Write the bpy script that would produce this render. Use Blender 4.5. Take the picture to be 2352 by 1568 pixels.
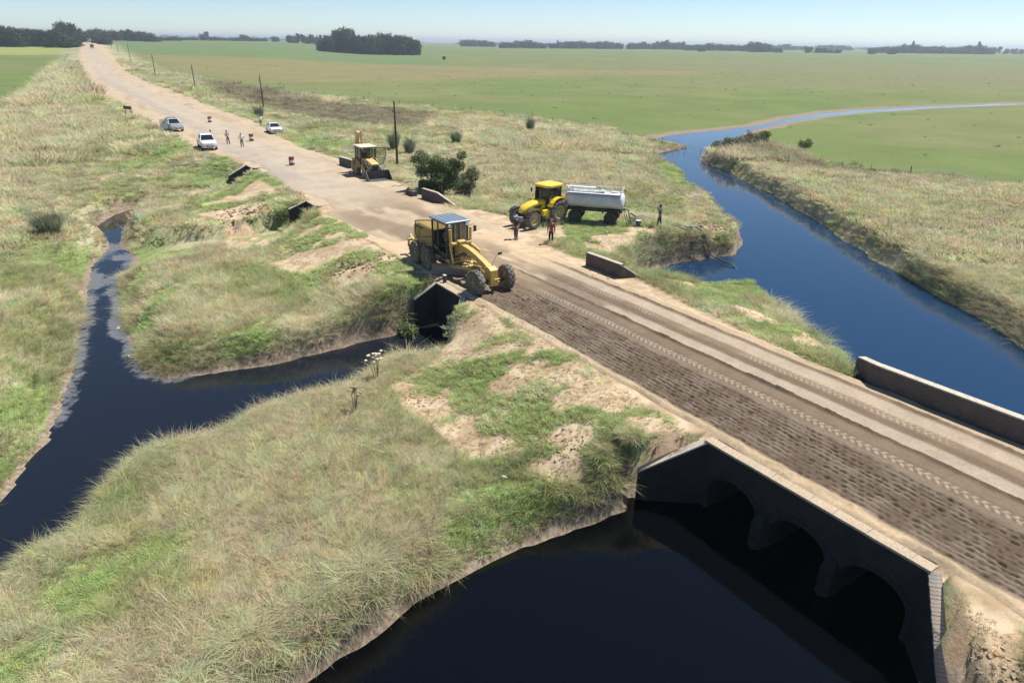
import bpy, bmesh, math, random
import numpy as np
from mathutils import Vector, Matrix, Euler, noise as mnoise
R = math.radians
random.seed(7)
rng = np.random.default_rng(11)
scene = bpy.context.scene
for o in list(bpy.data.objects):
    bpy.data.objects.remove(o)
COL = scene.collection

# ------------------------------------------------------------ camera, sky, sun, exposure
CAM_H = 13.0
PITCH, ROLL = R(23.63), R(0.8)
cd = bpy.data.cameras.new('camera'); cam = bpy.data.objects.new('camera', cd); COL.objects.link(cam)
cd.sensor_width = 36.0; cd.lens = 24.0; cd.clip_start = 0.5; cd.clip_end = 40000
_f = Vector((0, math.cos(PITCH), -math.sin(PITCH))); _r = Vector((1, 0, 0)); _u = _r.cross(_f)
_r2 = math.cos(ROLL)*_r + math.sin(ROLL)*_u; _u2 = -math.sin(ROLL)*_r + math.cos(ROLL)*_u
cam.matrix_world = Matrix((( _r2.x, _u2.x, -_f.x, 0), (_r2.y, _u2.y, -_f.y, 0), (_r2.z, _u2.z, -_f.z, CAM_H), (0, 0, 0, 1)))
scene.camera = cam

SUN_EL, SUN_AZ = R(61), R(33)            # azimuth measured from +X towards +Y
world = bpy.data.worlds.new('World'); scene.world = world; world.use_nodes = True
wn = world.node_tree.nodes; wl = world.node_tree.links
sky = wn.new('ShaderNodeTexSky'); sky.sky_type = 'NISHITA'; sky.sun_disc = False
sky.sun_elevation = SUN_EL; sky.sun_rotation = math.pi/2 - SUN_AZ
sky.altitude = 50; sky.air_density = 0.75; sky.dust_density = 0.0; sky.ozone_density = 4.0
wn['Background'].inputs['Strength'].default_value = 0.083
wl.new(sky.outputs[0], wn['Background'].inputs['Color'])
sd = bpy.data.lights.new('sun', 'SUN'); sun = bpy.data.objects.new('sun', sd); COL.objects.link(sun)
sd.energy = 4.7; sd.angle = R(0.5); sd.color = (1.0, 0.955, 0.88)
sun.rotation_euler = Vector((math.cos(SUN_EL)*math.cos(SUN_AZ), math.cos(SUN_EL)*math.sin(SUN_AZ), math.sin(SUN_EL))).to_track_quat('Z', 'Y').to_euler()
sun.location = (30, 20, 60)
vs = scene.view_settings
vs.view_transform = 'Standard'; vs.look = 'None'; vs.gamma = 1.0; vs.use_curve_mapping = False; vs.exposure = 0.62
cy = scene.cycles
cy.max_bounces = 5; cy.diffuse_bounces = 2; cy.glossy_bounces = 2; cy.transmission_bounces = 4; cy.transparent_max_bounces = 6; cy.volume_bounces = 0
cy.use_denoising = True; cy.sample_clamp_indirect = 4.0

# ------------------------------------------------------------ place layout (world metres, camera foot at the origin)
STREAM = [(-37.6,67.95),(-38.14,67.14),(-38.41,65.06),(-38.24,62.78),(-37.5,60.51),(-36.36,59.01),(-34.32,56.21),(-32.75,53.61),(-31.36,48.73),(-29.22,44.44),(-26.25,39.13),(-25.23,36.79),(-23.97,34.33),(-22.31,31.12),(-21.67,29.55),(-20.65,27.42),(-20.12,26.14),(-19.47,24.57),(-19.41,23.71),(-18.86,21.67),(-18.52,20.2),(-18.07,16.59),(-15.22,12.94),(-15.29,15.55),(-15.44,16.35),(-15.57,17.42),(-15.91,18.48),(-14.38,17.55),(-14.67,19.48),(-14.71,19.94),(-14.79,21.63),(-14.2,22.73),(-12.61,23.33),(-11.7,24.51),(-11.4,25.65),(-10.18,26.49),(-8.56,27.61),(-7.85,28.16),(-7.05,29.86),(-6.04,31.35),(-4.93,32.05),(-3.64,33.77),(-2.88,35.86),(-4.45,38.18),(-5.67,37.65),(-5.29,38.06),(-6.98,36.4),(-8.57,35.52),(-9.51,34.59),(-11.2,33.44),(-12.57,32.31),(-14.42,31.57),(-16.05,31.02),(-17.28,30.49),(-18.82,31.08),(-19.86,32.23),(-21.34,34.84),(-23.15,37.13),(-24.06,38.7),(-26.62,43.38),(-28.07,45.81),(-28.54,48.12),(-29.45,50.5),(-31.06,52.94),(-32.61,54.66),(-34.67,59.11),(-35.64,61.92),(-36.23,64.83)]
RIVER = [(29.19,35.6),(29.84,39.93),(29.36,43.86),(29.34,47.53),(29.33,50.66),(28.95,53.9),(29.62,56.1),(29.16,59.27),(29.92,64.84),(29.73,70.96),(29.91,79.72),(29.53,82.26),(29.27,86.11),(29.03,91.57),(28.65,97.35),(27.47,101.39),(27.73,105.05),(31.24,112.49),(37.9,123.47),(44.16,137.84),(49.22,145.68),(52.91,150.05),(59.31,158.46),(68.57,169.12),(78.91,178.97),(90.8,188.21),(108.23,199.75),(130.2,212.38),(159.33,226.55),(163.22,232.26),(134.21,219.13),(112.17,207.29),(94.89,197.03),(78.26,184.58),(62.1,166.27),(51.63,152.34),(44.18,145.84),(38.4,141.42),(32.19,136.48),(27.7,132.0),(25.69,128.64),(28.14,124.16),(28.46,119.77),(29.0,118.24),(27.12,116.0),(21.52,109.72),(20.08,106.92),(19.68,103.51),(21.15,100.46),(21.32,94.63),(21.75,91.98),(21.46,86.39),(20.28,80.31),(21.03,76.0),(21.37,72.71),(20.9,68.46),(20.32,63.78),(20.3,61.2),(20.22,59.09),(19.77,57.36),(18.0,54.11),(15.41,52.89),(13.35,51.96),(10.65,49.81),(9.34,48.47),(8.23,42.16),(11.02,42.37),(12.68,43.36),(14.63,44.11),(15.49,44.63),(16.64,45.17),(17.21,43.84),(16.78,41.75),(16.82,40.08),(17.12,37.58),(16.53,35.23),(16.65,33.21),(17.22,30.36),(17.37,29.29),(15.2,26.87),(10.24,23.5),(6.93,21.25),(4.52,21.42),(4.29,20.38),(3.73,20.12),(2.78,19.61),(1.2,18.75),(-0.03,18.07),(-1.2,17.23),(-2.24,16.36),(-2.88,15.76),(-3.51,14.86),(-3.93,14.41),(-4.83,13.53),(-5.28,13.0),(-6.19,11.93),(-7.0,8.0),(4.0,5.0),(11.0,8.0),(10.97,9.61),(11.29,11.28),(11.71,14.22),(14.85,16.71),(19.81,20.09),(22.79,18.37),(27.55,13.14),(42.0,12.0)]
BARE = [(12.69,12.63),(12.1,13.63),(11.61,14.25),(11.42,14.57),(7.08,20.95),(6.8,21.57),(5.59,23.66),(4.53,25.91),(3.33,29.02),(1.61,31.9),(-0.17,34.3),(-1.62,35.4),(-3.01,35.8),(-4.36,38.3),(-5.99,41.3),(-8.32,45.3),(-10.64,49.6),(-13.25,52.5),(-15.68,55.3),(-17.08,57.8),(-18.33,60.0),(-23.45,69.9),(-27.31,76.1),(-29.04,76.5),(-30.2,78.2),(-35.4,85.9),(-37.5,85.7),(-42.2,91.7),(-51.0,105.8),(-57.4,113.7),(-64.1,122.9),(-74.0,137.8),(-86.6,156.5),(-103.4,180.8),(-126.1,213.7),(-156.0,261.4),(-216.1,362.3),(-347.0,587.6),(-677.3,1158.9),(-1302.9,2243.4),(-1814.2,3148.0),(-1019.7,1792.6),(-536.5,953.4),(-264.2,480.6),(-152.5,289.4),(-118.9,235.4),(-95.4,200.0),(-74.3,167.5),(-56.6,140.4),(-46.2,125.3),(-35.4,105.9),(-28.41,93.1),(-22.6,86.0),(-19.25,80.6),(-14.28,72.8),(-11.45,69.4),(-9.98,66.7),(-8.49,63.3),(-6.05,58.9),(-5.05,58.2),(-2.97,57.7),(-0.72,55.9),(1.34,50.9),(3.76,52.6),(3.89,49.5),(2.2,47.5),(3.84,44.4),(6.15,41.8),(7.7,39.5),(8.89,37.5),(9.5,35.7),(10.59,33.4),(11.79,31.4),(12.77,29.34),(13.55,27.7),(14.6,26.56),(15.31,25.67),(18.6,21.31),(21.46,18.34),(14.33,10.28)]
PATCH = [[(-3.01,35.6),(-1.66,36.4),(1.66,32.9),(3.43,29.91),(4.67,26.71),(5.76,24.39),(7.3,21.6),(6.05,20.86),(4.63,19.87),(3.17,20.24),(1.24,21.62),(-1.49,21.55),(-2.6,23.1),(-4.68,25.6),(-5.71,27.24),(-3.91,30.2)],[(-15.77,44.3),(-17.55,49.8),(-15.77,55.5),(-10.91,50.8),(-6.18,42.6),(-4.69,39.3),(-6.04,37.6),(-8.78,39.9),(-11.59,41.6),(-12.74,39.8)],[(-29.5,60.5),(-28.75,64.3),(-27.06,68.6),(-26.13,71.0),(-19.6,61.1),(-19.21,56.1),(-21.36,53.0),(-26.0,54.2)],[(2.32,50.5),(9.14,54.3),(10.19,52.3),(8.26,48.4),(6.21,44.5),(3.73,47.0)],[(8.67,40.2),(10.81,37.9),(13.46,31.0),(15.3,27.89),(16.64,28.62),(15.65,31.1),(14.21,36.6),(11.93,40.3)],[(11.97,14.69),(13.08,13.02),(11.94,11.36),(10.09,11.33)],[(-168.0,286.2),(-125.5,210.2),(-89.0,155.5),(-60.2,111.0),(-61.2,116.9),(-90.1,161.2)]]
PAST = [(-1431.9,2519.0),(-579.5,1054.3),(-312.1,590.5),(-207.4,409.0),(-151.9,321.1),(-111.6,265.0),(-78.6,224.2),(-55.5,198.7),(-30.8,179.4),(-10.18,162.3),(-0.3,150.7),(10.05,140.9),(19.48,134.4),(24.28,124.8),(22.83,116.9),(39.2,123.3),(39.4,114.8),(42.2,105.3),(42.2,94.3),(45.5,89.0),(53.4,84.4),(57.8,79.1),(67.1,69.4),(29102.3,32879.9),(9000.0,9000.0),(-6000.0,9500.0)]
PASTL = [(-1200.2,2053.1),(-385.0,636.6),(-284.4,464.1),(-140.4,210.4),(-114.0,161.5),(-89.1,114.6),(-75.4,70.6),(-3000.0,1000.0),(-6000.0,9000.0)]
CROP = [(-536.6,975.8),(-272.6,521.0),(-49.8,481.4),(-83.1,761.8),(-148.2,1145.6),(-572.8,4340.7),(-600.0,9000.0),(-6000.0,9000.0)]
TAN = [(-267.3,510.8),(-48.9,472.6),(29.61,433.4),(105.3,427.5),(94.5,383.0),(24.73,360.5),(-45.9,270.3),(-90.4,258.7),(-143.4,314.8)]
CROPL = [(-704.1,805.2),(-554.4,945.3),(-294.8,481.4),(-367.1,416.9)]
WEEDS = [[(-110.3,258.2),(-81.1,231.4),(-50.5,180.1),(-28.14,163.8),(-17.02,152.8),(-17.92,131.5),(-29.19,131.5),(-41.8,141.9),(-58.2,164.7),(-80.7,195.8)],[(43.6,91.0),(48.6,89.7),(54.5,85.4),(53.2,82.3),(48.2,83.7),(42.0,86.3)],[(36.1,115.6),(39.4,110.7),(41.0,97.5),(40.4,90.0),(35.9,93.2),(33.0,103.0)]]
STRAW = [[(29.08,102.6),(39.4,110.7),(39.6,88.3),(48.5,84.3),(57.6,78.1),(56.8,62.3),(27.85,27.31),(27.4,33.8),(28.4,39.2),(28.78,47.3),(28.43,53.9),(29.57,64.2),(28.58,79.9)],[(-238.1,387.7),(-108.9,159.8),(-86.7,119.3),(-31.5,36.1),(-32.2,40.7),(-48.1,71.5),(-58.1,100.6),(-44.3,82.9),(-35.9,72.4),(-53.4,101.1),(-88.1,152.1)],[(-2.47,123.1),(21.33,108.8),(17.3,76.4),(4.94,64.5),(-3.6,70.1),(-5.4,106.1)],[(-14.75,23.81),(-10.83,26.16),(-5.97,30.9),(-4.26,26.36),(-2.76,21.28),(1.93,19.51),(3.31,21.14),(3.25,18.12),(-2.05,14.72),(-5.13,12.71),(-7.75,12.4),(-10.09,13.78),(-10.37,18.5)]]
LUSH = [(-11.9,14.7,1.3,1.5),(-12.0,12.1,0.9,1.2),(-21.6,27.1,1.3,5.2),(-19.6,23.3,0.8,3.4),(-15.5,29.1,2.6,1.9),(-21.0,36.7,0.9,5.8),(-13.8,32.4,1.6,2.3),(-1.1,33.5,1.8,3.0),(-1.5,27.7,2.6,2.0),(0.9,27.8,2.6,1.8),(3.1,23.8,1.0,0.9),(0.9,23.6,1.0,1.0),(15.4,42.2,1.4,3.2),(-26.7,67.5,3.4,7.4),(-24.4,69.9,2.6,7.9),(-53.4,115.3,2.7,10.4),(-27.7,78.5,1.4,8.4),(-28.8,50.1,1.6,3.7),(19.9,83.9,3.2,7.9),(5.6,50.1,3.0,4.3),(8.2,52.1,2.1,2.6),(12.0,37.3,2.0,2.2),(13.7,32.8,2.1,2.4),(13.1,13.7,0.7,0.8),(12.8,14.5,0.5,0.4),(-28.6,102.2,3.7,11.5),(-13.5,49.1,1.9,3.5),(-11.3,46.3,1.5,3.2),(-44.8,92.0,3.9,11.3),(-34.4,78.0,3.8,5.5),(1.2,19.0,2.9,1.5),(3.0,18.3,1.4,1.2),(-1.3,17.8,1.1,0.9),(-10.7,16.3,0.8,0.8),(5.4,55.4,2.9,3.7),(24.6,41.7,1.7,1.8),(27.3,53.8,1.4,2.8),(25.8,35.1,1.0,1.6),(-18.7,77.9,2.9,2.7),(6.7,22.7,0.8,0.8),(-25.2,40.4,0.8,5.1),(-32.5,48.1,3.1,3.4),(-25.4,48.4,1.9,2.3),(13.3,41.2,2.2,2.2)]
FAR_TREES = [('W0',-447.6,629.9,4.34,13.8,8.8),('W0',-438.2,624.8,4.23,13.8,8.8),('W0',-440.1,636.0,4.35,15.0,8.9),('W0',-427.8,626.8,4.19,13.5,8.8),('W0',-419.7,623.4,4.1,12.8,8.7),('W0',-422.4,636.2,4.24,12.5,8.9),('W0',-429.3,656.0,4.47,12.8,9.2),('W0',-420.3,651.5,4.37,12.2,9.1),('W0',-413.4,650.2,4.32,12.8,9.1),('W0',-394.3,629.3,4.0,12.2,8.8),('W0',-395.9,641.4,4.13,11.2,9.0),('W0',-383.8,631.4,3.96,11.0,8.9),('W0',-376.3,627.4,3.88,8.2,8.8),('W0',-370.4,624.9,3.82,5.8,8.8),('W1',-481.3,682.1,5.04,14.5,10.4),('W1',-487.8,701.8,5.26,15.0,10.7),('W1',-478.5,699.1,5.18,15.2,10.6),('W1',-471.6,698.5,5.13,12.8,10.6),('W1',-465.0,698.3,5.09,12.5,10.6),('W1',-447.5,681.5,4.82,12.2,10.4),('W1',-443.2,684.8,4.83,12.8,10.4),('W1',-442.4,693.5,4.9,12.0,10.5),('W1',-437.7,696.4,4.9,12.5,10.6),('W1',-433.3,699.8,4.91,11.5,10.6),('W1',-427.2,700.5,4.88,11.0,10.6),('W1',-408.4,678.6,4.56,10.8,10.3),('T0',-508.7,828.4,6.59,18.8,12.6),('T0',-497.0,820.3,6.44,21.2,12.5),('T0',-481.1,804.1,6.19,18.8,12.2),('T0',-483.6,818.7,6.35,14.5,12.4),('T0',-467.4,799.8,6.07,11.2,12.2),('R0',-590.2,1034.8,8.7,14.5,10.3),('R0',-581.1,1029.2,8.7,16.0,10.2),('R0',-560.3,1003.8,8.58,16.0,10.0),('R0',-542.4,984.0,8.29,15.5,9.8),('R0',-561.9,1032.7,8.7,15.2,10.3),('R0',-540.3,1005.8,8.49,15.2,10.0),('R0',-546.4,1030.6,8.7,15.0,10.2),('R0',-537.7,1027.8,8.7,15.5,10.2),('R0',-516.5,1000.7,8.32,15.8,9.9),('R0',-505.7,993.1,8.19,14.2,9.9),('R0',-506.8,1007.9,8.34,14.8,10.0),('R0',-494.2,994.5,8.14,13.0,9.9),('R0',-477.9,972.9,7.84,12.5,9.7),('R0',-477.8,984.4,7.96,8.5,9.8),('R1',-435.8,774.3,5.65,7.5,7.2),('R1',-411.8,739.2,5.17,7.2,6.9),('R1',-408.5,739.3,5.15,6.5,6.9),('L0',-535.4,1129.0,8.7,4.8,5.9),('L0',-534.5,1144.0,8.7,6.0,6.0),('L0',-519.1,1129.5,8.7,6.8,5.9),('L0',-524.7,1159.2,8.7,5.8,6.1),('F0',-659.6,1466.4,8.7,3.8,9.4),('F0',-656.4,1478.4,8.7,5.5,9.5),('F0',-673.5,1537.0,8.7,6.5,9.9),('F0',-636.8,1473.1,8.7,5.8,9.5),('F0',-634.7,1508.8,8.7,14.0,9.7),('F0',-647.4,1560.6,8.7,17.8,10.0),('F0',-601.6,1440.1,8.7,12.0,9.3),('F0',-589.0,1434.2,8.7,8.2,9.2),('F0',-590.8,1459.3,8.7,9.2,9.4),('F0',-614.5,1539.8,8.7,8.0,9.9),('F0',-594.0,1517.3,8.7,6.5,9.8),('F0',-559.0,1460.6,8.7,6.5,9.4),('F0',-551.4,1474.7,8.7,6.8,9.5),('F0',-533.5,1451.6,8.7,13.0,9.3),('F0',-540.3,1493.9,8.7,11.8,9.6),('F0',-507.7,1431.4,8.69,7.8,9.2),('F0',-530.0,1529.6,8.61,7.5,9.8),('F0',-528.6,1559.4,8.5,7.8,10.0),('F0',-506.9,1568.2,8.12,11.0,10.1),('F1',-401.5,1318.3,7.23,15.5,9.2),('F1',-399.1,1335.9,6.97,15.2,9.4),('F1',-369.8,1262.4,6.57,16.5,8.9),('F1',-368.6,1283.5,6.29,15.8,9.0),('F1',-375.9,1336.3,6.08,15.8,9.4),('F1',-363.3,1321.5,5.69,16.8,9.3),('F1',-347.2,1293.0,5.26,15.8,9.1),('F1',-349.0,1334.6,4.99,17.0,9.4),('F1',-334.8,1309.4,4.6,16.8,9.2),('G0',-210.3,810.2,1.79,11.2,11.4),('G0',-201.4,793.4,1.4,14.2,11.1),('G0',-195.5,790.1,1.09,17.0,11.1),('G0',-191.4,798.2,0.82,21.8,11.2),('G0',-182.6,788.4,0.43,23.8,11.1),('G0',-178.9,796.2,0.22,22.0,11.2),('G0',-178.3,814.8,0.13,18.5,11.4),('G0',-168.3,794.6,-0.19,16.2,11.1),('G0',-159.7,784.3,-0.45,17.2,11.0),('G0',-153.5,785.4,-0.59,18.8,11.0),('G0',-147.8,789.4,-0.66,19.8,11.1),('G0',-144.8,809.1,-0.59,18.8,11.3),('G0',-136.4,795.6,-0.66,19.5,11.2),('G0',-129.9,793.3,-0.68,17.5,11.1),('G0',-123.4,787.1,-0.72,17.2,11.0),('G0',-122.1,815.4,-0.58,16.0,11.4),('G0',-113.8,797.6,-0.67,15.8,11.2),('G0',-107.7,790.7,-0.71,14.0,11.1),('G1',-207.4,828.9,1.5,15.0,12.6),('G1',-196.8,828.8,0.92,21.0,12.6),('G1',-187.8,831.7,0.48,22.5,12.6),('G1',-175.8,844.5,-0.01,17.5,12.8),('G1',-163.4,831.2,-0.33,18.8,12.6),('G1',-152.2,828.4,-0.48,19.5,12.6),('G1',-142.4,839.8,-0.44,19.2,12.8),('G1',-128.7,833.7,-0.48,17.2,12.7),('G1',-122.6,852.5,-0.39,16.0,13.0),('S0',-59.5,610.0,-1.2,4.2,2.9),('M0',-119.0,1702.0,3.3,15.5,12.9),('M0',-110.1,1718.6,3.3,17.5,13.1),('M0',-98.6,1693.8,3.3,17.5,12.9),('M0',-89.7,1733.2,3.3,15.0,13.2),('M0',-77.0,1698.5,3.3,15.0,12.9),('M0',-64.5,1682.4,3.3,13.5,12.8),('M0',-55.0,1693.9,3.3,12.8,12.9),('M1',-23.7,1472.2,2.66,12.5,12.0),('M1',-15.3,1495.3,2.78,11.8,12.2),('M1',-6.5,1484.9,2.72,13.5,12.2),('M1',4.0,1523.4,2.92,16.8,12.5),('M1',14.6,1519.9,2.9,16.0,12.4),('M1',25.0,1499.9,2.8,17.0,12.3),('M1',34.8,1471.9,2.66,15.5,12.0),('M1',45.6,1485.3,2.73,13.2,12.2),('M1',53.4,1484.5,2.73,11.8,12.1),('M2',75.6,1531.9,2.97,11.0,13.4),('M2',86.5,1533.4,2.98,12.0,13.4),('M2',100.7,1572.9,3.18,13.8,13.8),('M2',109.4,1527.8,2.96,15.5,13.4),('M2',119.7,1522.2,2.93,15.0,13.3),('M2',135.9,1576.5,3.21,16.5,13.8),('M2',145.8,1554.1,3.1,16.0,13.6),('M2',161.2,1580.4,3.24,15.2,13.9),('M2',169.2,1544.0,3.07,16.2,13.5),('M2',184.6,1574.9,3.23,16.5,13.8),('M2',195.5,1559.5,3.16,15.8,13.7),('M2',207.6,1568.0,3.21,14.2,13.7),('M2',218.2,1565.2,3.2,12.8,13.7),('M3',86.5,1550.0,3.06,17.0,5.4),('N0',239.5,1560.9,3.2,13.8,10.9),('N0',252.3,1572.2,3.26,13.8,11.0),('N0',273.9,1635.9,3.3,15.8,11.5),('N0',280.1,1638.4,3.3,18.5,11.5),('N0',292.0,1640.8,3.3,14.2,11.5),('N0',294.0,1584.3,3.3,14.2,11.1),('N0',310.1,1615.1,3.3,18.0,11.3),('N0',324.2,1628.8,3.3,19.0,11.4),('N0',325.9,1613.7,3.3,20.0,11.3),('N0',337.8,1630.2,3.3,17.5,11.4),('N0',343.3,1602.7,3.3,15.8,11.2),('N0',357.3,1614.9,3.3,17.8,11.3),('N1',348.5,1511.2,3.05,11.2,13.2),('N1',353.2,1486.1,2.94,12.2,13.0),('N1',374.1,1525.4,3.15,13.8,13.4),('N1',386.2,1527.4,3.18,14.0,13.4),('N1',384.0,1474.5,2.92,15.8,12.9),('N1',410.5,1528.3,3.21,15.0,13.4),('N1',422.0,1527.7,3.22,15.2,13.4),('N1',427.7,1510.1,3.15,13.8,13.2),('N1',427.5,1472.7,2.97,14.8,12.9),('N1',453.0,1523.9,3.25,13.2,13.4),('N1',449.7,1477.7,3.02,13.5,13.0),('N2',336.7,1350.0,2.26,8.5,11.0),('N3',442.1,1409.4,2.69,18.2,13.2),('N3',441.1,1375.4,2.52,19.8,12.9),('N3',452.7,1381.4,2.57,19.2,12.9),('N3',470.4,1407.6,2.72,17.8,13.2),('N3',477.3,1403.9,2.71,15.0,13.1),('N4',791.2,2254.2,3.3,13.8,17.1),('N4',819.9,2294.0,3.3,16.5,17.4),('N4',775.4,2138.1,3.3,17.5,16.2),('N4',772.9,2090.7,3.3,13.0,15.9),('N4',866.4,2292.9,3.3,13.5,17.4),('N4',808.0,2092.9,3.3,14.5,15.9),('N4',900.0,2282.8,3.3,12.8,17.3),('N5',937.1,2282.3,3.3,15.8,21.3),('N5',969.2,2314.3,3.3,17.2,21.6),('N5',987.6,2313.0,3.3,17.5,21.6),('N5',1008.4,2317.4,3.3,16.5,21.7),('N5',1020.7,2302.3,3.3,15.5,21.5),('N6',476.4,1370.5,2.55,10.0,8.0),('N6',472.3,1333.9,2.38,10.2,7.8),('N6',534.5,1359.3,2.6,11.5,7.9),('N6',544.6,1340.9,2.54,9.5,7.8),('N6',568.8,1371.2,2.72,10.2,8.0),('N6',576.6,1364.8,2.71,7.5,8.0),('N6',583.9,1348.5,2.65,7.8,7.9),('E0',727.1,1501.2,3.3,12.5,14.9),('E0',728.3,1478.7,3.3,13.5,14.7),('E0',740.6,1479.0,3.3,15.2,14.7),('E0',765.5,1504.3,3.3,15.5,14.9),('E0',777.1,1499.5,3.3,19.8,14.9),('E0',800.1,1516.4,3.3,17.5,15.1),('E0',808.0,1504.9,3.3,18.5,15.0),('E0',810.6,1483.7,3.3,15.2,14.7),('E0',830.1,1493.8,3.3,15.5,14.8),('E0',854.3,1512.0,3.3,15.8,15.0),('E0',862.1,1501.0,3.3,16.0,14.9),('E0',862.7,1478.0,3.3,15.2,14.7),('E0',898.6,1515.2,3.3,16.5,15.1),('E0',912.5,1514.7,3.3,16.5,15.1),('E0',904.5,1481.3,3.3,18.2,14.7),('E0',929.4,1502.0,3.3,21.8,14.9),('E0',937.1,1494.7,3.3,19.2,14.9),('E0',961.0,1512.9,3.3,15.5,15.0),('E1',798.4,1500.0,3.3,24.0,7.9),('E2',931.7,1500.0,3.3,24.8,10.5),('E3',622.3,1300.0,2.51,10.2,10.6),('E3',657.2,1300.0,2.58,10.5,10.6),('E4',1074.0,1672.5,3.3,14.5,7.8),('E4',1086.6,1673.8,3.3,16.5,7.8),('E4',1124.9,1708.2,3.3,12.2,8.0),('E4',1154.9,1726.2,3.3,13.5,8.1),('E4',1153.8,1700.8,3.3,11.8,8.0)]
HAZE_DENSITY = 2.2e-4
ROAD_L = [(-30, 0.2), (20.73, 0.23), (24.13, 0.57), (28.8, 0.93), (33.58, 1.2), (37.48, 0.87), (41.18, 0.6), (46.55, 0.9), (57.59, 1.8), (64.9, 1.6), (66.22, 1.32), (74, 1.0), (78.55, -0.51), (86.21, -1.06), (102.73, -0.8), (112.88, -1.25), (124.27, -1.61), (142.16, -1.48), (164.72, -1.31), (194.27, -1.56), (234.03, -1.36), (285.31, 0.35), (369.81, 5.21), (518.47, 15.63), (707.72, 30.26), (898.26, 45.41), (1036.97, 56.45), (1250, 73)]
ROAD_R = [(-30, 9.3), (17.77, 9.6), (24.63, 10.3), (32.24, 10.9), (37.05, 10.5), (43.24, 10.6), (50.41, 11.4), (54.87, 11.44), (64.14, 11.73), (70.45, 11.97), (79.58, 11.15), (94.13, 12.4), (116.19, 14.2), (134.56, 14.41), (166.89, 15.07), (205.69, 15.82), (248.09, 16.26), (301.3, 17.68), (446.56, 25.78), (655.08, 39.32), (879.43, 52.74), (1040.67, 63.5), (1250, 81)]
RA = np.array([7.1, 21.0]); RN = np.array([0.827, 0.562]); RT = np.array([-0.562, 0.827])
ROAD_ANG = math.atan2(0.562, 0.827)       # local x = across the road, local y = along it, away from the camera
def rd(u, s):
    p = RA + RN*u + RT*s
    return float(p[0]), float(p[1])
def to_road(x, y):
    dx, dy = np.asarray(x) - RA[0], np.asarray(y) - RA[1]
    return dx*RN[0] + dy*RN[1], dx*RT[0] + dy*RT[1]
ZW = -2.7
SOIL = [(5.2, 22.4, .9, .6), (6.3, 20.9, .7, .5), (2.4, 22.2, .9, .5), (-1.9, 24.2, .8, .6), (-.9, 22.6, 1.1, .6), (3.2, 24.6, 1.6, .7), (-3.4, 25.8, 1.0, 1.0), (1.7, 20.9, 1.0, .5), (4.6, 20.9, 1.2, .6), (5.9, 21.9, .9, .5), (-14.6, 45.6, 2.4, 1.6), (-10.0, 41.2, 1.5, 1.3), (-20.5, 51.5, 1.6, 2.0), (-25.0, 59.6, 2.2, 1.5), (-.4, 29.6, 1.3, .4), (1.5, 27.0, .9, .35), (-4.6, 31.6, .8, .7), (7.2, 49.3, 1.4, .5), (9.9, 51.8, 1.2, .6), (8.2, 45.4, 1.2, 1.2), (11.6, 11.0, .5, .35), (16.4, 57.0, 1.2, 2.4)]
PAD = [(0, 50), (4.5, 49.8), (9.5, 50.2), (10.6, 51.2), (10.6, 53), (9.5, 55.5), (4, 57.5), (-1, 57)]
DITCHES = [([rd(.7, 45.4), rd(-1.0, 45.0), rd(-2.2, 46.5), (-21.1, 55.7), (-23.1, 55.2), (-25.3, 54.4), (-27.2, 53.1), (-29.2, 50.6)], -2.4, 1.15, 1.95),
           ([rd(1.1, 67.2), rd(-.6, 66.8), (-31.5, 72.7), (-32.8, 71.4)], -2.1, 1.1, 2.2)]

# ------------------------------------------------------------ numpy helpers
def _hash(ix, iy, seed):
    h = (ix.astype(np.int64)*374761393 + iy.astype(np.int64)*668265263 + seed*974634777) & 0x7fffffff
    h = ((h ^ (h >> 13))*1274126177) & 0x7fffffff
    return ((h ^ (h >> 16)) & 0xffff)/65535.0
def vnoise(x, y, scale, seed=0):
    x = np.asarray(x, float)/scale; y = np.asarray(y, float)/scale
    ix = np.floor(x); iy = np.floor(y); fx = x-ix; fy = y-iy
    fx = fx*fx*(3-2*fx); fy = fy*fy*(3-2*fy)
    a = _hash(ix, iy, seed); b = _hash(ix+1, iy, seed); c = _hash(ix, iy+1, seed); d = _hash(ix+1, iy+1, seed)
    return (a*(1-fx)+b*fx)*(1-fy) + (c*(1-fx)+d*fx)*fy
def fbm(x, y, scale, octv=4, seed=0):
    t = 0; amp = 1; tot = 0
    for k in range(octv):
        t = t + amp*vnoise(x, y, scale/2**k, seed+k*17); tot += amp; amp *= 0.55
    return t/tot
def sstep(a, b, x):
    t = np.clip((x-a)/(b-a), 0, 1); return t*t*(3-2*t)
def sdf(x, y, poly, reach=12.0):
    """signed distance to a closed polygon, negative inside; exact only within reach of its box"""
    x = np.asarray(x, float); y = np.asarray(y, float)
    P = np.array(poly, float); Q = np.roll(P, -1, axis=0)
    out = np.full(x.shape, reach*2.0)
    m = (x > P[:, 0].min()-reach) & (x < P[:, 0].max()+reach) & (y > P[:, 1].min()-reach) & (y < P[:, 1].max()+reach)
    px, py = x[m], y[m]
    if px.size == 0: return out
    d2 = np.full(px.shape, 1e18); ins = np.zeros(px.shape, bool)
    for (ax, ay), (bx, by) in zip(P, Q):
        ex, ey = bx-ax, by-ay; L = ex*ex+ey*ey
        if L > 1e-12:
            t = np.clip(((px-ax)*ex+(py-ay)*ey)/L, 0, 1)
            d2 = np.minimum(d2, (px-ax-t*ex)**2+(py-ay-t*ey)**2)
        if ay != by:
            c = (ay > py) != (by > py)
            ins ^= c & (px < ex*(py-ay)/(by-ay)+ax)
    d = np.sqrt(d2); d[ins] *= -1
    out[m] = d
    return out
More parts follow.
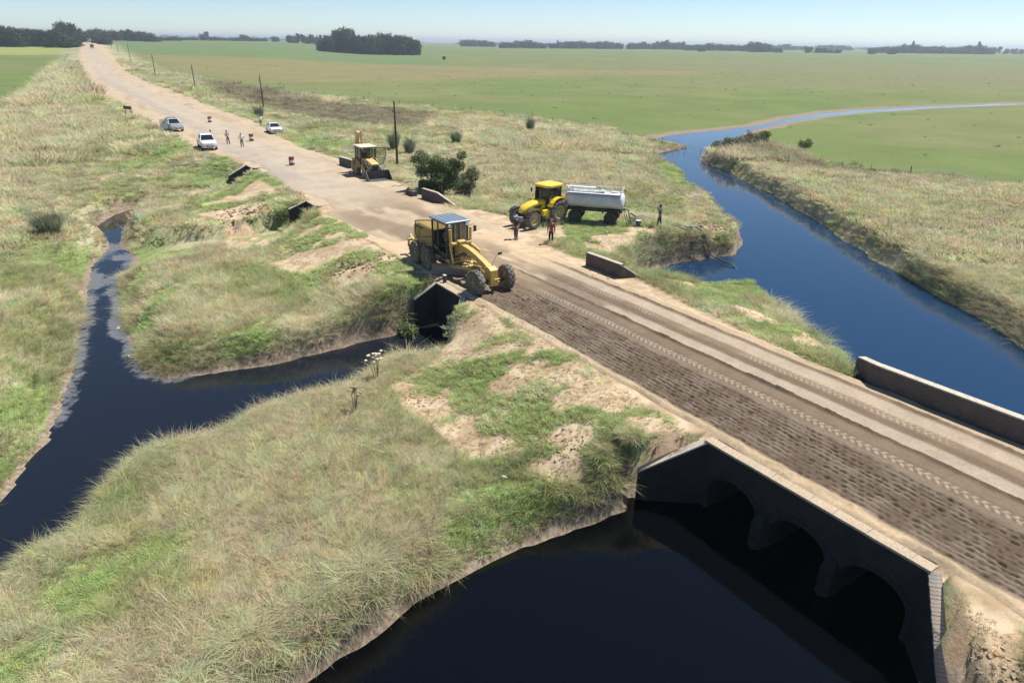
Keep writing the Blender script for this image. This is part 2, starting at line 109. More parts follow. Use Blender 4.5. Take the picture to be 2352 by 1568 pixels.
def rise(x, y):
    d = np.hypot(x, y); az = x/np.maximum(y, 1.0)
    L = sstep(-.18, -.36, az) if False else np.clip((-.18-az)/.18, 0, 1)
    L = L*L*(3-2*L)
    return L*9*np.clip((d-280)/800, 0, 1.1) + (1-L)*4.5*np.clip((d-700)/900, 0, 1)
def road_edges(s):
    return np.interp(s, [a for a, b in ROAD_L], [b for a, b in ROAD_L]), np.interp(s, [a for a, b in ROAD_R], [b for a, b in ROAD_R])
def fields(x, y):
    """all the masks of the place at the given points"""
    x = np.asarray(x, float); y = np.asarray(y, float); F = {}
    F['dw'] = np.minimum(sdf(x, y, STREAM, 14), sdf(x, y, RIVER, 26))
    db = sdf(x, y, BARE, 30)
    u, s = to_road(x, y); l, r = road_edges(s)
    dr = np.maximum(l-u, u-r); dr = np.where((s > 26) & (s < 1250), dr, 60)
    F['db'] = np.minimum(db, dr); F['u'] = u; F['s'] = s
    wingB = np.where(u < 0, -8.05+.905*u, -8.05); wingA = np.where(u < 0, .38-.81*u, .38)
    hid = ((s < wingB) & (s > -16) & (u > -3.0) & (u < 10.2)) | ((s > wingA) & (s < 3.2) & (u > -2.0) & (u < 10.2))
    F['dw'] = np.where(hid & (F['dw'] > -2.5), np.maximum(F['dw'], 3.0), F['dw'])
    hid3 = (np.abs(s-19.3) < 4) & (((u > .45) & (u < 4)) | ((u > -1.9) & (u <= .45) & ((s < 17.55+.78*u) | (s > 21.1-.31*u))))
    F['dw'] = np.where(hid3, np.maximum(F['dw'], 3.0), F['dw'])
    dk = np.zeros(x.shape)
    for pl, zd, w0, w1 in DITCHES:                     # dry ditches leading to the culverts
        m = (x > min(p[0] for p in pl)-4) & (x < max(p[0] for p in pl)+4) & (y > min(p[1] for p in pl)-8) & (y < max(p[1] for p in pl)+4)
        if not m.any(): continue
        d = np.full(m.sum(), 1e9); px, py = x[m], y[m]
        for (ax, ay), (bx, by) in zip(pl[:-1], pl[1:]):
            ex, ey = bx-ax, by-ay; t = np.clip(((px-ax)*ex+(py-ay)*ey)/(ex*ex+ey*ey), 0, 1); qx, qy = ax+t*ex, ay+t*ey; dd = np.hypot(px-qx, py-qy)
            near_side = (px*px+py*py < qx*qx+qy*qy) & (u[m] < -2.4) & (abs(zd) > 2.2)
            d = np.minimum(d, np.where(near_side, dd*.34, dd))
        dk[m] = np.maximum(dk[m], sstep(w1, w0, d + .5*(fbm(px, py, 1.4, 2, 45)-.5)) * (u[m] < (1.3 if abs(zd) > 2.2 else 1.75)) * (-zd))
    F['ditch'] = dk
    p = np.full(x.shape, 0.0)
    for q in PATCH: p = np.maximum(p, sstep(0.9, -0.9, sdf(x, y, q, 4)))
    F['patch'] = p
    so = np.zeros(x.shape); nn = fbm(x, y, 1.1, 3, 77)
    for cx, cy, rx, ry in SOIL:
        m = (np.abs(x-cx) < rx*2.2) & (np.abs(y-cy) < ry*2.2)
        so[m] = np.maximum(so[m], sstep(1.35, .75, np.hypot((x[m]-cx)/rx, (y[m]-cy)/ry) + 1.3*(nn[m]-.5)))
    F['soil'] = np.maximum(so, p*sstep(.40, .60, fbm(x, y, 1.9, 4, 71)*.7+fbm(x, y, 5, 2, 72)*.3))
    return F
def ground_z(x, y, F=None):
    x = np.atleast_1d(np.asarray(x, float)); y = np.atleast_1d(np.asarray(y, float))
    F = F or fields(x, y)
    land = -1.25 + 0.5*(fbm(x, y, 16, 3, 3)-.5) + 0.28*(fbm(x, y, 2.6, 3, 9)-.5)
    rdz = -0.045 + 0.03*(fbm(x, y, 1.2, 3, 5)-.5) - .2*((F['u'] > 1.4) & (F['u'] < 8.5) & (F['s'] > -15) & (F['s'] < 29))
    low = sstep(24, 5, F['dw'])*sstep(103, 122, y)*(x > 18)
    land = land*(1-low) + (ZW+.22)*low
    su = F['s']; Lr = 7.0 - 4.9*np.where(F['u'] < 1.6, np.maximum(np.exp(-((su-16.8)/3.6)**2), np.maximum(np.exp(-((su-44)/4.5)**2), np.maximum(np.exp(-((su-66)/5)**2), np.maximum(np.exp(-((su+9.5)/2.0)**2), .8*np.exp(-((su-1.6)/1.6)**2))))), 0)
    nr = .85*((F['u'] < 1.6) & (F['s'] < 30) & (F['s'] > -16))
    k = sstep(0.3+nr, Lr+nr, np.minimum(F['db'], sdf(x, y, PAD, 10)) + 1.6*(fbm(x, y, 5, 2, 21)-.5)*sstep(0, 3, F['db']))
    z = rdz*(1-k) + land*k
    z = z + 0.16*F['patch']*(fbm(x, y, 0.9, 3, 31)-.45)*sstep(0, 1, F['db'])
    z = np.minimum(z, np.where(F['ditch'] > 0, z*(1-np.clip(F['ditch']/2.0, 0, 1)) - F['ditch']*np.clip(F['ditch']/2.0, 0, 1), z))
    z = z + rise(x, y)
    dw = F['dw'] + 0.35*(fbm(x, y, 1.3, 3, 41)-.5)
    w = 0.75 + 1.5*fbm(x, y, 6, 2, 51)**2 + 1.6*sstep(-13, -17, x)*sstep(64, 56, y)
    near_wall = (np.abs(F['u']) < 3.2) & (F['s'] > -9.9) & (F['s'] < 2.2)
    t = np.clip(dw/w, 0, 1); prof = t**0.8*(1.0+0.0*t)
    ledge = 0.10*np.exp(-((dw-0.35)/0.35)**2)
    zb = ZW - 0.03 + ledge + (z-ZW)*sstep(0.12, 1.0, prof)
    zi = ZW - 0.06 - 0.35*np.clip(-dw, 0, 3.0)
    z = np.where(dw > 0, np.minimum(zb, np.maximum(z, ZW)), zi)
    return z
def gz(x, y): return float(ground_z(x, y)[0])

# ------------------------------------------------------------ object helpers
def tag(o, label=None, cat=None, group=None, kind=None):
    if label: o['label'] = label
    if cat: o['category'] = cat
    if group: o['group'] = group
    if kind: o['kind'] = kind
    return o
def empty(name, loc, rz=0.0, label=None, cat=None, group=None, kind=None):
    o = bpy.data.objects.new(name, None); COL.objects.link(o); o.empty_display_size = 0.3
    o.location = loc; o.rotation_euler = (0, 0, rz)
    return tag(o, label, cat, group, kind)
def link(name, me, parent=None, loc=None, rot=None):
    o = bpy.data.objects.new(name, me); COL.objects.link(o)
    if parent: o.parent = parent
    if loc: o.location = loc
    if rot: o.rotation_euler = rot
    return o
def copy_tree(o, parent=None, mats=None):
    c = o.copy(); COL.objects.link(c); c.parent = parent
    for ch in [q for q in o.children]:
        copy_tree(ch, c)
    return c
class MB:
    """collects shapes and links them as one mesh object"""
    def __init__(s): s.v = []; s.f = []; s.smooth = []
    def add(s, vs, fs, sm=False):
        b = len(s.v); s.v += [tuple(p) for p in vs]; s.f += [tuple(i+b for i in f) for f in fs]; s.smooth += [sm]*len(fs); return s
    def box(s, c, d, rot=None, bev=0.0, taper=None):
        hx, hy, hz = d[0]/2, d[1]/2, d[2]/2
        M = Euler(rot).to_matrix() if rot else Matrix.Identity(3); c = Vector(c)
        if bev:
            b = min(bev, hx*.45, hy*.45, hz*.8)
            vs = []
            for z, i in ((-hz, b), (-hz+b, 0), (hz-b, 0), (hz, b)):
                x, y = hx-i, hy-i
                vs += [c+M@Vector((p, q, z)) for p, q in ((x-b, y), (x, y-b), (x, b-y), (x-b, -y), (b-x, -y), (-x, b-y), (-x, y-b), (b-x, y))]
            fs = [tuple(range(0, 8)), tuple(range(31, 23, -1))]
            for k in range(3):
                for i in range(8):
                    j = (i+1) % 8; fs.append((k*8+i, (k+1)*8+i, (k+1)*8+j, k*8+j))
            return s.add(vs, fs)
        t = taper or (1, 1)
        vs = [c+M@Vector((x*(t[0] if z > 0 else 1), y*(t[1] if z > 0 else 1), z)) for x, y, z in ((-hx, -hy, -hz), (hx, -hy, -hz), (hx, hy, -hz), (-hx, hy, -hz), (-hx, -hy, hz), (hx, -hy, hz), (hx, hy, hz), (-hx, hy, hz))]
        return s.add(vs, [(0, 3, 2, 1), (4, 5, 6, 7), (0, 1, 5, 4), (1, 2, 6, 5), (2, 3, 7, 6), (3, 0, 4, 7)])
    def cyl(s, p0, p1, r0, r1=None, n=12, caps=True):
        r1 = r0 if r1 is None else r1; p0 = Vector(p0); p1 = Vector(p1); a = (p1-p0).normalized()
        x = a.orthogonal().normalized(); y = a.cross(x); vs = []
        for p, r in ((p0, r0), (p1, r1)):
            vs += [p+(x*math.cos(2*math.pi*i/n)+y*math.sin(2*math.pi*i/n))*r for i in range(n)]
        s.add(vs, [(i, (i+1) % n, n+(i+1) % n, n+i) for i in range(n)], True)
        if caps: s.add(vs, [tuple(range(n-1, -1, -1)), tuple(range(n, 2*n))])
        return s
    def tube(s, path, r, n=6):
        P = [Vector(p) for p in path]; vs = []; rr = r if isinstance(r, (list, tuple)) else [r]*len(P)
        for i, p in enumerate(P):
            d = (P[min(i+1, len(P)-1)]-P[max(i-1, 0)]).normalized()
            x = d.cross(Vector((0.013, 0.021, 1))).normalized() if abs(d.z) < .98 else Vector((1, 0, 0)); y = d.cross(x)
            vs += [p+(x*math.cos(2*math.pi*k/n)+y*math.sin(2*math.pi*k/n))*rr[i] for k in range(n)]
        fs = [(i*n+k, i*n+(k+1) % n, (i+1)*n+(k+1) % n, (i+1)*n+k) for i in range(len(P)-1) for k in range(n)]
        s.add(vs, fs, True)
        return s.add(vs, [tuple(range(n-1, -1, -1)), tuple(range((len(P)-1)*n, len(P)*n))])
    def lathe(s, prof, c, axis='y', n=28, sm=True):
        """prof: (radius, offset along the axis)"""
        vs = []; c = Vector(c)
        for r, h in prof:
            for i in range(n):
                a = 2*math.pi*i/n; p, q = r*math.cos(a), r*math.sin(a)
                vs.append(c+Vector({'y': (p, h, q), 'z': (p, q, h), 'x': (h, p, q)}[axis]))
        m = len(prof)
        return s.add(vs, [(k*n+i, k*n+(i+1) % n, (k+1)*n+(i+1) % n, (k+1)*n+i) for k in range(m-1) for i in range(n)], sm)
    def prism(s, poly, y0, y1, axis='y', inset=None):
        """poly in (x,z) extruded along y (or (x,y) along z, (y,z) along x)"""
        def P(a, b, t): return {'y': (a, t, b), 'z': (a, b, t), 'x': (t, a, b)}[axis]
        n = len(poly); vs = [P(a, b, y0) for a, b in poly]+[P(a, b, y1) for a, b in poly]
        return s.add(vs, [tuple(range(n)), tuple(range(2*n-1, n-1, -1))]+[(i, i+n, (i+1) % n+n, (i+1) % n) for i in range(n)])
    def loft(s, rings, close=True, sm=True, caps=True):
        n = len(rings[0]); vs = [p for r in rings for p in r]; m = len(rings)
        rng_ = range(n) if close else range(n-1)
        s.add(vs, [(k*n+i, k*n+(i+1) % n, (k+1)*n+(i+1) % n, (k+1)*n+i) for k in range(m-1) for i in rng_], sm)
        if caps: s.add(vs, [tuple(range(n-1, -1, -1)), tuple(range((m-1)*n, m*n))])
        return s
    def quad(s, a, b, c, d): return s.add([a, b, c, d], [(0, 1, 2, 3)])
    def mesh(s, name, m=None, sm_all=False):
        me = bpy.data.meshes.new(name); me.from_pydata(s.v, [], s.f)
        bm = bmesh.new(); bm.from_mesh(me); bmesh.ops.remove_doubles(bm, verts=bm.verts, dist=1e-5)
        bmesh.ops.recalc_face_normals(bm, faces=bm.faces); bm.to_mesh(me); bm.free()
        if any(s.smooth) or sm_all:
            me.polygons.foreach_set('use_smooth', [True]*len(me.polygons)); me.set_sharp_from_angle(angle=R(38))
        if m: me.materials.append(m)
        me.update(); return me
    def build(s, name, m=None, parent=None, loc=None, rot=None):
        return link(name, s.mesh(name, m), parent, loc, rot)

# ------------------------------------------------------------ materials
MATS = {}
def nodes_of(name):
    m = bpy.data.materials.new(name); m.use_nodes = True; nt = m.node_tree
    return m, nt, nt.nodes, nt.links, nt.nodes['Principled BSDF']
def mat(name, c, rough=0.5, metal=0.0, vary=0.15, scale=6.0, dust=0.0, dustc=(.42, .35, .26), bump=0.0, spec=0.5, trans=0.0, coat=0.0):
    if name in MATS: return MATS[name]
    m, nt, N, L, b = nodes_of(name)
    tc = N.new('ShaderNodeTexCoord'); n1 = N.new('ShaderNodeTexNoise'); n1.inputs['Scale'].default_value = scale; n1.inputs['Detail'].default_value = 5
    L.new(tc.outputs['Object'], n1.inputs['Vector'])
    rp = N.new('ShaderNodeMapRange'); rp.inputs[1].default_value = .3; rp.inputs[2].default_value = .7; rp.inputs[3].default_value = 1-vary; rp.inputs[4].default_value = 1+vary
    L.new(n1.outputs['Fac'], rp.inputs[0])
    mx = N.new('ShaderNodeMix'); mx.data_type = 'RGBA'; mx.blend_type = 'MULTIPLY'; mx.inputs[0].default_value = 1
    mx.inputs[6].default_value = (*c, 1); L.new(rp.outputs[0], mx.inputs[7])
    out = mx.outputs[2]
    if dust:
        n2 = N.new('ShaderNodeTexNoise'); n2.inputs['Scale'].default_value = 2.3; n2.inputs['Detail'].default_value = 7; n2.inputs['Roughness'].default_value = .65
        L.new(tc.outputs['Object'], n2.inputs['Vector'])
        r2 = N.new('ShaderNodeMapRange'); r2.inputs[1].default_value = .35; r2.inputs[2].default_value = .72; r2.inputs[3].default_value = dust*.25; r2.inputs[4].default_value = min(1, dust*1.3)
        L.new(n2.outputs['Fac'], r2.inputs[0])
        m2 = N.new('ShaderNodeMix'); m2.data_type = 'RGBA'; L.new(r2.outputs[0], m2.inputs[0]); L.new(out, m2.inputs[6]); m2.inputs[7].default_value = (*dustc, 1)
        out = m2.outputs[2]
        r3 = N.new('ShaderNodeMapRange'); r3.inputs[3].default_value = rough; r3.inputs[4].default_value = .9; L.new(r2.outputs[0], r3.inputs[0]); L.new(r3.outputs[0], b.inputs['Roughness'])
    else: b.inputs['Roughness'].default_value = rough
    L.new(out, b.inputs['Base Color'])
    b.inputs['Metallic'].default_value = metal; b.inputs['Specular IOR Level'].default_value = spec
    if trans: b.inputs['Transmission Weight'].default_value = trans
    if coat: b.inputs['Coat Weight'].default_value = coat
    if bump:
        bp = N.new('ShaderNodeBump'); bp.inputs['Strength'].default_value = bump; bp.inputs['Distance'].default_value = .03; L.new(n1.outputs['Fac'], bp.inputs['Height']); L.new(bp.outputs[0], b.inputs['Normal'])
    MATS[name] = m; return m
def glass(name, c=(.05, .06, .06), alpha=.55):
    if name in MATS: return MATS[name]
    m, nt, N, L, b = nodes_of(name)
    b.inputs['Base Color'].default_value = (*c, 1); b.inputs['Roughness'].default_value = .06; b.inputs['Alpha'].default_value = alpha; b.inputs['Specular IOR Level'].default_value = .6
    MATS[name] = m; return m

M_YEL = mat('grader_yellow', (.62, .40, .07), .38, vary=.06, scale=3, dust=.35)
M_YELT = mat('tractor_yellow', (.80, .56, .02), .3, vary=.05, scale=3, dust=.12)
M_YELB = mat('backhoe_yellow', (.68, .45, .11), .45, vary=.1, scale=3, dust=.28)
M_TYRE = mat('tyre_rubber', (.034, .033, .033), .85, vary=.25, scale=9, dust=.6, dustc=(.30, .26, .21))
M_TYREC = mat('tyre_black', (.018, .018, .019), .8, vary=.2, scale=9, dust=.12)
M_RIM = mat('dusty_rim', (.16, .13, .08), .6, vary=.2, dust=.5)
M_BLACK = mat('black_metal', (.018, .018, .020), .5, vary=.2, scale=7, dust=.12)
M_DARK = mat('dark_frame', (.04, .043, .045), .45, vary=.15, dust=.12)
M_STEEL = mat('worn_steel', (.27, .24, .21), .6, .3, vary=.25, scale=8, dust=.6, dustc=(.30, .24, .18))
M_CHROME = mat('chrome_rod', (.75, .75, .75), .15, 1.0, vary=.05)
M_ROOF = mat('grader_roof', (.20, .25, .31), .35, .2, vary=.1, scale=2.5, dust=.12)
M_GLASS = glass('cab_glass', (.035, .045, .045), .42)
M_DGLASS = glass('dark_glass', (.012, .015, .018), .93)
M_WHITE = mat('white_paint', (.80, .80, .79), .25, vary=.02, coat=.5)
M_SILVER = mat('silver_paint', (.50, .52, .55), .3, .5, vary=.04, coat=.4)
M_TANK = mat('tank_white', (.62, .63, .64), .45, vary=.10, scale=2.0, dust=.22, dustc=(.45, .42, .38))
M_LAMP = mat('lamp_lens', (.75, .77, .78), .1, .3, vary=.05)
M_ORANGE = mat('amber_lens', (.75, .28, .02), .25, vary=.05)
M_RED = mat('red_paint', (.17, .035, .025), .6, vary=.25, scale=8, dust=.15)
M_BARW = mat('barrel_white', (.72, .70, .67), .6, vary=.12, scale=8)
M_WOOD = mat('weathered_wood', (.20, .165, .125), .85, vary=.3, scale=12)
M_POLE = mat('pole_wood', (.060, .048, .036), .85, vary=.3, scale=10)
M_PINE = mat('raw_timber', (.55, .43, .26), .75, vary=.15, scale=10)
M_SEAT = mat('seat_vinyl', (.02, .02, .022), .6)
M_HOSE = mat('hose_rubber', (.10, .10, .07), .6, vary=.2)
M_BLUE = mat('bucket_blue', (.02, .03, .16), .45, vary=.1)
M_PALE = mat('pale_plastic', (.72, .76, .80), .45, vary=.1)
# ------------------------------------------------------------ ground
def axis_pts(lo, hi, d, far_lo, far_hi, g):
    a = list(np.arange(lo, hi, d)); q = d; p = hi
    while p < far_hi: a.append(p); q *= g; p += q
    a.append(far_hi); b = []; q = d; p = lo-d
    while p > far_lo: b.append(p); q *= g; p -= q
    b.append(far_lo)
    return np.array(b[::-1]+a)
def lerp3(a, b, t): return a*(1-t[..., None]) + b*t[..., None]
C3 = lambda *c: np.array(c, float)
def veg_color(x, y, F):
    """colour of the plant cover itself at a point, and how green it is"""
    n1 = fbm(x, y, 7, 4, 101); n2 = fbm(x, y, 1.8, 3, 111); n3 = fbm(x, y, 40, 3, 121); n4 = fbm(x, y, 3.1, 3, 131)
    lush = np.zeros(x.shape)
    for cx, cy, rx, ry in LUSH:
        m = (np.abs(x-cx) < rx*2.2) & (np.abs(y-cy) < ry*2.2)
        d = np.hypot((x-cx)/rx, (y-cy)/ry)
        lush = np.where(m, np.maximum(lush, sstep(1.5, .35, d + (n2-.5)*.9)), lush)
    dry = C3(.335, .312, .190); olive = C3(.225, .238, .105); grn = C3(.162, .210, .072); straw = C3(.415, .38, .262); dusk = C3(.195, .165, .105)
    c = lerp3(np.broadcast_to(dry, x.shape+(3,)), np.broadcast_to(olive, x.shape+(3,)), sstep(.44, .60, n1*.55+n2*.45))
    c = lerp3(c, np.broadcast_to(straw, x.shape+(3,)), .8*sstep(.56, .74, n4))
    c = lerp3(c, np.broadcast_to(dusk, x.shape+(3,)), .4*sstep(.60, .74, fbm(x, y, 2.3, 3, 171)))
    stw = np.zeros(x.shape)
    for q in STRAW: stw = np.maximum(stw, sstep(2.0, -2.0, sdf(x, y, q, 8) + (n1-.5)*7))
    F['tall'] = stw
    c = lerp3(c, lerp3(np.broadcast_to(C3(.365, .328, .215), x.shape+(3,)), np.broadcast_to(C3(.290, .280, .155), x.shape+(3,)), n2), .85*stw)
    g = lush
    c = lerp3(c, np.broadcast_to(grn, x.shape+(3,)), .85*g)
    g = np.maximum(g, .8*F['patch'])
    c = lerp3(c, np.broadcast_to(C3(.195, .228, .090), x.shape+(3,)), .8*F['patch']*sstep(.35, .5, n2*.5+n1*.5))
    w = np.zeros(x.shape)
    for q in WEEDS: w = np.maximum(w, sstep(2.5, -2.5, sdf(x, y, q, 8) + (n2-.5)*7))
    c = lerp3(c, np.broadcast_to(C3(.090, .066, .042), x.shape+(3,)), .62*w*(.55+.9*n2))
    past = np.maximum(sstep(1.5, -1.5, sdf(x, y, PAST, 6)+(n2-.5)*3), sstep(1.5, -1.5, sdf(x, y, PASTL, 6)+(n2-.5)*2))
    d = np.hypot(x, y)
    pc = lerp3(np.broadcast_to(C3(.140, .185, .062), x.shape+(3,)), np.broadcast_to(C3(.172, .190, .078), x.shape+(3,)), sstep(.40, .66, n3))
    pc = lerp3(pc, np.broadcast_to(C3(.195, .180, .100), x.shape+(3,)), .7*sstep(230, 480, d)*sstep(900, 560, d)*sstep(-.35, .45, x/np.maximum(y, 1)+.35*(n3-.5)))
    pc = lerp3(pc, np.broadcast_to(C3(.24, .20, .105), x.shape+(3,)), .7*sstep(14, -14, sdf(x, y, TAN, 40)+(n3-.5)*30))
    pc = lerp3(pc, np.broadcast_to(C3(.135, .190, .082), x.shape+(3,)), .9*sstep(3, -3, sdf(x, y, CROP, 10)))
    pc = lerp3(pc, np.broadcast_to(C3(.26, .29, .10), x.shape+(3,)), sstep(3, -3, sdf(x, y, CROPL, 10)))
    pc = pc*(0.86+.28*fbm(x, y, 9, 3, 141))[..., None]*C3(.91, .90, .83)
    c = lerp3(c, pc, past)
    return c, g, past, w
xs = axis_pts(-42, 62, .34, -9000, 9000, 1.075)
xl = [-42.0]; q = .36
while xl[-1] > -9000: xl.append(xl[-1]-q); q *= 1.028 if xl[-1] > -620 else 1.16
xs = np.concatenate([np.array(xl[:0:-1]), xs[xs > -42.2]])
ys = [-60, -35, -20, -8, 0, 4]; p = 7.0
while p < 12000: ys.append(p); p += max(.27, .0115*max(0, p-30)+.27 if p > 30 else .27)
ys = np.array(ys+[12500.0])
GX, GY = np.meshgrid(xs, ys); gx, gy = GX.ravel(), GY.ravel()
F = fields(gx, gy)
gzv = ground_z(gx, gy, F)
vc, lush, past, weeds = veg_color(gx, gy, F)
gme = bpy.data.meshes.new('ground')
nx, ny = len(xs), len(ys)
idx = np.arange(nx*ny).reshape(ny, nx)
quads = np.stack([idx[:-1, :-1], idx[:-1, 1:], idx[1:, 1:], idx[1:, :-1]], -1).reshape(-1, 4)
def grid_mesh(me, co, quads):
    me.vertices.add(len(co)); me.vertices.foreach_set('co', co.astype(np.float32).ravel())
    me.loops.add(quads.size); me.loops.foreach_set('vertex_index', quads.astype(np.int32).ravel())
    me.polygons.add(len(quads)); me.polygons.foreach_set('loop_start', np.arange(0, quads.size, 4, dtype=np.int32))
    me.polygons.foreach_set('use_smooth', np.ones(len(quads), bool)); me.update(calc_edges=True)
def attr(me, name, vals, kind='FLOAT'):
    a = me.attributes.new(name, kind, 'POINT')
    if kind == 'FLOAT': a.data.foreach_set('value', vals.astype(np.float32).ravel())
    elif kind == 'INT': a.data.foreach_set('value', vals.astype(np.int32).ravel())
    elif kind == 'FLOAT_COLOR': a.data.foreach_set('color', np.concatenate([vals, np.ones((len(vals), 1))], 1).astype(np.float32).ravel())
    else: a.data.foreach_set('vector', vals.astype(np.float32).ravel())
grid_mesh(gme, np.stack([gx, gy, gzv], 1), quads)
bare = sstep(.55, -.55, F['db'] + 1.1*(fbm(gx, gy, 1.7, 3, 61)-.5))
bare = np.maximum(bare, F['soil'])
# the far reach of the stream and a worn track in the pasture
mud = sstep(1.0, .25, F['dw'] + 1.0*(fbm(gx, gy, 2.2, 3, 81)-.5))
mud *= np.where((gx > 22) & (gy > 20) & (gy < 98) & (gx > 12+gy*.13), .35, 1)
mud = np.maximum(mud, sstep(4.5, 1.0, F['dw']+3*(fbm(gx, gy, 5, 3, 82)-.5))*sstep(95, 118, gy)*sstep(20, 26, gx))
_m = empty  # keep name
attr(gme, 'bare', bare); attr(gme, 'mud', mud); attr(gme, 'veg', vc, 'FLOAT_COLOR')
attr(gme, 'short', np.clip(past, 0, 1))
gm, nt, N, L, b = nodes_of('ground_cover')
def nd(N, typ, **kw):
    n = N.new(typ)
    for k, v in kw.items(): setattr(n, k, v)
    return n
def mathn(N, L, op, a, b_=None, clamp=False):
    n = N.new('ShaderNodeMath'); n.operation = op; n.use_clamp = clamp
    for i, q in enumerate((a, b_)):
        if q is None: continue
        if hasattr(q, 'is_output'): L.new(q, n.inputs[i])
        else: n.inputs[i].default_value = q
    return n.outputs[0]
def noise(N, L, vec, scale, det=5, rough=.55):
    n = N.new('ShaderNodeTexNoise'); n.inputs['Scale'].default_value = scale; n.inputs['Detail'].default_value = det; n.inputs['Roughness'].default_value = rough
    L.new(vec, n.inputs['Vector']); return n.outputs['Fac']
def mrange(N, L, v, a, b_, c=0, d=1, smooth=True):
    n = N.new('ShaderNodeMapRange'); n.interpolation_type = 'SMOOTHSTEP' if smooth else 'LINEAR'
    L.new(v, n.inputs[0])
    for i, q in enumerate((a, b_, c, d)): n.inputs[i+1].default_value = q
    return n.outputs[0]
def mixc(N, L, f, a, b_, mode='MIX'):
    n = N.new('ShaderNodeMix'); n.data_type = 'RGBA'; n.blend_type = mode
    for i, q in ((0, f), (6, a), (7, b_)):
        if hasattr(q, 'is_output'): L.new(q, n.inputs[i])
        elif i == 0: n.inputs[0].default_value = q
        else: n.inputs[i].default_value = (*q, 1)
    return n.outputs[2]
def attrn(N, name, out='Fac', typ='GEOMETRY'):
    n = N.new('ShaderNodeAttribute'); n.attribute_name = name; n.attribute_type = typ; return n.outputs[out]
pos = nd(N, 'ShaderNodeNewGeometry').outputs['Position']
na = noise(N, L, pos, .9, 6, .6); nb = noise(N, L, pos, 4.5, 5, .6); nc = noise(N, L, pos, 26, 4, .6)
bv = mathn(N, L, 'ADD', attrn(N, 'bare'), mathn(N, L, 'MULTIPLY', mathn(N, L, 'SUBTRACT', nb, .5), .9))
bv = mathn(N, L, 'ADD', bv, mathn(N, L, 'MULTIPLY', mathn(N, L, 'SUBTRACT', nc, .5), .45))
bf = mrange(N, L, bv, .30, .72)
sand = mixc(N, L, mrange(N, L, na, .38, .62), (.37, .265, .165), (.52, .41, .28))
sand = mixc(N, L, mrange(N, L, nb, .55, .75), sand, (.36, .265, .165))
sand = mixc(N, L, mrange(N, L, nc, .62, .78), sand, (.24, .18, .115))
mot = mathn(N, L, 'ADD', mathn(N, L, 'MULTIPLY', nb, .9), mathn(N, L, 'MULTIPLY', nc, 1.0))
vegm = mixc(N, L, 1.0, attrn(N, 'veg', 'Color'), mrange(N, L, mot, .6, 1.3, .62, 1.36, False), 'MULTIPLY')
col = mixc(N, L, bf, vegm, sand)
mudc = mixc(N, L, mrange(N, L, nb, .35, .65), (.17, .13, .09), (.30, .24, .175))
mf = mrange(N, L, mathn(N, L, 'ADD', attrn(N, 'mud'), mathn(N, L, 'MULTIPLY', mathn(N, L, 'SUBTRACT', nb, .5), .7)), .35, .65)
col = mixc(N, L, mf, col, mudc)
L.new(col, b.inputs['Base Color']); b.inputs['Roughness'].default_value = .95; b.inputs['Specular IOR Level'].default_value = .12
bp = nd(N, 'ShaderNodeBump'); bp.inputs['Strength'].default_value = .55; bp.inputs['Distance'].default_value = .07
L.new(mathn(N, L, 'ADD', nb, mathn(N, L, 'MULTIPLY', nc, .5)), bp.inputs['Height']); L.new(bp.outputs[0], b.inputs['Normal'])
gme.materials.append(gm)
ground = link('ground', gme); tag(ground, kind='structure')

# ------------------------------------------------------------ water
def water_sheet(name, poly, x0, x1, y0, y1, d, film=None, pool=(.0016, .0020, .0028)):
    X, Y = np.meshgrid(np.arange(x0, x1+d, d), np.arange(y0, y1+d, d)); x, y = X.ravel(), Y.ravel()
    me = bpy.data.meshes.new(name); i = np.arange(x.size).reshape(X.shape)
    q = np.stack([i[:-1, :-1], i[:-1, 1:], i[1:, 1:], i[1:, :-1]], -1).reshape(-1, 4)
    inside = sdf(x, y, poly, 4) < 1.2
    q = q[inside[q].any(1)]
    grid_mesh(me, np.stack([x, y, np.full(x.size, ZW)], 1), q)
    f = film(x, y) if film else np.zeros(x.size)
    attr(me, 'film', f)
    u, s = to_road(x, y); k = sstep(3, 11, u + .15*(s-2))      # reflected-sky blue painted into the river beyond the bridge, black peat pool nearer
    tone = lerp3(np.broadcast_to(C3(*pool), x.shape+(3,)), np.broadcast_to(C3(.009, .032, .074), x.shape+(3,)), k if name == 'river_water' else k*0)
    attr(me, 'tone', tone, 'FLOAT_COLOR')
    me.materials.append(M_WATER)
    return tag(link(name, me), kind='structure')
M_WATER, nt, N, L, b = nodes_of('peat_water')
pos = nd(N, 'ShaderNodeNewGeometry').outputs['Position']
mp = nd(N, 'ShaderNodeMapping'); mp.inputs['Scale'].default_value = (1, 1.6, 1); L.new(pos, mp.inputs['Vector'])
w1 = noise(N, L, mp.outputs[0], 2.2, 3, .5); w2 = noise(N, L, mp.outputs[0], .25, 2, .5); w3 = noise(N, L, pos, 3.0, 6, .65)
ff = mrange(N, L, mathn(N, L, 'ADD', attrn(N, 'film'), mathn(N, L, 'MULTIPLY', mathn(N, L, 'SUBTRACT', w3, .5), .9)), .42, .72)
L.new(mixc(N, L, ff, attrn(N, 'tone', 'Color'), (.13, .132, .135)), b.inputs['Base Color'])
L.new(mrange(N, L, ff, 0, 1, .035, .32), b.inputs['Roughness'])
b.inputs['IOR'].default_value = 1.33
bp = nd(N, 'ShaderNodeBump'); bp.inputs['Strength'].default_value = .10; bp.inputs['Distance'].default_value = .02
L.new(mathn(N, L, 'ADD', w1, mathn(N, L, 'MULTIPLY', w2, 2.0)), bp.inputs['Height']); L.new(bp.outputs[0], b.inputs['Normal'])
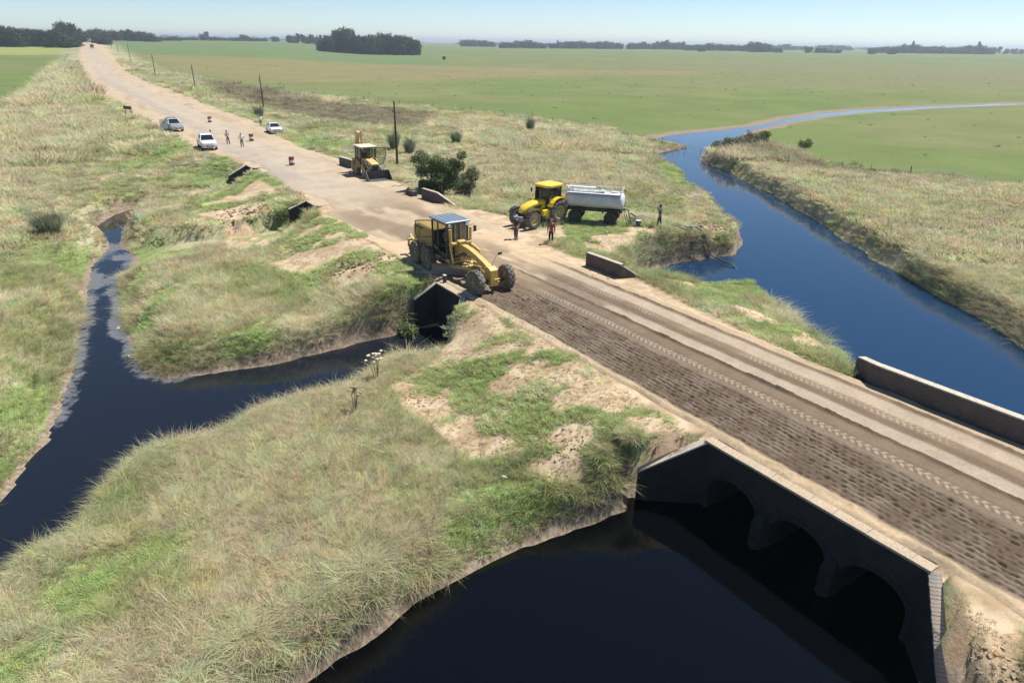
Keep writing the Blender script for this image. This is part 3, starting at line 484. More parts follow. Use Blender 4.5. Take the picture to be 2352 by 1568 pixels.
def film_fn(x, y):
    d = -sdf(x, y, STREAM, 6)
    band = .8*sstep(1.1, .1, d)*sstep(24, 27, y)*sstep(60, 50, y)*sstep(-14, -17.5, x)
    nar = .7*sstep(48, 52, y)*sstep(58, 54, y)
    pat = .45*sstep(.5, .75, fbm(x, y, 1.8, 3, 91))*sstep(33, 37, y)*sstep(56, 50, y)
    return np.clip(np.maximum(band, nar)*(.4+.9*fbm(x, y, 1.2, 3, 95)) + pat, 0, 1)*(d > -1)
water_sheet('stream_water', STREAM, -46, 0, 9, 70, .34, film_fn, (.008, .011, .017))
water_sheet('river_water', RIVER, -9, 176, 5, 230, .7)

# ------------------------------------------------------------ worked road surface with roller pits, wheel tracks and windrows
def dirt_road():
    ss = [-17.0]
    while ss[-1] < 33: ss.append(ss[-1] + .042 + .0017*max(0, ss[-1]+10))
    ss = np.array(ss); us = np.arange(.12, 9.72, .046)
    U, S = np.meshgrid(us, ss); u, s = U.ravel(), S.ravel()
    x = RA[0]+RN[0]*u+RT[0]*s; y = RA[1]+RN[1]*u+RT[1]*s
    wob = .12*(fbm(s*0+7, s, 5, 3, 201)-.5)*2
    uu = u + wob + .05*(vnoise(u, s, .5, 205)-.5)
    n = fbm(x, y, .20, 4, 211); n2 = fbm(x, y, .55, 3, 221); n3 = fbm(x, y, 2.5, 3, 231)
    z = .010*(n-.5) + .03*(n3-.5)
    def band(a, b_, e=.10): return sstep(a-e, a+e, uu)*sstep(b_+e, b_-e, uu)
    fade = sstep(19.5, 15.5, s+1.2*(n3-.5)*2)                      # the worked strip ends where the grader stands
    rough = band(.92, 3.98, .16)*fade
    z += rough*(.085*(n-.5)+.07*(n2-.5))
    pit = np.zeros(u.shape)
    for row in range(12):
        cu = 1.08+row*.245; ph = (row % 2)*.5
        k = np.round(s/.30-ph); cs = (k+ph)*.30
        jx = (_hash(k, k*0+row, 301)-.5)*.09; jy = (_hash(k, k*0+row, 302)-.5)*.10; sz = (.058+.045*_hash(k, k*0+row, 303))*(.75, .7, .95, 1.12, 1.15, 1.0, .7, .95, 1.12, 1.1, .85, .7)[row]; on = (.25+.75*(_hash(k, k*0+row, 304) > .3))*(.45+.75*vnoise(k*1.0, k*0.0+row*1.7, 4.0, 305))
        d = np.hypot((uu-cu-jx*.7)*1.75, (s-cs-jy)*.70) + .03*(n-.5)
        pit = np.maximum(pit, on*sstep(1.15, .55, d/sz))
    furrow = .5-.5*np.cos(2*np.pi*(uu-1.08)/.245)                 # ridges left between the rows of the roller
    z += rough*(furrow-.5)*.012*(.3+1.3*n2)
    z -= rough*pit*.12
    rim = rough*(1-pit)*sstep(.35, .65, n2)
    # tyre lug prints
    def lugs(c, w, pitch, sk):
        v = (uu-c)/w; a = np.abs(v)
        t = ((s + sk*a*w)/pitch) % 1.0
        alt = np.where(v > 0, t, (t+.5) % 1)
        return (a < 1)*sstep(1.0, .8, a)*sstep(.12, .26, alt)*sstep(.72, .55, alt)
    lg = lugs(4.50, .22, .30, .55)*fade + .8*lugs(7.25, .25, .26, .5)*sstep(26, 20, s)*sstep(.3, .55, fbm(u*0+3, s, 3, 2, 241)) + .8*lugs(.68, .26, .30, .5)*sstep(6, 10, s)*sstep(24, 18, s)
    z += lg*.035
    track = band(4.22, 4.82, .06)*fade
    z -= track*.02
    # windrows of loose soil
    ridge = np.zeros(u.shape)
    for c, h, w in ((5.62, .075, .11), (8.55, .07, .13), (6.62, .035, .08), (.78, .05, .15), (3.98, .04, .1)):
        ridge = np.maximum(ridge, np.exp(-((uu-c)/w)**2)*h*(.25+1.5*vnoise(u*0+c*9, s, .8, 251))*(.4+1.2*n))
    ridge *= sstep(24, 17, s)
    z += ridge
    e = np.minimum(u-.12, 9.72-u)
    z = z + .012 - .22*sstep(.50, 0, e + .6*(n3-.5)) - .10*sstep(30, 33, s+2*(n3-.5)) - .1*sstep(-15.5, -17, s)
    sandc = C3(.49, .37, .235); dark = C3(.098, .070, .048); mid = C3(.148, .108, .075); lite = C3(.325, .262, .20); tan = C3(.36, .275, .185); grey = C3(.30, .265, .225)
    c = np.broadcast_to(sandc, u.shape+(3,)).copy()
    def put(a, b_, col, f, e=.13):
        nonlocal c
        c = lerp3(c, np.broadcast_to(col, u.shape+(3,)), band(a, b_, e)*f)
    near = sstep(24, 16, s+2.5*(n3-.5))
    put(.85, 4.0, dark, near*.95, .2); put(3.9, 5.6, mid, near*.92); put(4.25, 4.75, mid*1.05, near); put(5.5, 5.75, dark*.9, near)
    put(5.75, 6.55, lite, near*.9); put(6.5, 7.05, dark*1.1, near*.9); put(6.95, 7.55, mid*1.15, near*.9); put(7.55, 8.4, lite*1.05, near*.85); put(8.35, 8.72, mid, near*.9); put(8.7, 9.2, tan, near*.8)
    chaos = sstep(.45, .58, fbm(u*.8+5, s*.3, 1.3, 3, 271))*sstep(8, 13, s)*sstep(27, 19, s)*band(1.0, 7.2, .5)
    c = lerp3(c, np.broadcast_to(C3(.15, .11, .076), u.shape+(3,)), .75*chaos); z += chaos*(.05*(n2-.5)+.04*(n-.5))
    moist = sstep(.46, .58, fbm(u*.9, s*.35, 1.6, 3, 261))*sstep(31, 24, s)*sstep(15, 20, s)*band(1.2, 7.6, .6)
    c = lerp3(c, np.broadcast_to(C3(.215, .158, .108), u.shape+(3,)), .8*moist)
    c = lerp3(c, np.broadcast_to(grey, u.shape+(3,)), .38*rim*furrow*(.4+.6*n))
    c = lerp3(c, np.broadcast_to(C3(.46, .39, .30), u.shape+(3,)), .48*np.clip(lg, 0, 1))
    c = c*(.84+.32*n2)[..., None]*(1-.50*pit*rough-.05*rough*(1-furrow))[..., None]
    me = bpy.data.meshes.new('dirt_road'); i = np.arange(u.size).reshape(U.shape)
    q = np.stack([i[:-1, :-1], i[:-1, 1:], i[1:, 1:], i[1:, :-1]], -1).reshape(-1, 4)
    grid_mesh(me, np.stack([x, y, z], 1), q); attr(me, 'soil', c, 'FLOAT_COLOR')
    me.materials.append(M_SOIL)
    return tag(link('dirt_road', me), kind='structure')
M_SOIL, nt, N, L, b = nodes_of('road_soil')
pos = nd(N, 'ShaderNodeNewGeometry').outputs['Position']
s1 = noise(N, L, pos, 9, 6, .65); s2 = noise(N, L, pos, 45, 4, .6)
mot = mathn(N, L, 'ADD', mathn(N, L, 'MULTIPLY', s1, 1.0), mathn(N, L, 'MULTIPLY', s2, .8))
L.new(mixc(N, L, 1.0, attrn(N, 'soil', 'Color'), mrange(N, L, mot, .6, 1.2, .72, 1.25, False), 'MULTIPLY'), b.inputs['Base Color'])
b.inputs['Roughness'].default_value = .95; b.inputs['Specular IOR Level'].default_value = .15
bp = nd(N, 'ShaderNodeBump'); bp.inputs['Strength'].default_value = .5; bp.inputs['Distance'].default_value = .03; L.new(mot, bp.inputs['Height']); L.new(bp.outputs[0], b.inputs['Normal'])
dirt_road()
def gravel_road():
    ss = [27.0]
    while ss[-1] < 1240: ss.append(ss[-1] + .35 + .008*(ss[-1]-27))
    ss = np.array(ss); K = 34; fr = np.linspace(0, 1, K)
    l, r = road_edges(ss); l = l-.9; r = r+.9
    l = np.where((ss > 42) & (ss < 49.5), 1.08, np.where((ss > 63.2) & (ss < 71), 1.5, l))
    S = np.repeat(ss[:, None], K, 1); U = l[:, None]+(r-l)[:, None]*fr[None]; u, s = U.ravel(), S.ravel(); f = np.tile(fr, len(ss))
    x = RA[0]+RN[0]*u+RT[0]*s; y = RA[1]+RN[1]*u+RT[1]*s
    n = fbm(x, y, 1.1, 3, 401); n3 = fbm(u*1.0, s*.16, 1.5, 3, 411); n4 = fbm(x, y, 6, 3, 421)
    W = (r-l).repeat(K); e = np.minimum(f, 1-f)*W
    z = .035 + rise(x, y) + .05*(n-.5) - .22*sstep(1.5, .25, e+1.5*(n4-.5)) - .12*sstep(30.5, 27.2, s+2*(n-.5)) + .02*(n3-.5)
    sandc = C3(.465, .365, .25); grey = C3(.425, .355, .275); pale = C3(.48, .395, .29); brown = C3(.33, .24, .15)
    c = np.broadcast_to(sandc, u.shape+(3,)).copy()
    mid_ = (ROAD_MID(s)); dl = np.abs(u-mid_)
    g = sstep(4.3, 1.8, dl+2.6*(n3-.5))*sstep(36, 52, s)
    c = lerp3(c, np.broadcast_to(grey, u.shape+(3,)), .85*g)
    lane = sstep(.52, .70, n3)
    c = lerp3(c, np.broadcast_to(pale, u.shape+(3,)), .55*lane)
    c = lerp3(c, np.broadcast_to(brown, u.shape+(3,)), .5*sstep(.56, .7, fbm(u*1.3, s*.22, 1.6, 3, 431))*(1-.6*g))
    wet = sstep(.43, .55, fbm(u*.8, s*.28, 1.5, 3, 441))*sstep(50, 36, s)*sstep(.5, 2, u)*sstep(9.5, 7, u)
    c = lerp3(c, np.broadcast_to(C3(.225, .165, .112), u.shape+(3,)), .85*wet)
    gl = sstep(2.0, .5, np.abs(u-(mid_-2.6))+.8*(n3-.5))*sstep(48, 60, s)*sstep(420, 200, s)
    c = lerp3(c, np.broadcast_to(C3(.335, .30, .255), u.shape+(3,)), .5*gl)
    c = .90*c*(.86+.28*n)[..., None]
    me = bpy.data.meshes.new('gravel_road'); i = np.arange(u.size).reshape(U.shape)
    q = np.stack([i[:-1, :-1], i[:-1, 1:], i[1:, 1:], i[1:, :-1]], -1).reshape(-1, 4)
    grid_mesh(me, np.stack([x, y, z], 1), q); attr(me, 'soil', c, 'FLOAT_COLOR'); me.materials.append(M_SOIL)
    return tag(link('gravel_road', me), kind='structure')
def ROAD_MID(s):
    l, r = road_edges(s); return np.where(s < 75, 5.6, (l+r)/2-.6*sstep(75, 90, s)*0) 
gravel_road()

# ------------------------------------------------------------ air
hm = bpy.data.materials.new('air'); hm.use_nodes = True; hn = hm.node_tree; hn.nodes.clear()
ho = hn.nodes.new('ShaderNodeOutputMaterial'); hv = hn.nodes.new('ShaderNodeVolumePrincipled')
hv.inputs['Color'].default_value = (.80, .90, 1.0, 1); hv.inputs['Density'].default_value = HAZE_DENSITY; hv.inputs['Anisotropy'].default_value = .35
hn.links.new(hv.outputs[0], ho.inputs['Volume'])
hb = MB(); hb.box((0, 6500, 18), (19600, 14000, 52)); haze = hb.build('haze', hm); tag(haze, kind='stuff')
# ------------------------------------------------------------ bridge, culverts and their brick copings
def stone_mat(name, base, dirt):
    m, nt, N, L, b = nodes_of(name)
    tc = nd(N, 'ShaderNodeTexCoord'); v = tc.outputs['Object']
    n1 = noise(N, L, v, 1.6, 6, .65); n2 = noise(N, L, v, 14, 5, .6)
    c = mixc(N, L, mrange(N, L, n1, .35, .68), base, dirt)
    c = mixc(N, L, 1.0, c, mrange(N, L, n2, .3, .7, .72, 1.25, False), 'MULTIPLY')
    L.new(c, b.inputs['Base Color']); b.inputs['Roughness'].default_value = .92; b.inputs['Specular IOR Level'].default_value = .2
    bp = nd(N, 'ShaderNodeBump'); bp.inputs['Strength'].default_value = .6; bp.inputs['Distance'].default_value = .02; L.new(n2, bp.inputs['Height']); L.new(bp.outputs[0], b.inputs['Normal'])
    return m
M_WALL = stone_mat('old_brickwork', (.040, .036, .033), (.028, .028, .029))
M_PARA = stone_mat('parapet_render', (.125, .10, .09), (.085, .075, .07))
M_CAP = stone_mat('pale_coping', (.52, .46, .375), (.42, .37, .30))
M_DUSTCAP = stone_mat('dusty_coping', (.44, .35, .245), (.37, .30, .215))
M_BRICK = stone_mat('worn_brick', (.40, .345, .30), (.31, .255, .215))
M_BRICK2 = stone_mat('worn_brick_grey', (.41, .36, .315), (.33, .28, .24))

def course_lines(mb, s0, s1, z0, z1, u, skip=None):
    """thin proud brick courses on a wall face at local x = u"""
    z = z0
    while z < z1:
        mb.box((u, (s0+s1)/2, z), (.012, abs(s1-s0), .045)); z += .16
def wall_run(p0, p1, z0, z1, zb, th, cap=None):
    """wall between two plan points whose top falls from z0 to z1"""
    a = Vector((p0[0], p0[1], 0)); b_ = Vector((p1[0], p1[1], 0)); d = (b_-a).normalized(); n = Vector((-d.y, d.x, 0))*th
    vs = [a+Vector((0, 0, zb)), b_+Vector((0, 0, zb)), b_+Vector((0, 0, z1)), a+Vector((0, 0, z0))]
    vs += [v+n for v in vs]
    return vs, [(0, 1, 2, 3), (7, 6, 5, 4), (0, 4, 5, 1), (1, 5, 6, 2), (2, 6, 7, 3), (3, 7, 4, 0)]
def brick_row(root_obj, p0, p1, z0, z1, th, pitch, side=1, parent_loc=None):
    """single bricks laid across a falling wall top, each one an object"""
    a = Vector((p0[0], p0[1], z0)); b_ = Vector((p1[0], p1[1], z1)); d = b_-a; Ln = d.length; n = max(1, int(Ln/pitch)); du = d.normalized()
    h = Vector((du.x, du.y, 0)).normalized(); nn = Vector((-h.y, h.x, 0)); up = nn.cross(du)*(-1)
    if up.z < 0: up = -up
    rnd = random.Random(int(Ln*100)); mbs = []
    for k in range(3):
        mb = MB(); mb.box((0, 0, 0), (pitch*(.965-.01*k), th*(1.0-.012*k), .075), bev=.006); mbs.append(mb.mesh('brick', M_BRICK if k != 1 else M_BRICK2))
    M = Matrix((h, nn, Vector((0, 0, 1)))).transposed()
    ang = math.atan2(h.y, h.x); pit = -math.atan2(du.z, math.hypot(du.x, du.y))
    for i in range(n):
        p = a + d*((i+.5)/n) + nn*(th/2+rnd.uniform(-.006, .006)) + Vector((0, 0, .034+rnd.uniform(-.004, .004)))
        o = link('brick', mbs[rnd.randrange(3)], root_obj, p)
        o.rotation_euler = Euler((rnd.uniform(-.012, .012), pit+rnd.uniform(-.012, .012), ang+rnd.uniform(-.015, .015)))
def crossing(name, label, cat, group, u0, sA, sB, arches, wA, wB, zbot, barrel, bricksA, bricksB, far=None):
    """headwall from s = sA (far end) to sB (near end) facing -u, arched openings, two splayed wing walls"""
    x, y = rd(u0, sB); root = empty(name, (x, y, 0), ROAD_ANG, label, cat, group)
    Ls = sA-sB                                    # local y runs 0..Ls
    ss = sorted(set([0, Ls]+[c+h*math.cos(math.pi*k/18) for c, h, sp, cr in arches for k in range(19)]+[c+sgn*(h+.001) for c, h, sp, cr in arches for sgn in (-1, 1)]))
    def soff(s):
        for c, h, sp, cr in arches:
            if abs(s-c) <= h: return sp+(cr-sp)*math.sqrt(max(0, 1-((s-c)/h)**2))
        return zbot
    mb = MB(); top = -.075
    for a, b_ in zip(ss[:-1], ss[1:]):
        za, zb = soff(a), soff(b_)
        if abs(a-b_) < .005 : continue
        vs = [(0, a, za), (0, b_, zb), (0, b_, top), (0, a, top), (barrel, a, za), (barrel, b_, zb), (barrel, b_, top), (barrel, a, top)]
        mb.add(vs, [(0, 1, 2, 3), (7, 6, 5, 4), (0, 4, 5, 1), (3, 2, 6, 7)])
    for c, h, sp, cr in arches:
        for sgn in (-1, 1):
            s_ = c+sgn*h; mb.add([(0, s_, zbot), (barrel, s_, zbot), (barrel, s_, sp), (0, s_, sp)], [(0, 1, 2, 3)])
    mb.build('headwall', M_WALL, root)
    for c, h, sp, cr in arches:                   # ring of voussoirs standing a little proud
        ar = MB(); K = 17 if h > .8 else 9
        for k in range(K):
            a0, a1 = math.pi*(k+.06)/K, math.pi*(k+.94)/K
            pts = []
            for a, e in ((a0, .0), (a1, .0), (a1, .20), (a0, .20)):
                pts.append((c+(h+e)*math.cos(a), sp+(cr-sp+e)*math.sin(a)))
            ar.add([(-.025, p, q) for p, q in pts]+[(.02, p, q) for p, q in pts], [(0, 1, 2, 3), (7, 6, 5, 4), (0, 4, 5, 1), (1, 5, 6, 2), (2, 6, 7, 3), (3, 7, 4, 0)])
        ar.build('arch_ring', M_WALL, root)
    cp = MB(); rr = random.Random(3); y_ = -.1
    while y_ < Ls+.05:
        l = rr.uniform(.5, .8); cp.box(((.17 if barrel > 5 else .10), y_+l/2, -.035+rr.uniform(-.005, .005)), ((.40 if barrel > 5 else .26), l-.004, .085), bev=.006); y_ += l
    cp.build('coping', M_DUSTCAP, root)
    if barrel < 5:
        fl = MB(); fl.box((.26+1.35, Ls/2, -.055), (2.7, Ls+.5, .05), bev=.01); fl.build('soil_cover', M_DUSTCAP, root)
    th = .34 if barrel > 5 or bricksB == 'bricks' else .22
    for (q, brk, nm) in ((wA, bricksA, 1), (wB, bricksB, 0)):
        if not q: continue
        (du, ds, ze) = q; st = (0.0, Ls if nm else 0.0)
        en = (du, ds if not nm else Ls+ds)
        p0, p1 = (en, st) if nm else (st, en)
        z0, z1 = (ze, -.08) if nm else (-.08, ze)
        # thickness grows away from the water
        a = Vector((p0[0], p0[1], 0)); b_ = Vector((p1[0], p1[1], 0))
        vs, fs = wall_run(p0, p1, z0, z1, zbot, th)
        w = MB(); w.add(vs, fs); w.build('wing_wall', M_WALL, root)
        if brk == 'bricks': brick_row(root, p0, p1, z0, z1, th, .105 if abs(ze) > 1.1 or du < -3 else .12)
        else:
            c = MB(); vs, fs = wall_run(p0, p1, z0+.07, z1+.07, 0, th+.02)
            vs = [Vector(v) for v in vs]
            for i in (0, 1, 4, 5): vs[i].z = (z0 if i in (0, 4) else z1)+.003
            c.add(vs, fs); c.build('wing_coping', M_CAP, root)
    return root
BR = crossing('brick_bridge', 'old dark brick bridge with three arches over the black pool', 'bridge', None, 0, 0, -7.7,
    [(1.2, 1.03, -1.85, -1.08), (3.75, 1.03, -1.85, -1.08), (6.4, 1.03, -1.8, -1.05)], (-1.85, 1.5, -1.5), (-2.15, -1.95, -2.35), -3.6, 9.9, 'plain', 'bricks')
for s_ in (2.475, 5.075):                          # pointed cutwaters between the arches
    mb = MB(); t0, t1 = .24, .20
    pl = lambda w, d, z: [(-.02, s_-w, z), (-d, s_, z), (-.02, s_+w, z)]
    r0 = [(0.0, s_-.25, -3.5), (-.30, s_-.22, -3.5), (-.46, s_, -3.5), (-.30, s_+.22, -3.5), (0.0, s_+.25, -3.5)]
    r1 = [(x, y, -1.75) for x, y, z in r0]; r2 = [(0.0, s_-.2, -1.42), (-.05, s_-.12, -1.45), (-.08, s_, -1.45), (-.05, s_+.12, -1.45), (0.0, s_+.2, -1.42)]
    mb.loft([r0, r1, r2], close=False, sm=False, caps=False); mb.build('cutwater', M_WALL, BR)
def parapet(root, pts, zb, th, capt=.07, capw=.06):
    """low wall along (du, ds, ztop) points in the root frame, with a pale coping"""
    w = MB(); c = MB()
    for (a, b_) in zip(pts[:-1], pts[1:]):
        vs, fs = wall_run(a, b_, a[2], b_[2], zb, th); w.add(vs, fs)
        A_ = Vector((a[0], a[1], 0)); B_ = Vector((b_[0], b_[1], 0)); d = (B_-A_).normalized(); n = Vector((-d.y, d.x, 0))
        A_ -= n*capw*.5; B_ -= n*capw*.5
        vs, fs = wall_run(A_, B_, a[2]+capt, b_[2]+capt, 0, th+capw); vs = [Vector(v) for v in vs]
        for i in (0, 4): vs[i].z = a[2]+.003
        for i in (1, 5): vs[i].z = b_[2]+.003
        c.add(vs, fs)
    w.build('parapet', M_PARA, root); c.build('parapet_coping', M_CAP, root)
# local coordinates of each root: x = u - u0, y = s - sB
parapet(BR, [(9.62, -6.5, .82), (9.35, 7.0, .82), (10.1, 8.3, .55)], -1.2, -.40)
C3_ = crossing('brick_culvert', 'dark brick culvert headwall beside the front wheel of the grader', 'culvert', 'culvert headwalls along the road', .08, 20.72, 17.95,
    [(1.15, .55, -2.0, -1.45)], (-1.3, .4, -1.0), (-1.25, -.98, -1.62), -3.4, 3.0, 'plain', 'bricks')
parapet(C3_, [(9.95, -2.1, .72), (9.85, 1.0, .72)], -.9, -.32)
parapet(C3_, [(11.3, -2.75, -.22), (9.97, -2.12, .72)], -1.2, -.30)
C2_ = crossing('brick_culvert', 'grey culvert headwall in the grass behind the grader, middle of the three', 'culvert', 'culvert headwalls along the road', .88, 46.5, 44.3,
    [(1.1, .5, -2.2, -1.6)], (-1.6, -.1, -.6), (-1.75, -.85, -1.6), -3.3, 3.0, 'plain', 'plain')
parapet(C2_, [(9.4, -4.5, .85), (9.2, -2.0, .85)], -.9, -.32)
parapet(C2_, [(10.3, -6.0, -.05), (9.42, -4.52, .85)], -1.2, -.30)
C1_ = crossing('brick_culvert', 'grey culvert headwall farthest from the bridge, near the white pickup', 'culvert', 'culvert headwalls along the road', 1.3, 68.3, 66.2,
    [(1.05, .5, -2.0, -1.5)], (-2.05, -.3, -1.0), (-1.75, -1.3, -1.6), -3.2, 3.0, 'plain', 'plain')
parapet(C1_, [(9.3, -6.2, .85), (9.0, -3.0, .85)], -.9, -.35)
# guide post beside the middle culvert and a squat concrete block on the verge
mb = MB(); x, y = rd(.55, 20.6); r_ = empty('marker_post', (x, y, 0), ROAD_ANG, 'short grey concrete marker post behind the culvert headwall at the grader', 'post')
mb.box((0, 0, .08), (.16, .22, .62), bev=.02); mb.build('post_shaft', M_PARA, r_); mb = MB(); mb.box((0, 0, .415), (.20, .26, .05), bev=.015); mb.build('post_cap', M_CAP, r_)
x, y = rd(9.9, 43.6); r_ = empty('concrete_block', (x, y, 0), ROAD_ANG, 'blue grey concrete block at the end of the low wall by the bush', 'block')
mb = MB(); mb.box((0, .4, .2), (.5, 1.5, .55), bev=.03); mb.build('block_body', M_PARA, r_); mb = MB(); mb.box((0, 1.0, .55), (.2, .15, .2), bev=.02); mb.build('block_stub', M_CAP, r_)
# ------------------------------------------------------------ plants
def leaf_mat(name, c, c2, tr=.25, inst=False):
    m, nt, N, L, b = nodes_of(name)
    tc = nd(N, 'ShaderNodeTexCoord'); n1 = noise(N, L, tc.outputs['Object'], .55, 4, .6)
    oi = nd(N, 'ShaderNodeObjectInfo')
    col = mixc(N, L, mrange(N, L, n1, .35, .65), c, c2)
    col = mixc(N, L, 1.0, col, mrange(N, L, oi.outputs['Random'], 0, 1, .78, 1.22, False), 'MULTIPLY')
    L.new(col, b.inputs['Base Color']); b.inputs['Roughness'].default_value = .7; b.inputs['Specular IOR Level'].default_value = .2
    ms = nd(N, 'ShaderNodeBsdfTranslucent'); L.new(col, ms.inputs['Color']); mx_ = nd(N, 'ShaderNodeMixShader'); mx_.inputs[0].default_value = tr
    L.new(b.outputs[0], mx_.inputs[1]); L.new(ms.outputs[0], mx_.inputs[2]); L.new(mx_.outputs[0], N['Material Output'].inputs['Surface'])
    return m
M_FOL = [leaf_mat('dark_foliage', (.048, .072, .036), (.072, .100, .045)), leaf_mat('olive_foliage', (.062, .080, .036), (.085, .105, .046)), leaf_mat('grey_foliage', (.070, .085, .055), (.095, .112, .070))]
M_BUSH = leaf_mat('bush_leaves', (.135, .180, .068), (.200, .245, .110)); M_BUSH2 = leaf_mat('shrub_leaves', (.190, .215, .110), (.255, .265, .145)); M_REED = leaf_mat('reed_leaves', (.185, .180, .100), (.225, .235, .125))
M_TRUNK = mat('tree_bark', (.10, .08, .06), .9, vary=.3)
def leaf_cloud(nleaf, blobs, size, seed, up=.3):
    """leaf sized faces spread through a crown made of several clumps"""
    r = np.random.default_rng(seed); B = np.array(blobs, float); w = (B[:, 3]*B[:, 4]*B[:, 5])**.67; w /= w.sum()
    k = r.choice(len(B), nleaf, p=w); d = r.normal(size=(nleaf, 3)); d /= np.linalg.norm(d, axis=1)[:, None]
    rad = r.uniform(.25, 1.0, nleaf)**.45 * (1+.12*r.normal(size=nleaf))
    p = B[k, :3] + d*B[k, 3:6]*rad[:, None]
    n = d*.6 + r.normal(size=(nleaf, 3))*.6; n[:, 2] += up; n /= np.linalg.norm(n, axis=1)[:, None]
    t = np.cross(n, r.normal(size=(nleaf, 3))); t /= np.linalg.norm(t, axis=1)[:, None]; q = np.cross(n, t)
    s = size*r.uniform(.5, 1.35, nleaf)
    a = p - t*s[:, None]; b_ = p + q*(s*.42)[:, None] + n*(s*.12)[:, None]; c = p + t*s[:, None]; e = p - q*(s*.42)[:, None] + n*(s*.12)[:, None]
    co = np.stack([a, b_, c, e], 1).reshape(-1, 3); f = np.arange(nleaf*4).reshape(-1, 4)
    return co, f
def cloud_mesh(name, m, *a, **k):
    co, f = leaf_cloud(*a, **k); me = bpy.data.meshes.new(name); grid_mesh(me, co, f); me.materials.append(m)
    me.polygons.foreach_set('use_smooth', np.zeros(len(f), bool)); return me
def crown_proto(seed, mi, kind):
    r = random.Random(seed); bl = []
    if kind == 'round':
        for k in range(9):
            a = r.uniform(0, 6.28); q = r.uniform(.1, .34); z = r.uniform(.34, .82); sz = r.uniform(.15, .26)
            bl.append((q*math.cos(a), q*math.sin(a), z, sz, sz, sz*.85))
        bl.append((0, 0, .5, .34, .34, .36))
    elif kind == 'tall':
        for k in range(10):
            z = .3+.068*k; q = r.uniform(.02, .20)*(1.15-abs(z-.6)); a = r.uniform(0, 6.28); sz = r.uniform(.13, .21)
            bl.append((q*math.cos(a), q*math.sin(a), z, sz, sz, sz*.9))
    else:
        for k in range(10):
            a = r.uniform(0, 6.28); q = r.uniform(.1, .42); z = r.uniform(.2, .68); sz = r.uniform(.18, .30)
            bl.append((q*math.cos(a), q*math.sin(a), z, sz, sz, sz))
        bl += [(0, 0, .35, .46, .46, .34), (.25, .1, .14, .34, .34, .16), (-.25, -.1, .13, .34, .34, .16), (0, .2, .12, .34, .3, .14)]
    return cloud_mesh('crown', M_FOL[mi], 900, bl, .085, seed)
def trunk_proto(seed):
    r = random.Random(seed); mb = MB()
    mb.tube([(0, 0, -.03), (.01, 0, .12), (.0, .015, .3), (.01, 0, .6)], [.035, .028, .022, .008], 7)
    for k in range(4):
        a = k*1.6+r.uniform(-.4, .4); mb.tube([(0, 0, .22+.06*k), (.1*math.cos(a), .1*math.sin(a), .36+.07*k), (.2*math.cos(a), .2*math.sin(a), .5+.07*k)], [.016, .011, .004], 5)
    return mb.mesh('trunk', M_TRUNK)
CROWNS = {'round': [crown_proto(1, 0, 'round'), crown_proto(2, 1, 'round'), crown_proto(3, 0, 'round')], 'tall': [crown_proto(4, 0, 'tall'), crown_proto(5, 2, 'tall')], 'bushy': [crown_proto(6, 0, 'bushy'), crown_proto(7, 1, 'bushy'), crown_proto(8, 0, 'bushy')]}
TRUNKS = [trunk_proto(1), trunk_proto(2)]
GROVES = {'W0': ('dark bushy', 'front row of the wood left of the road'), 'W1': ('dark', 'back row of the wood left of the road'), 'T0': ('very tall dark', 'group rising behind the wood at the road end'),
          'R0': ('hazy', 'long row right of the far road'), 'R1': ('dark low', 'bushes at the foot of the far road row'), 'L0': ('low hazy', 'group just right of the roadside row'),
          'F0': ('small hazy', 'broken line beyond the green crop'), 'F1': ('hazy', 'row just left of the dense grove'), 'G0': ('dense dark green', 'front of the dense grove in the green field'), 'G1': ('dense dark green', 'back of the dense grove in the green field'),
          'M0': ('hazy', 'first short row right of the dense grove'), 'M1': ('hazy', 'second short row right of the dense grove'), 'M2': ('hazy', 'long low row above the middle of the pasture'), 'M3': ('thin hazy', 'left end of the long low row'),
          'N0': ('hazy', 'row with tall tops above the stream bend'), 'N1': ('dark', 'low hedge above the stream bend'), 'N2': ('dark round', 'foot of the low hedge above the stream bend'), 'N3': ('tall full', 'clump closing the low hedge above the stream'),
          'N4': ('faint', 'faint row right of the tall clump'), 'N5': ('faint', 'short flat topped wood on the horizon'), 'N6': ('dark low', 'scattered bushes before the flat topped wood'),
          'E0': ('dark', 'long wood on the right horizon'), 'E1': ('tall narrow', 'top of the long wood, rising alone'), 'E2': ('tall round', 'right part of the long wood, rising above it'), 'E3': ('low dark', 'left foot of the long wood'), 'E4': ('small', 'scattered trees past the end of the long wood')}
rt = random.Random(5); CL = {}
for q in FAR_TREES: CL.setdefault(q[0], []).append(q)
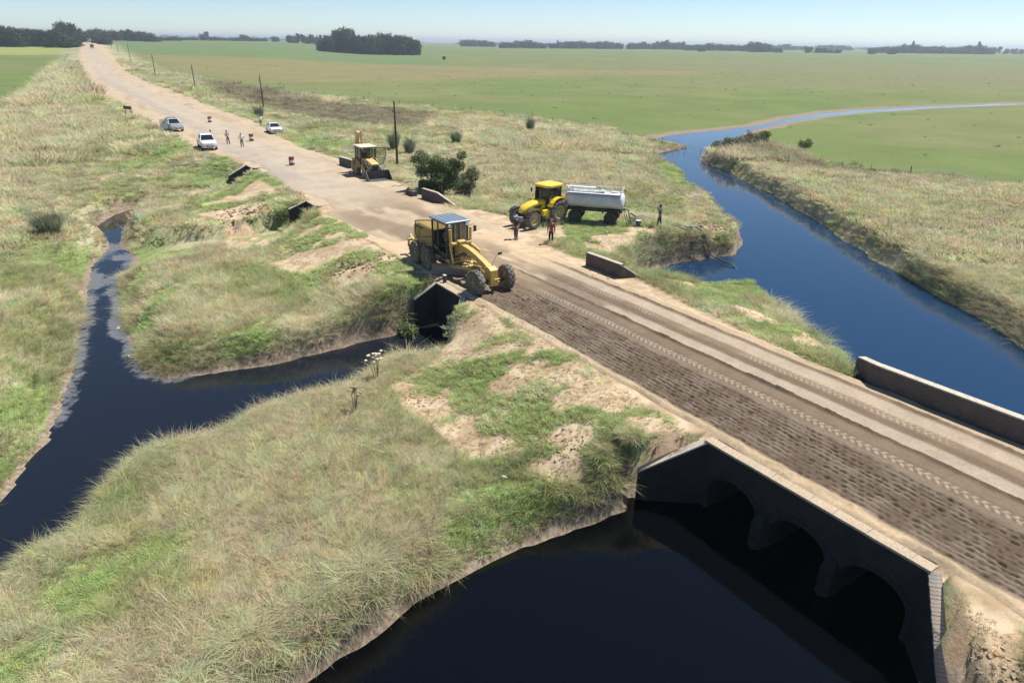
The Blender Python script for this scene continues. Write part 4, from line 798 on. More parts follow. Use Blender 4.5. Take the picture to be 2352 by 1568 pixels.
for cid, members in CL.items():
    lo, hi, top = min(members), max(members, key=lambda q: q[1]), max(members, key=lambda q: q[4]); lo = min(members, key=lambda q: q[1])
    for q in members:
        g, x, y, z, h, w = q; G_ = g[0]; k = 'bushy'; cat = 'tree'; grp = None
        if G_ == 'S': k, lab = 'round', 'lone small round tree standing in the pasture before the grove'
        elif G_ == 'H': lab, cat = 'low dark bush at the corner where the left wood meets the road', 'bush'
        else:
            adj, where = GROVES[g]; grp = 'trees of the ' + where
            if len(members) == 1: lab = '%s tree at the %s' % (adj, where)
            elif q is lo: lab = 'leftmost %s tree of the %s' % (adj, where)
            elif q is hi: lab = 'rightmost %s tree of the %s' % (adj, where)
            elif q is top: lab = 'tallest %s tree of the %s' % (adj, where)
            else: lab = '%s tree within the %s' % (adj, where)
        if G_ in 'MNEF' and h/w > 1.75: k = 'tall'
        t = empty('shrub' if G_ == 'H' else 'tree', (x, y, float(ground_z(x, y)[0])), rt.uniform(0, 6.28), lab, cat, grp)
        c = link('crown', rt.choice(CROWNS[k]), t); ww = w*rt.uniform(1.0, 1.3)*(1.18 if G_ in 'GWST' else 1.4); hh = h*(1.0 if G_ in 'GWT' else .7 if G_ == 'S' else .82)
        c.scale = (ww, ww, hh*1.12*(1 if k != 'bushy' else 1.2))
        tr_ = link('trunk', rt.choice(TRUNKS), t); tr_.scale = (h*.9, h*.9, h)
def rbl(seed, n, rx, ry, z0, z1, s0, s1):
    r = random.Random(seed); return [(r.uniform(-rx, rx), r.uniform(-ry, ry), r.uniform(z0, z1), *([r.uniform(s0, s1)]*2), r.uniform(s0, s1)*.8) for _ in range(n)]
# bushes near the water and the road
def bush(name, label, cat, x, y, bl, nleaf, size, m, seed, z=None, stems=5, grp=None):
    z = gz(x, y) if z is None else z
    t = empty(name, (x, y, z), 0, label, cat, grp)
    link('foliage', cloud_mesh('foliage', m, nleaf, bl, size, seed), t)
    mb = MB(); r = random.Random(seed)
    for k in range(stems):
        b_ = bl[k % len(bl)]; mb.tube([(r.uniform(-.15, .15), r.uniform(-.15, .15), -.1), (b_[0]*.5, b_[1]*.5, b_[2]*.55), (b_[0]*.95, b_[1]*.95, b_[2])], [.06, .045, .02], 6)
    mb.build('stem', M_TRUNK, t); return t
bx, by = -7.0, 65.0
bush('leafy_bush', 'big leafy green bush behind the low wall near the tractor', 'bush', bx, by, rbl(77, 22, 2.0, .8, .5, 3.5, .4, .8)+[(-1.2, 0, 2.6, 1.0, .8, .9), (1.0, .1, 2.5, 1.05, .9, 1.0), (-.2, -.2, 2.9, .9, .8, .8), (.9, -.3, 1.2, .9, .8, .8), (-2.3, .1, 3.2, .45, .45, .4), (2.1, -.1, 3.7, .5, .45, .45), (.2, 0, 1.6, 1.2, .9, 1.1)], 12000, .12, M_BUSH, 21, stems=9)
bush('grey_shrub', 'pale olive shrub just right of the big leafy bush', 'shrub', bx+2.5, by+1.4, [(0, 0, 1.7, .9, .9, .9), (.5, .2, 2.4, .7, .7, .7), (-.4, 0, .9, .9, .8, .8)], 2600, .12, M_BUSH2, 22)
bush('riverside_bush', 'dark olive bush on the bank where the stream meets the river', 'bush', 31.0, 106.5, [(0, 0, .7, 1.3, 1.1, .7), (2.2, .9, .9, 1.3, 1.1, .8), (4.2, 2.3, 1.0, 1.4, 1.2, .9), (6.3, 3.7, 1.3, 1.0, 1.0, .9), (3.5, -.5, .5, 2.2, 1.0, .5), (1.0, .2, 1.3, .6, .6, .6), (5.2, 3.0, 1.8, .6, .6, .7)], 4200, .15, M_REED, 23)
bush('young_willow', 'light green young willow at the tip of the riverside bush', 'willow', 39.5, 113.5, rbl(92, 11, 1.2, .8, .6, 2.4, .35, .7), 1900, .14, leaf_mat('willow_leaves', (.17, .24, .08), (.22, .29, .10)), 24)
bush('yellow_bush', 'small yellow green bush in the pasture right of the riverside bush', 'bush', 46.3, 112.5, rbl(91, 9, 1.3, .9, .3, 1.1, .3, .6), 1300, .14, leaf_mat('yellow_leaves', (.22, .235, .075), (.27, .28, .10)), 25)
bush('dark_bramble', 'dark bramble clump hanging over the left end of the culvert headwall', 'bramble', -6.0, 36.6, [(0, 0, .45, .6, .5, .5), (-.4, .5, .4, .5, .5, .45)], 900, .09, M_BUSH, 26)
bush('dark_bramble', 'dark bramble clump beside the headwall in the middle of the grass', 'bramble', -20.5, 59.6, [(0, 0, .4, .6, .5, .45)], 700, .10, M_BUSH, 27)

# tussocks of long arching leaves
M_TUSS = leaf_mat('tussock_leaves', (.150, .185, .105), (.235, .255, .155)); M_PLUME = mat('pale_plume', (.50, .44, .33), .9)
def tussock(label, x, y, r_, h, n, seed, plumes=0):
    t = empty('pampas_tussock', (x, y, gz(x, y)), 0, label, 'tussock', 'pampas tussocks in the rough grass'); rr = random.Random(seed); mb = MB()
    for k in range(int(n*2.2)):
        a = rr.uniform(0, 6.28); L_ = rr.uniform(.45, 1.0); ro = rr.uniform(.02, .3)*r_; sp = rr.uniform(.25, 1.0)*r_; hh = h*L_*rr.uniform(.7, 1.05); w = .0115*max(1, h*.8)
        ca, sa = math.cos(a), math.sin(a); pts = []
        for q, (f, g_) in enumerate(((0, 0), (.35, .62), (.72, 1.0), (1.0, .88-.35*rr.random()))):
            d = ro+sp*f*L_; pts.append((d*ca, d*sa, hh*g_, w*(1, .9, .6, .05)[q]))
        vs = []
        for px, py, pz, ww in pts: vs += [(px-sa*ww, py+ca*ww, pz), (px+sa*ww, py-ca*ww, pz)]
        mb.add(vs, [(2*i, 2*i+1, 2*i+3, 2*i+2) for i in range(3)])
    link('leaves', mb.mesh('leaves', M_TUSS), t)
    for k in range(plumes):
        p = MB(); a = rr.uniform(0, 6.28); q = r_*.3; p.tube([(0, 0, h*.5), (q*math.cos(a), q*math.sin(a), h*1.15), (q*1.3*math.cos(a), q*1.3*math.sin(a), h*1.5)], [.012, .05, .015], 5); p.build('plume', M_PLUME, t)
tussock('big dark green pampas tussock alone in the left grass', -36.2, 52.0, 1.9, 1.75, 520, 31)
tussock('dark tussock against the foot of the nearest utility pole', -17.2, 100.3, 1.5, 2.5, 320, 32, 2)
tussock('grey green tussock just right of the nearest utility pole', -14.6, 97.5, 1.5, 2.1, 320, 33, 2)
tussock('lone tussock in the rough grass above the leafy bush', -9.0, 108.0, 1.6, 1.9, 300, 34, 1)
tussock('tall pale plumed tussock by the field fence', 2.7, 126.0, 1.4, 2.4, 300, 35, 4)
tussock('dark tussock behind the person standing by the sedan', -48.0, 134.0, 1.6, 2.4, 260, 36, 1)

# tall dry thistles on the near bank and dark thistle rosettes by the bridge
M_STALK = mat('dry_stalk', (.17, .135, .085), .9, vary=.2); M_HEAD = mat('thistle_head', (.60, .54, .40), .85, vary=.15); M_HEADB = mat('brown_head', (.30, .23, .14), .85, vary=.2)
M_ROS = leaf_mat('rosette_leaf', (.040, .058, .032), (.065, .085, .045))
def thistle(label, x, y, n, h, spread, seed, hm):
    t = empty('dry_thistle', (x, y, gz(x, y)), 0, label, 'thistle', 'dry thistles on the near bank'); rr = random.Random(seed)
    for k in range(n):
        a = rr.uniform(0, 6.28); q = spread*rr.uniform(.2, 1); hh = h*rr.uniform(.7, 1.05); ex, ey = q*math.cos(a), q*math.sin(a)
        mb = MB(); mb.tube([(ex*.3, ey*.3, -.05), (ex*.6, ey*.6, hh*.5), (ex, ey, hh)], [.022, .016, .012], 5)
        tips = []
        for j in range(3):
            b_ = rr.uniform(0, 6.28); l = rr.uniform(.12, .26); tp = (ex+l*math.cos(b_), ey+l*math.sin(b_), hh+rr.uniform(.02, .18)); mb.tube([(ex, ey, hh*.9), tp], [.009, .007], 4); tips.append(tp)
        st = mb.build('stalk', M_STALK, t)
        for tp in tips:
            hd = MB(); hd.lathe([(.001, -.03), (.05, -.02), (.075, .01), (.06, .035), (.001, .03)], tp, 'z', 8); hd.build('flower_head', hm, st)
thistle('dry thistle with cream heads at the edge of the near bank', -6.25, 28.3, 5, 1.35, .5, 41, M_HEAD)
thistle('dead brown thistle left of the bare soil on the near bank', -6.6, 25.2, 4, 1.15, .4, 42, M_HEADB)
def rosette(label, x, y, r_, seed):
    t = MB(); rr = random.Random(seed)
    for k in range(22):
        a = rr.uniform(0, 6.28); l = r_*rr.uniform(.6, 1.1); h = rr.uniform(.05, .22); w = .05; ca, sa = math.cos(a), math.sin(a); vs = []
        for f, z, q in ((0, .02, .02), (.4, h, w), (.75, h*.9, w*.8), (1, h*.4, .005)): vs += [(l*f*ca-sa*q, l*f*sa+ca*q, z), (l*f*ca+sa*q, l*f*sa-ca*q, z)]
        t.add(vs, [(2*i, 2*i+1, 2*i+3, 2*i+2) for i in range(3)])
    o = t.build('thistle_rosette', M_ROS, None, (x, y, gz(x, y))); tag(o, label, 'thistle')
x, y = rd(-2.15, -9.9); rosette('dark thistle rosette touching the brick wing wall, upper one', *rd(-1.95, -9.25), .30, 51)
rosette('dark thistle rosette on bare soil away from the wing wall', *rd(-1.2, -10.75), .26, 52)
rosette('large dark thistle rosette in the grass near the bottom edge', *rd(-2.15, -10.8), .36, 53)

# the farthest woods, a thin broken line under the sky
r_ = np.random.default_rng(88); bl = []
for k in range(230):
    f = r_.uniform(-1, 1); Y = r_.uniform(2600, 3600); x = f*.72*Y; 
    if fbm(np.array([x]), np.array([0.0]), 420, 3, 89)[0] < .42: continue
    h = r_.uniform(4, 9)*(1.4 if r_.uniform() < .12 else 1); bl.append((x, Y, float(rise(np.array([x]), np.array([Y]))[0])-1.2+h*.7, r_.uniform(18, 60), 12, h*.75))
o = link('far_woods', cloud_mesh('far_woods', leaf_mat('far_foliage', (.060, .080, .045), (.080, .100, .055)), 14000, bl, 3.2, 90)); tag(o, 'thin broken line of far woods along the whole horizon', 'woods', kind='stuff')
# ------------------------------------------------------------ machines and vehicles
def lug_ring(mb, r, w, n, lh, th, skew, half=True):
    """raised tyre lugs set alternately on both shoulders"""
    for k in range(n):
        for sgn in (-1, 1):
            a = 2*math.pi*(k + (0.0 if sgn > 0 else .5))/n
            rad = Vector((math.cos(a), 0, math.sin(a))); tan = Vector((-math.sin(a), 0, math.cos(a))); ax = Vector((0, 1, 0))
            d = (ax*sgn*math.cos(skew) + tan*math.sin(skew)).normalized(); e = rad.cross(d)
            c0 = rad*(r+lh*.35) + ax*sgn*w*.02; c1 = c0 + d*w*.50 - rad*lh*.15
            vs = []
            for c in (c0, c1):
                for s1, s2 in ((-1, -1), (1, -1), (1, 1), (-1, 1)): vs.append(c + e*th*s1*(.5 if s2 > 0 else .7) + rad*lh*.6*s2)
            mb.add(vs, [(0, 1, 2, 3), (7, 6, 5, 4), (0, 4, 5, 1), (1, 5, 6, 2), (2, 6, 7, 3), (3, 7, 4, 0)])
            p1 = c1 - rad*lh*.2; p2 = p1 - rad*r*.16 + ax*sgn*w*.03
            vs = []
            for c in (p1, p2):
                for s1, s2 in ((-1, -1), (1, -1), (1, 1), (-1, 1)): vs.append(c + e*th*.5*s1 + ax*sgn*.02*s2)
            mb.add(vs, [(0, 1, 2, 3), (7, 6, 5, 4), (0, 4, 5, 1), (1, 5, 6, 2), (2, 6, 7, 3), (3, 7, 4, 0)])
WH = {}
def wheel_meshes(key, r, w, lugs, mt, mrim, lh=.04, skew=.6, th=.07):
    if key in WH: return WH[key]
    mb = MB(); k = r*.58
    mb.lathe([(k, -w*.40), (r*.70, -w*.49), (r*.86, -w*.50), (r*.96, -w*.44), (r, -w*.30), (r, w*.30), (r*.96, w*.44), (r*.86, w*.50), (r*.70, w*.49), (k, w*.40)], (0, 0, 0), 'y', 36)
    if lugs: lug_ring(mb, r*.985, w, lugs, lh, th, skew)
    rm = MB(); rm.lathe([(k*1.01, -w*.41), (k*.93, -w*.36), (k*.86, -w*.12), (k*.42, -w*.08), (k*.40, -w*.30), (k*.18, -w*.34), (.001, -w*.34)], (0, 0, 0), 'y', 28)
    rm.lathe([(k*1.01, w*.41), (k*.93, w*.36), (k*.86, w*.12), (k*.42, w*.08), (k*.40, w*.30), (k*.18, w*.34), (.001, w*.34)], (0, 0, 0), 'y', 28)
    for j in range(8):
        a = j*math.pi/4
        for s_ in (-1, 1): rm.cyl((k*.3*math.cos(a), s_*w*.30, k*.3*math.sin(a)), (k*.3*math.cos(a), s_*w*.36, k*.3*math.sin(a)), .022, n=6)
    WH[key] = (mb.mesh('wheel', mt), rm.mesh('rim', mrim)); return WH[key]
def wheel(parent, key, p, lean=0, steer=0):
    a, b_ = WH[key]; o = link('wheel', a, parent, p, (lean, random.uniform(0, 6), steer)); link('rim', b_, o); return o
def cab(root, x0, x1, hw, z0, z1, post=.07, glass_m=None, frame=None, sides=(True, True), rearg=True, slope=.0, mull=True):
    """posts, sills and glass of a driver's cab"""
    frame = frame or M_DARK; glass_m = glass_m or M_GLASS
    mb = MB()
    for x, zt in ((x0, z1), (x1, z1)):
        for s_ in (-1, 1): mb.box((x, s_*(hw-post/2), (z0+z1)/2), (post, post, z1-z0))
    for s_ in (-1, 1): mb.box(((x0*.6+x1*.4), s_*(hw-post/2+.003), (z0+z1)/2), (post*.8, post, z1-z0-.01))
    for z in (z0, z1-post/2):
        for s_ in (-1, 1): mb.box(((x0+x1)/2, s_*(hw-post/2-.003), z), (x1-x0, post*.9, post))
        for x in (x0, x1): mb.box((x, 0, z+.002), (post*.9, 2*hw-post, post))
    if mull: mb.box((x1, 0, (z0+z1)/2), (post*.5, post*.5, z1-z0))
    mb.build('cab_frame', frame, root)
    g = MB(); g.box((x1, 0, (z0+z1)/2), (.012, 2*hw-2*post, z1-z0-post)); g.build('windscreen', glass_m, root)
    if rearg: g = MB(); g.box((x0, 0, (z0+z1)/2), (.012, 2*hw-2*post, z1-z0-post)); g.build('rear_window', glass_m, root)
    for s_, on in zip((-1, 1), sides):
        if on: g = MB(); g.box(((x0+x1)/2, s_*(hw-post/2), (z0+z1)/2), (x1-x0-post, .012, z1-z0-post)); g.build('side_window', glass_m, root)
def door_leaf(root, hinge, width, z0, z1, ang, m=None, taper=.0, pane=None):
    """a glazed door swung open about an upright hinge"""
    d = empty('door', hinge, ang); d.parent = root
    f = MB(); t = .055
    P_ = [(0, z0), (width*(1-taper), z0), (width, z0+(z1-z0)*.55), (width, z1), (0, z1)]
    for a, b_ in zip(P_, P_[1:]+P_[:1]): f.tube([(a[0], 0, a[1]), (b_[0], 0, b_[1])], t*.6, 5)
    f.tube([(0, 0, z0+(z1-z0)*.42), (width*.98, 0, z0+(z1-z0)*.42)], t*.5, 5)
    o = f.build('door_frame', m or M_DARK, d); g = MB(); g.add([(a, 0, b_) for a, b_ in P_], [(0, 1, 2, 3, 4)]); g.build('door_glass', pane or M_GLASS, d)
    return d

# --- the motor grader at work
def grader():
    x, y = rd(2.0, 24.2)
    g = empty('motor_grader', (x, y, .0), ROAD_ANG-math.pi/2, 'yellow motor grader levelling the brown soil of the road', 'grader')
    wheel_meshes('grader', .69, .44, 15, M_TYRE, M_RIM, .05, .55, .075)
    for s_ in (-1, 1):
        for xx in (-.80, .80): wheel(g, 'grader', (xx, s_*1.05, .67))
        wheel(g, 'grader', (6.4, s_*1.03, .67), lean=.09, steer=.06)
        mb = MB(); mb.box((0, s_*.74, .66), (2.3, .2, .46), bev=.06); mb.build('tandem_case', M_BLACK, g)
    mb = MB(); mb.box((.2, 0, .92), (4.4, .9, .34), bev=.04); mb.build('rear_frame', M_YEL, g)
    mb = MB(); mb.prism([(-2.05, 1.05), (-2.05, 2.05), (-1.9, 2.24), (-1.55, 2.33), (.74, 2.36), (.74, 1.05)], -.58, .58); mb.build('engine_hood', M_YEL, g)
    mb = MB(); mb.box((-.65, 0, 2.37), (2.2, 1.0, .03), bev=.01); mb.build('hood_lid', M_YEL, g)
    for s_ in (-1, 1):
        for k in range(3): mb = MB(); mb.box((-1.45+.13*k, s_*.583, 1.72), (.035, .012, .62), rot=(0, .12, 0)); mb.build('louver', M_BLACK, g)
        mb = MB(); mb.box((-1.25, s_*.582, 2.15), (1.1, .01, .13)); mb.build('hood_vent', M_BLACK, g)
        mb = MB(); mb.prism([(.75, 1.07), (.75, 1.55), (1.15, 1.4), (2.72, .98), (2.72, .80), (1.6, .82)], s_*.60, s_*.68); mb.build('side_panel', M_YEL, g)
    mb = MB(); mb.box((-2.08, 0, 1.5), (.06, .9, .8)); 
    for k in range(6): mb.box((-2.115, 0, 1.2+.12*k), (.02, .86, .03))
    mb.build('rear_grille', M_BLACK, g)
    # cab
    cab(g, .86, 2.62, .76, 1.30, 3.14, .075, sides=(False, True))
    mb = MB(); mb.box((1.74, 0, 1.14), (1.8, 1.46, .30), bev=.03); mb.build('cab_floor', M_BLACK, g)
    mb = MB(); mb.box((2.58, 0, 1.62), (.10, .9, .5), bev=.03); mb.build('dashboard', M_BLACK, g)
    mb = MB(); mb.box((1.72, 0, 3.22), (2.12, 1.74, .13), bev=.04)
    for k in range(5): mb.box((1.72, -.62+.31*k, 3.295), (1.9, .07, .025), bev=.008)
    mb.build('cab_roof', M_ROOF, g)
    for s_ in (-1, 1):
        mb = MB(); mb.cyl((2.74, s_*.6, 3.08), (2.84, s_*.6, 3.06), .085, .10, 12); mb.build('headlight', M_LAMP, g)
    mb = MB(); mb.box((1.25, 0, 1.62), (.5, .5, .14), bev=.04); mb.box((1.02, 0, 2.0), (.13, .5, .72), bev=.05); mb.build('seat', M_SEAT, g)
    mb = MB(); mb.tube([(2.4, 0, 1.3), (2.15, 0, 1.85)], .05, 8); mb.lathe([(.19, -.012), (.205, 0), (.19, .012)], (2.13, 0, 1.9), 'x', 18); mb.build('steering_column', M_BLACK, g)
    door_leaf(g, (.90, -.78, 0), 1.0, 1.28, 3.05, R(-118), taper=.35)
    mb = MB(); mb.tube([(2.62, .74, 2.9), (2.66, 1.15, 2.95), (2.62, 1.24, 2.55), (2.62, .78, 2.45)], .014, 5); ma = mb.build('mirror_arm', M_DARK, g); mb = MB(); mb.box((2.62, 1.24, 2.66), (.06, .2, .36), bev=.02); mb.build('mirror', M_BLACK, ma)
    # front frame
    C = [(2.1, 1.12, .40, .5), (2.6, 1.45, .40, .46), (3.0, 1.72, .36, .40), (3.5, 1.84, .33, .36), (4.2, 1.78, .31, .34), (5.0, 1.62, .31, .34), (5.7, 1.42, .32, .36), (6.25, 1.24, .36, .40)]
    rings = []
    for i, (cx, cz, w, h) in enumerate(C):
        q0, q1 = C[max(0, i-1)], C[min(len(C)-1, i+1)]; a = math.atan2(q1[1]-q0[1], q1[0]-q0[0]); nx_, nz_ = -math.sin(a), math.cos(a)
        rings.append([(cx+nx_*h/2*sz, sy*w/2, cz+nz_*h/2*sz) for sy, sz in ((-1, -1), (1, -1), (1, 1), (-1, 1))])
    mb = MB(); mb.loft(rings, sm=False); mb.build('front_frame', M_YEL, g)
    mb = MB(); mb.prism([(6.1, 1.05), (6.1, 1.42), (6.45, 1.46), (6.78, 1.32), (6.80, .42), (6.2, .40)], -.24, .24); mb.build('front_bolster', M_YEL, g)
    mb = MB(); mb.box((6.42, 0, .62), (.24, 1.7, .22), bev=.04); mb.tube([(6.62, -.75, .72), (6.62, .75, .72)], .035, 6); mb.build('front_axle', M_BLACK, g)
    mb = MB(); mb.box((6.84, .12, .80), (.08, .34, .07), bev=.02); mb.box((6.86, .2, .66), (.08, .16, .12), bev=.02); mb.build('tow_hitch', M_YEL, g)
    mb = MB(); mb.tube([(6.15, .22, 1.4), (6.25, .45, 1.95), (6.25, .6, 2.05)], .016, 5); ma = mb.build('marker_arm', M_YEL, g); mb = MB(); mb.box((6.25, .70, 2.08), (.05, .26, .15), bev=.02); mb.build('front_mirror', M_BLACK, ma)
    # blade gear
    for s_ in (-1, 1):
        mb = MB(); mb.cyl((3.05, s_*.66, 1.55), (3.0, s_*.70, 2.86), .088, n=14); mb.cyl((3.0, s_*.70, 2.86), (2.998, s_*.70, 2.90), .095, n=14); lc = mb.build('lift_cylinder', M_YEL, g)
        mb = MB(); mb.cyl((3.12, s_*.60, .82), (3.05, s_*.66, 1.56), .04, n=10); mb.build('piston_rod', M_CHROME, lc)
        mb = MB(); mb.tube([(6.1, s_*.04, .86), (4.6, s_*.30, .84), (3.55, s_*.56, .80)], .085, 4); mb.build('drawbar', M_YEL, g)
        mb = MB(); mb.tube([(2.66, s_*.4, 1.45), (2.95, s_*.5, 1.9), (3.1, s_*.36, 2.25), (3.3, s_*.2, 2.0)], .022, 6); mb.tube([(2.7, s_*.3, 1.35), (3.2, s_*.45, 1.6), (3.9, s_*.2, 1.45)], .02, 6); mb.build('hydraulic_hose', M_BLACK, g)
    mb = MB(); mb.box((3.05, 0, 2.02), (.28, 1.25, .16), bev=.03); mb.box((3.1, 0, 2.14), (.34, .52, .14), bev=.04); mb.box((3.0, -.62, 2.0), (.3, .2, .28), bev=.04); mb.box((3.0, .62, 2.0), (.3, .2, .28), bev=.04); mb.build('saddle', M_YEL, g)
    mb = MB(); mb.cyl((3.25, .55, 1.95), (3.62, .95, 1.55), .10, n=12); mb.cyl((3.6, .93, 1.57), (3.9, 1.1, .9), .045, n=10); mb.build('shift_cylinder', M_YEL, g)
    mb = MB(); mb.lathe([(.56, -.05), (.80, -.05), (.80, .06), (.56, .06), (.56, -.05)], (3.15, 0, .74), 'z', 32); mb.build('circle', M_YEL, g)
    mb = MB()
    for k in range(26): a = k*2*math.pi/26; mb.box((3.15+.82*math.cos(a), .82*math.sin(a), .735), (.05, .05, .09), rot=(0, 0, a))
    mb.build('circle_teeth', M_STEEL, g)
    th = R(-40); c, s__ = math.cos(th), math.sin(th); rings = []
    for yy in (-1.9, 1.9):
        pr = []
        for k in range(9):
            a = R(-58+116*k/8); px, pz = -.42*math.cos(a)+.42*.53+.06, .44+.40*math.sin(a)/.85*.8; pr.append((px, pz))
        pr = pr+[(p+.035, q) for p, q in pr[::-1]]
        rings.append([(3.15+px*c-yy*s__, px*s__+yy*c, pz) for px, pz in pr])
    mb = MB(); mb.loft(rings, sm=False); bl = mb.build('moldboard', M_STEEL, g)
    mb = MB(); p0 = (3.15+.12*c+1.9*s__, .12*s__-1.9*c, .10); p1 = (3.15+.12*c-1.9*s__, .12*s__+1.9*c, .10); mb.tube([p0, p1], .05, 4); mb.build('cutting_edge', M_STEEL, bl)
    for xx, yy, zz, sx, sy, sz in ((4.0, -.05, 1.36, .5, .26, .22), (4.6, .1, 1.18, .3, .2, .2), (3.6, -.2, 1.25, .22, .22, .3), (5.1, -.02, 1.05, .34, .24, .16)):
        mb = MB(); mb.box((xx, yy, zz), (sx, sy, sz), bev=.03); mb.build('valve_block', M_YEL, g)
    mb = MB(); mb.tube([(4.0, -.2, 1.3), (4.4, -.28, 1.0), (5.0, -.2, 1.05), (5.7, -.1, 1.0)], .02, 5); mb.tube([(3.7, .22, 1.4), (4.3, .3, 1.05), (5.2, .2, 1.1)], .02, 5); mb.build('hydraulic_hose', M_BLACK, g)
    mb = MB(); mb.box((2.2, -.78, .72), (.55, .14, .05)); mb.box((2.25, -.80, .98), (.45, .12, .05))
    mb.tube([(1.95, -.8, .70), (1.95, -.78, 1.2)], .018, 5); mb.tube([(2.48, -.8, .70), (2.48, -.78, 1.2)], .018, 5); mb.build('step', M_BLACK, g)
    # ripper at the back
    for s_ in (-1, 1):
        mb = MB(); mb.prism([(-2.1, .85), (-2.75, .95), (-3.0, 1.28), (-2.9, 1.32), (-2.68, 1.08), (-2.1, 1.05)], s_*.42-.06, s_*.42+.06); mb.build('ripper_arm', M_YEL, g)
    for k in range(3): mb = MB(); mb.prism([(-2.75, 1.15), (-2.9, 1.15), (-2.95, .55), (-2.78, .42), (-2.8, .6)], -.62+.6*k-.03, -.62+.6*k+.05); mb.build('ripper_shank', M_STEEL, g)
    mb = MB(); mb.box((-2.72, 0, 1.0), (.18, 1.5, .18), bev=.03); mb.build('ripper_beam', M_YEL, g)
    return g
GRADER = grader()

# --- yellow farm tractor
def tractor():
    bx, by = 2.82, 54.0; z = .02
    g = empty('farm_tractor', (bx, by, z), R(-135), 'bright yellow farm tractor with dark cab hitched to the water tanker', 'tractor')
    wheel_meshes('tr_rear', .88, .50, 19, M_TYRE, mat('tractor_rim', (.48, .38, .16), .55, dust=.45), .055, .7, .06); wheel_meshes('tr_front', .64, .40, 17, M_TYRE, MATS['tractor_rim'], .045, .7, .055)
    for s_ in (-1, 1):
        wheel(g, 'tr_rear', (0, s_*.93, .86)); wheel(g, 'tr_front', (2.8, s_*.90, .63), steer=.03)
        rings = []
        for k in range(9):
            a = R(5+150*k/8); r0 = 1.04
            rings.append([(r0*math.cos(a), s_*(.60), .9+r0*math.sin(a)), (r0*math.cos(a), s_*1.16, .9+r0*math.sin(a)), ((r0+.05)*math.cos(a), s_*1.16, .9+(r0+.05)*math.sin(a)), ((r0+.05)*math.cos(a), s_*.60, .9+(r0+.05)*math.sin(a))])
        mb = MB(); mb.loft(rings[1:8], sm=False); mb.box((.05, s_*.66, 1.45), (1.5, .06, .9), bev=.02); mb.build('rear_fender', M_YELT, g)
        mb = MB(); mb.box((-.45, s_*1.0, 2.02), (.12, .2, .1), bev=.02); mb.build('tail_lamp', M_ORANGE, g)
        mb = MB(); 
        for k in range(4):
            a = R(40+30*k); mb.box((2.8+.74*math.cos(a), s_*.90, .63+.74*math.sin(a)), (.02, .42, .40), rot=(0, -(a-math.pi), 0))
        mb.build('front_fender', M_BLACK, g)
    # hood with a falling nose
    S = [(.90, .40, 1.05, 1.86), (1.5, .40, 1.02, 1.84), (2.3, .385, 1.0, 1.74), (2.85, .36, .98, 1.58), (3.15, .31, .98, 1.40), (3.26, .24, 1.0, 1.22)]
    rings = [[(x, -w, zb), (x, -w, zt-.14), (x, -w*.72, zt-.02), (x, -w*.3, zt), (x, w*.3, zt), (x, w*.72, zt-.02), (x, w, zt-.14), (x, w, zb)] for x, w, zb, zt in S]
    mb = MB(); mb.loft(rings); mb.build('hood', M_YELT, g)
    mb = MB(); mb.prism([(2.70, .78), (2.70, 1.2), (3.20, 1.22), (3.30, .98), (3.22, .78)], -.30, .30); mb.build('grille', M_BLACK, g)
    mb = MB()
    for s_ in (-1, 1): mb.add([(1.25, s_*.412, 1.55), (2.3, s_*.395, 1.47), (2.2, s_*.40, 1.36), (1.5, s_*.412, 1.2)], [(0, 1, 2, 3)])
    mb.build('hood_vent', M_BLACK, g)
    for s_ in (-1, 1):
        mb = MB(); mb.box((3.12, s_*.2, 1.34), (.12, .12, .08), rot=(0, .5, 0), bev=.02); mb.build('headlight', M_LAMP, g)
    mb = MB(); mb.box((1.8, 0, .85), (2.2, .55, .42), bev=.05); mb.box((.2, 0, .86), (1.4, .7, .6), bev=.06); mb.cyl((0, -.9, .86), (0, .9, .86), .16, n=12); mb.box((2.8, 0, .63), (.26, 1.5, .2), bev=.04); mb.build('chassis', M_BLACK, g)
    mb = MB()
    for k in range(9): mb.box((3.5, -.36+.09*k, .68), (.34, .082, .34), bev=.03)
    mb.box((3.3, 0, .66), (.3, .5, .2)); mb.build('front_weights', mat('weight_grey', (.16, .17, .18), .6, dust=.2), g)
    # cab
    cab(g, -.55, .82, .70, 1.22, 2.74, .08, glass_m=M_DGLASS, frame=M_BLACK)
    rings = []
    for zz, e in ((2.74, -.02), (2.80, .06), (2.92, .05), (2.98, -.12)):
        x0, x1, w = -.72-e*.8, 1.02+e, .80+e; q = .22
        rings.append([(x1-q, -w, zz), (x1, -w+q, zz), (x1, w-q, zz), (x1-q, w, zz), (x0+q, w, zz), (x0, w-q, zz), (x0, -w+q, zz), (x0+q, -w, zz)])
    mb = MB(); mb.loft(rings, sm=False); mb.build('cab_roof', M_YELT, g)
    for s_ in (-.5, .5): mb = MB(); mb.box((1.06, s_, 2.80), (.06, .2, .09), bev=.015); mb.build('work_light', M_LAMP, g)
    mb = MB(); mb.box((.1, 0, 1.5), (.5, .5, .12), bev=.04); mb.box((-.18, 0, 1.85), (.12, .48, .6), bev=.05); mb.build('seat', M_SEAT, g)
    mb = MB(); mb.cyl((.95, -.62, 1.5), (.95, -.62, 2.35), .075, n=12); mb.cyl((.95, -.62, 2.35), (.95, -.62, 2.95), .05, n=10); mb.build('exhaust_stack', M_BLACK, g)
    mb = MB(); mb.cyl((1.0, .55, 1.6), (1.0, .55, 2.3), .05, n=10); mb.build('air_intake', M_BLACK, g)
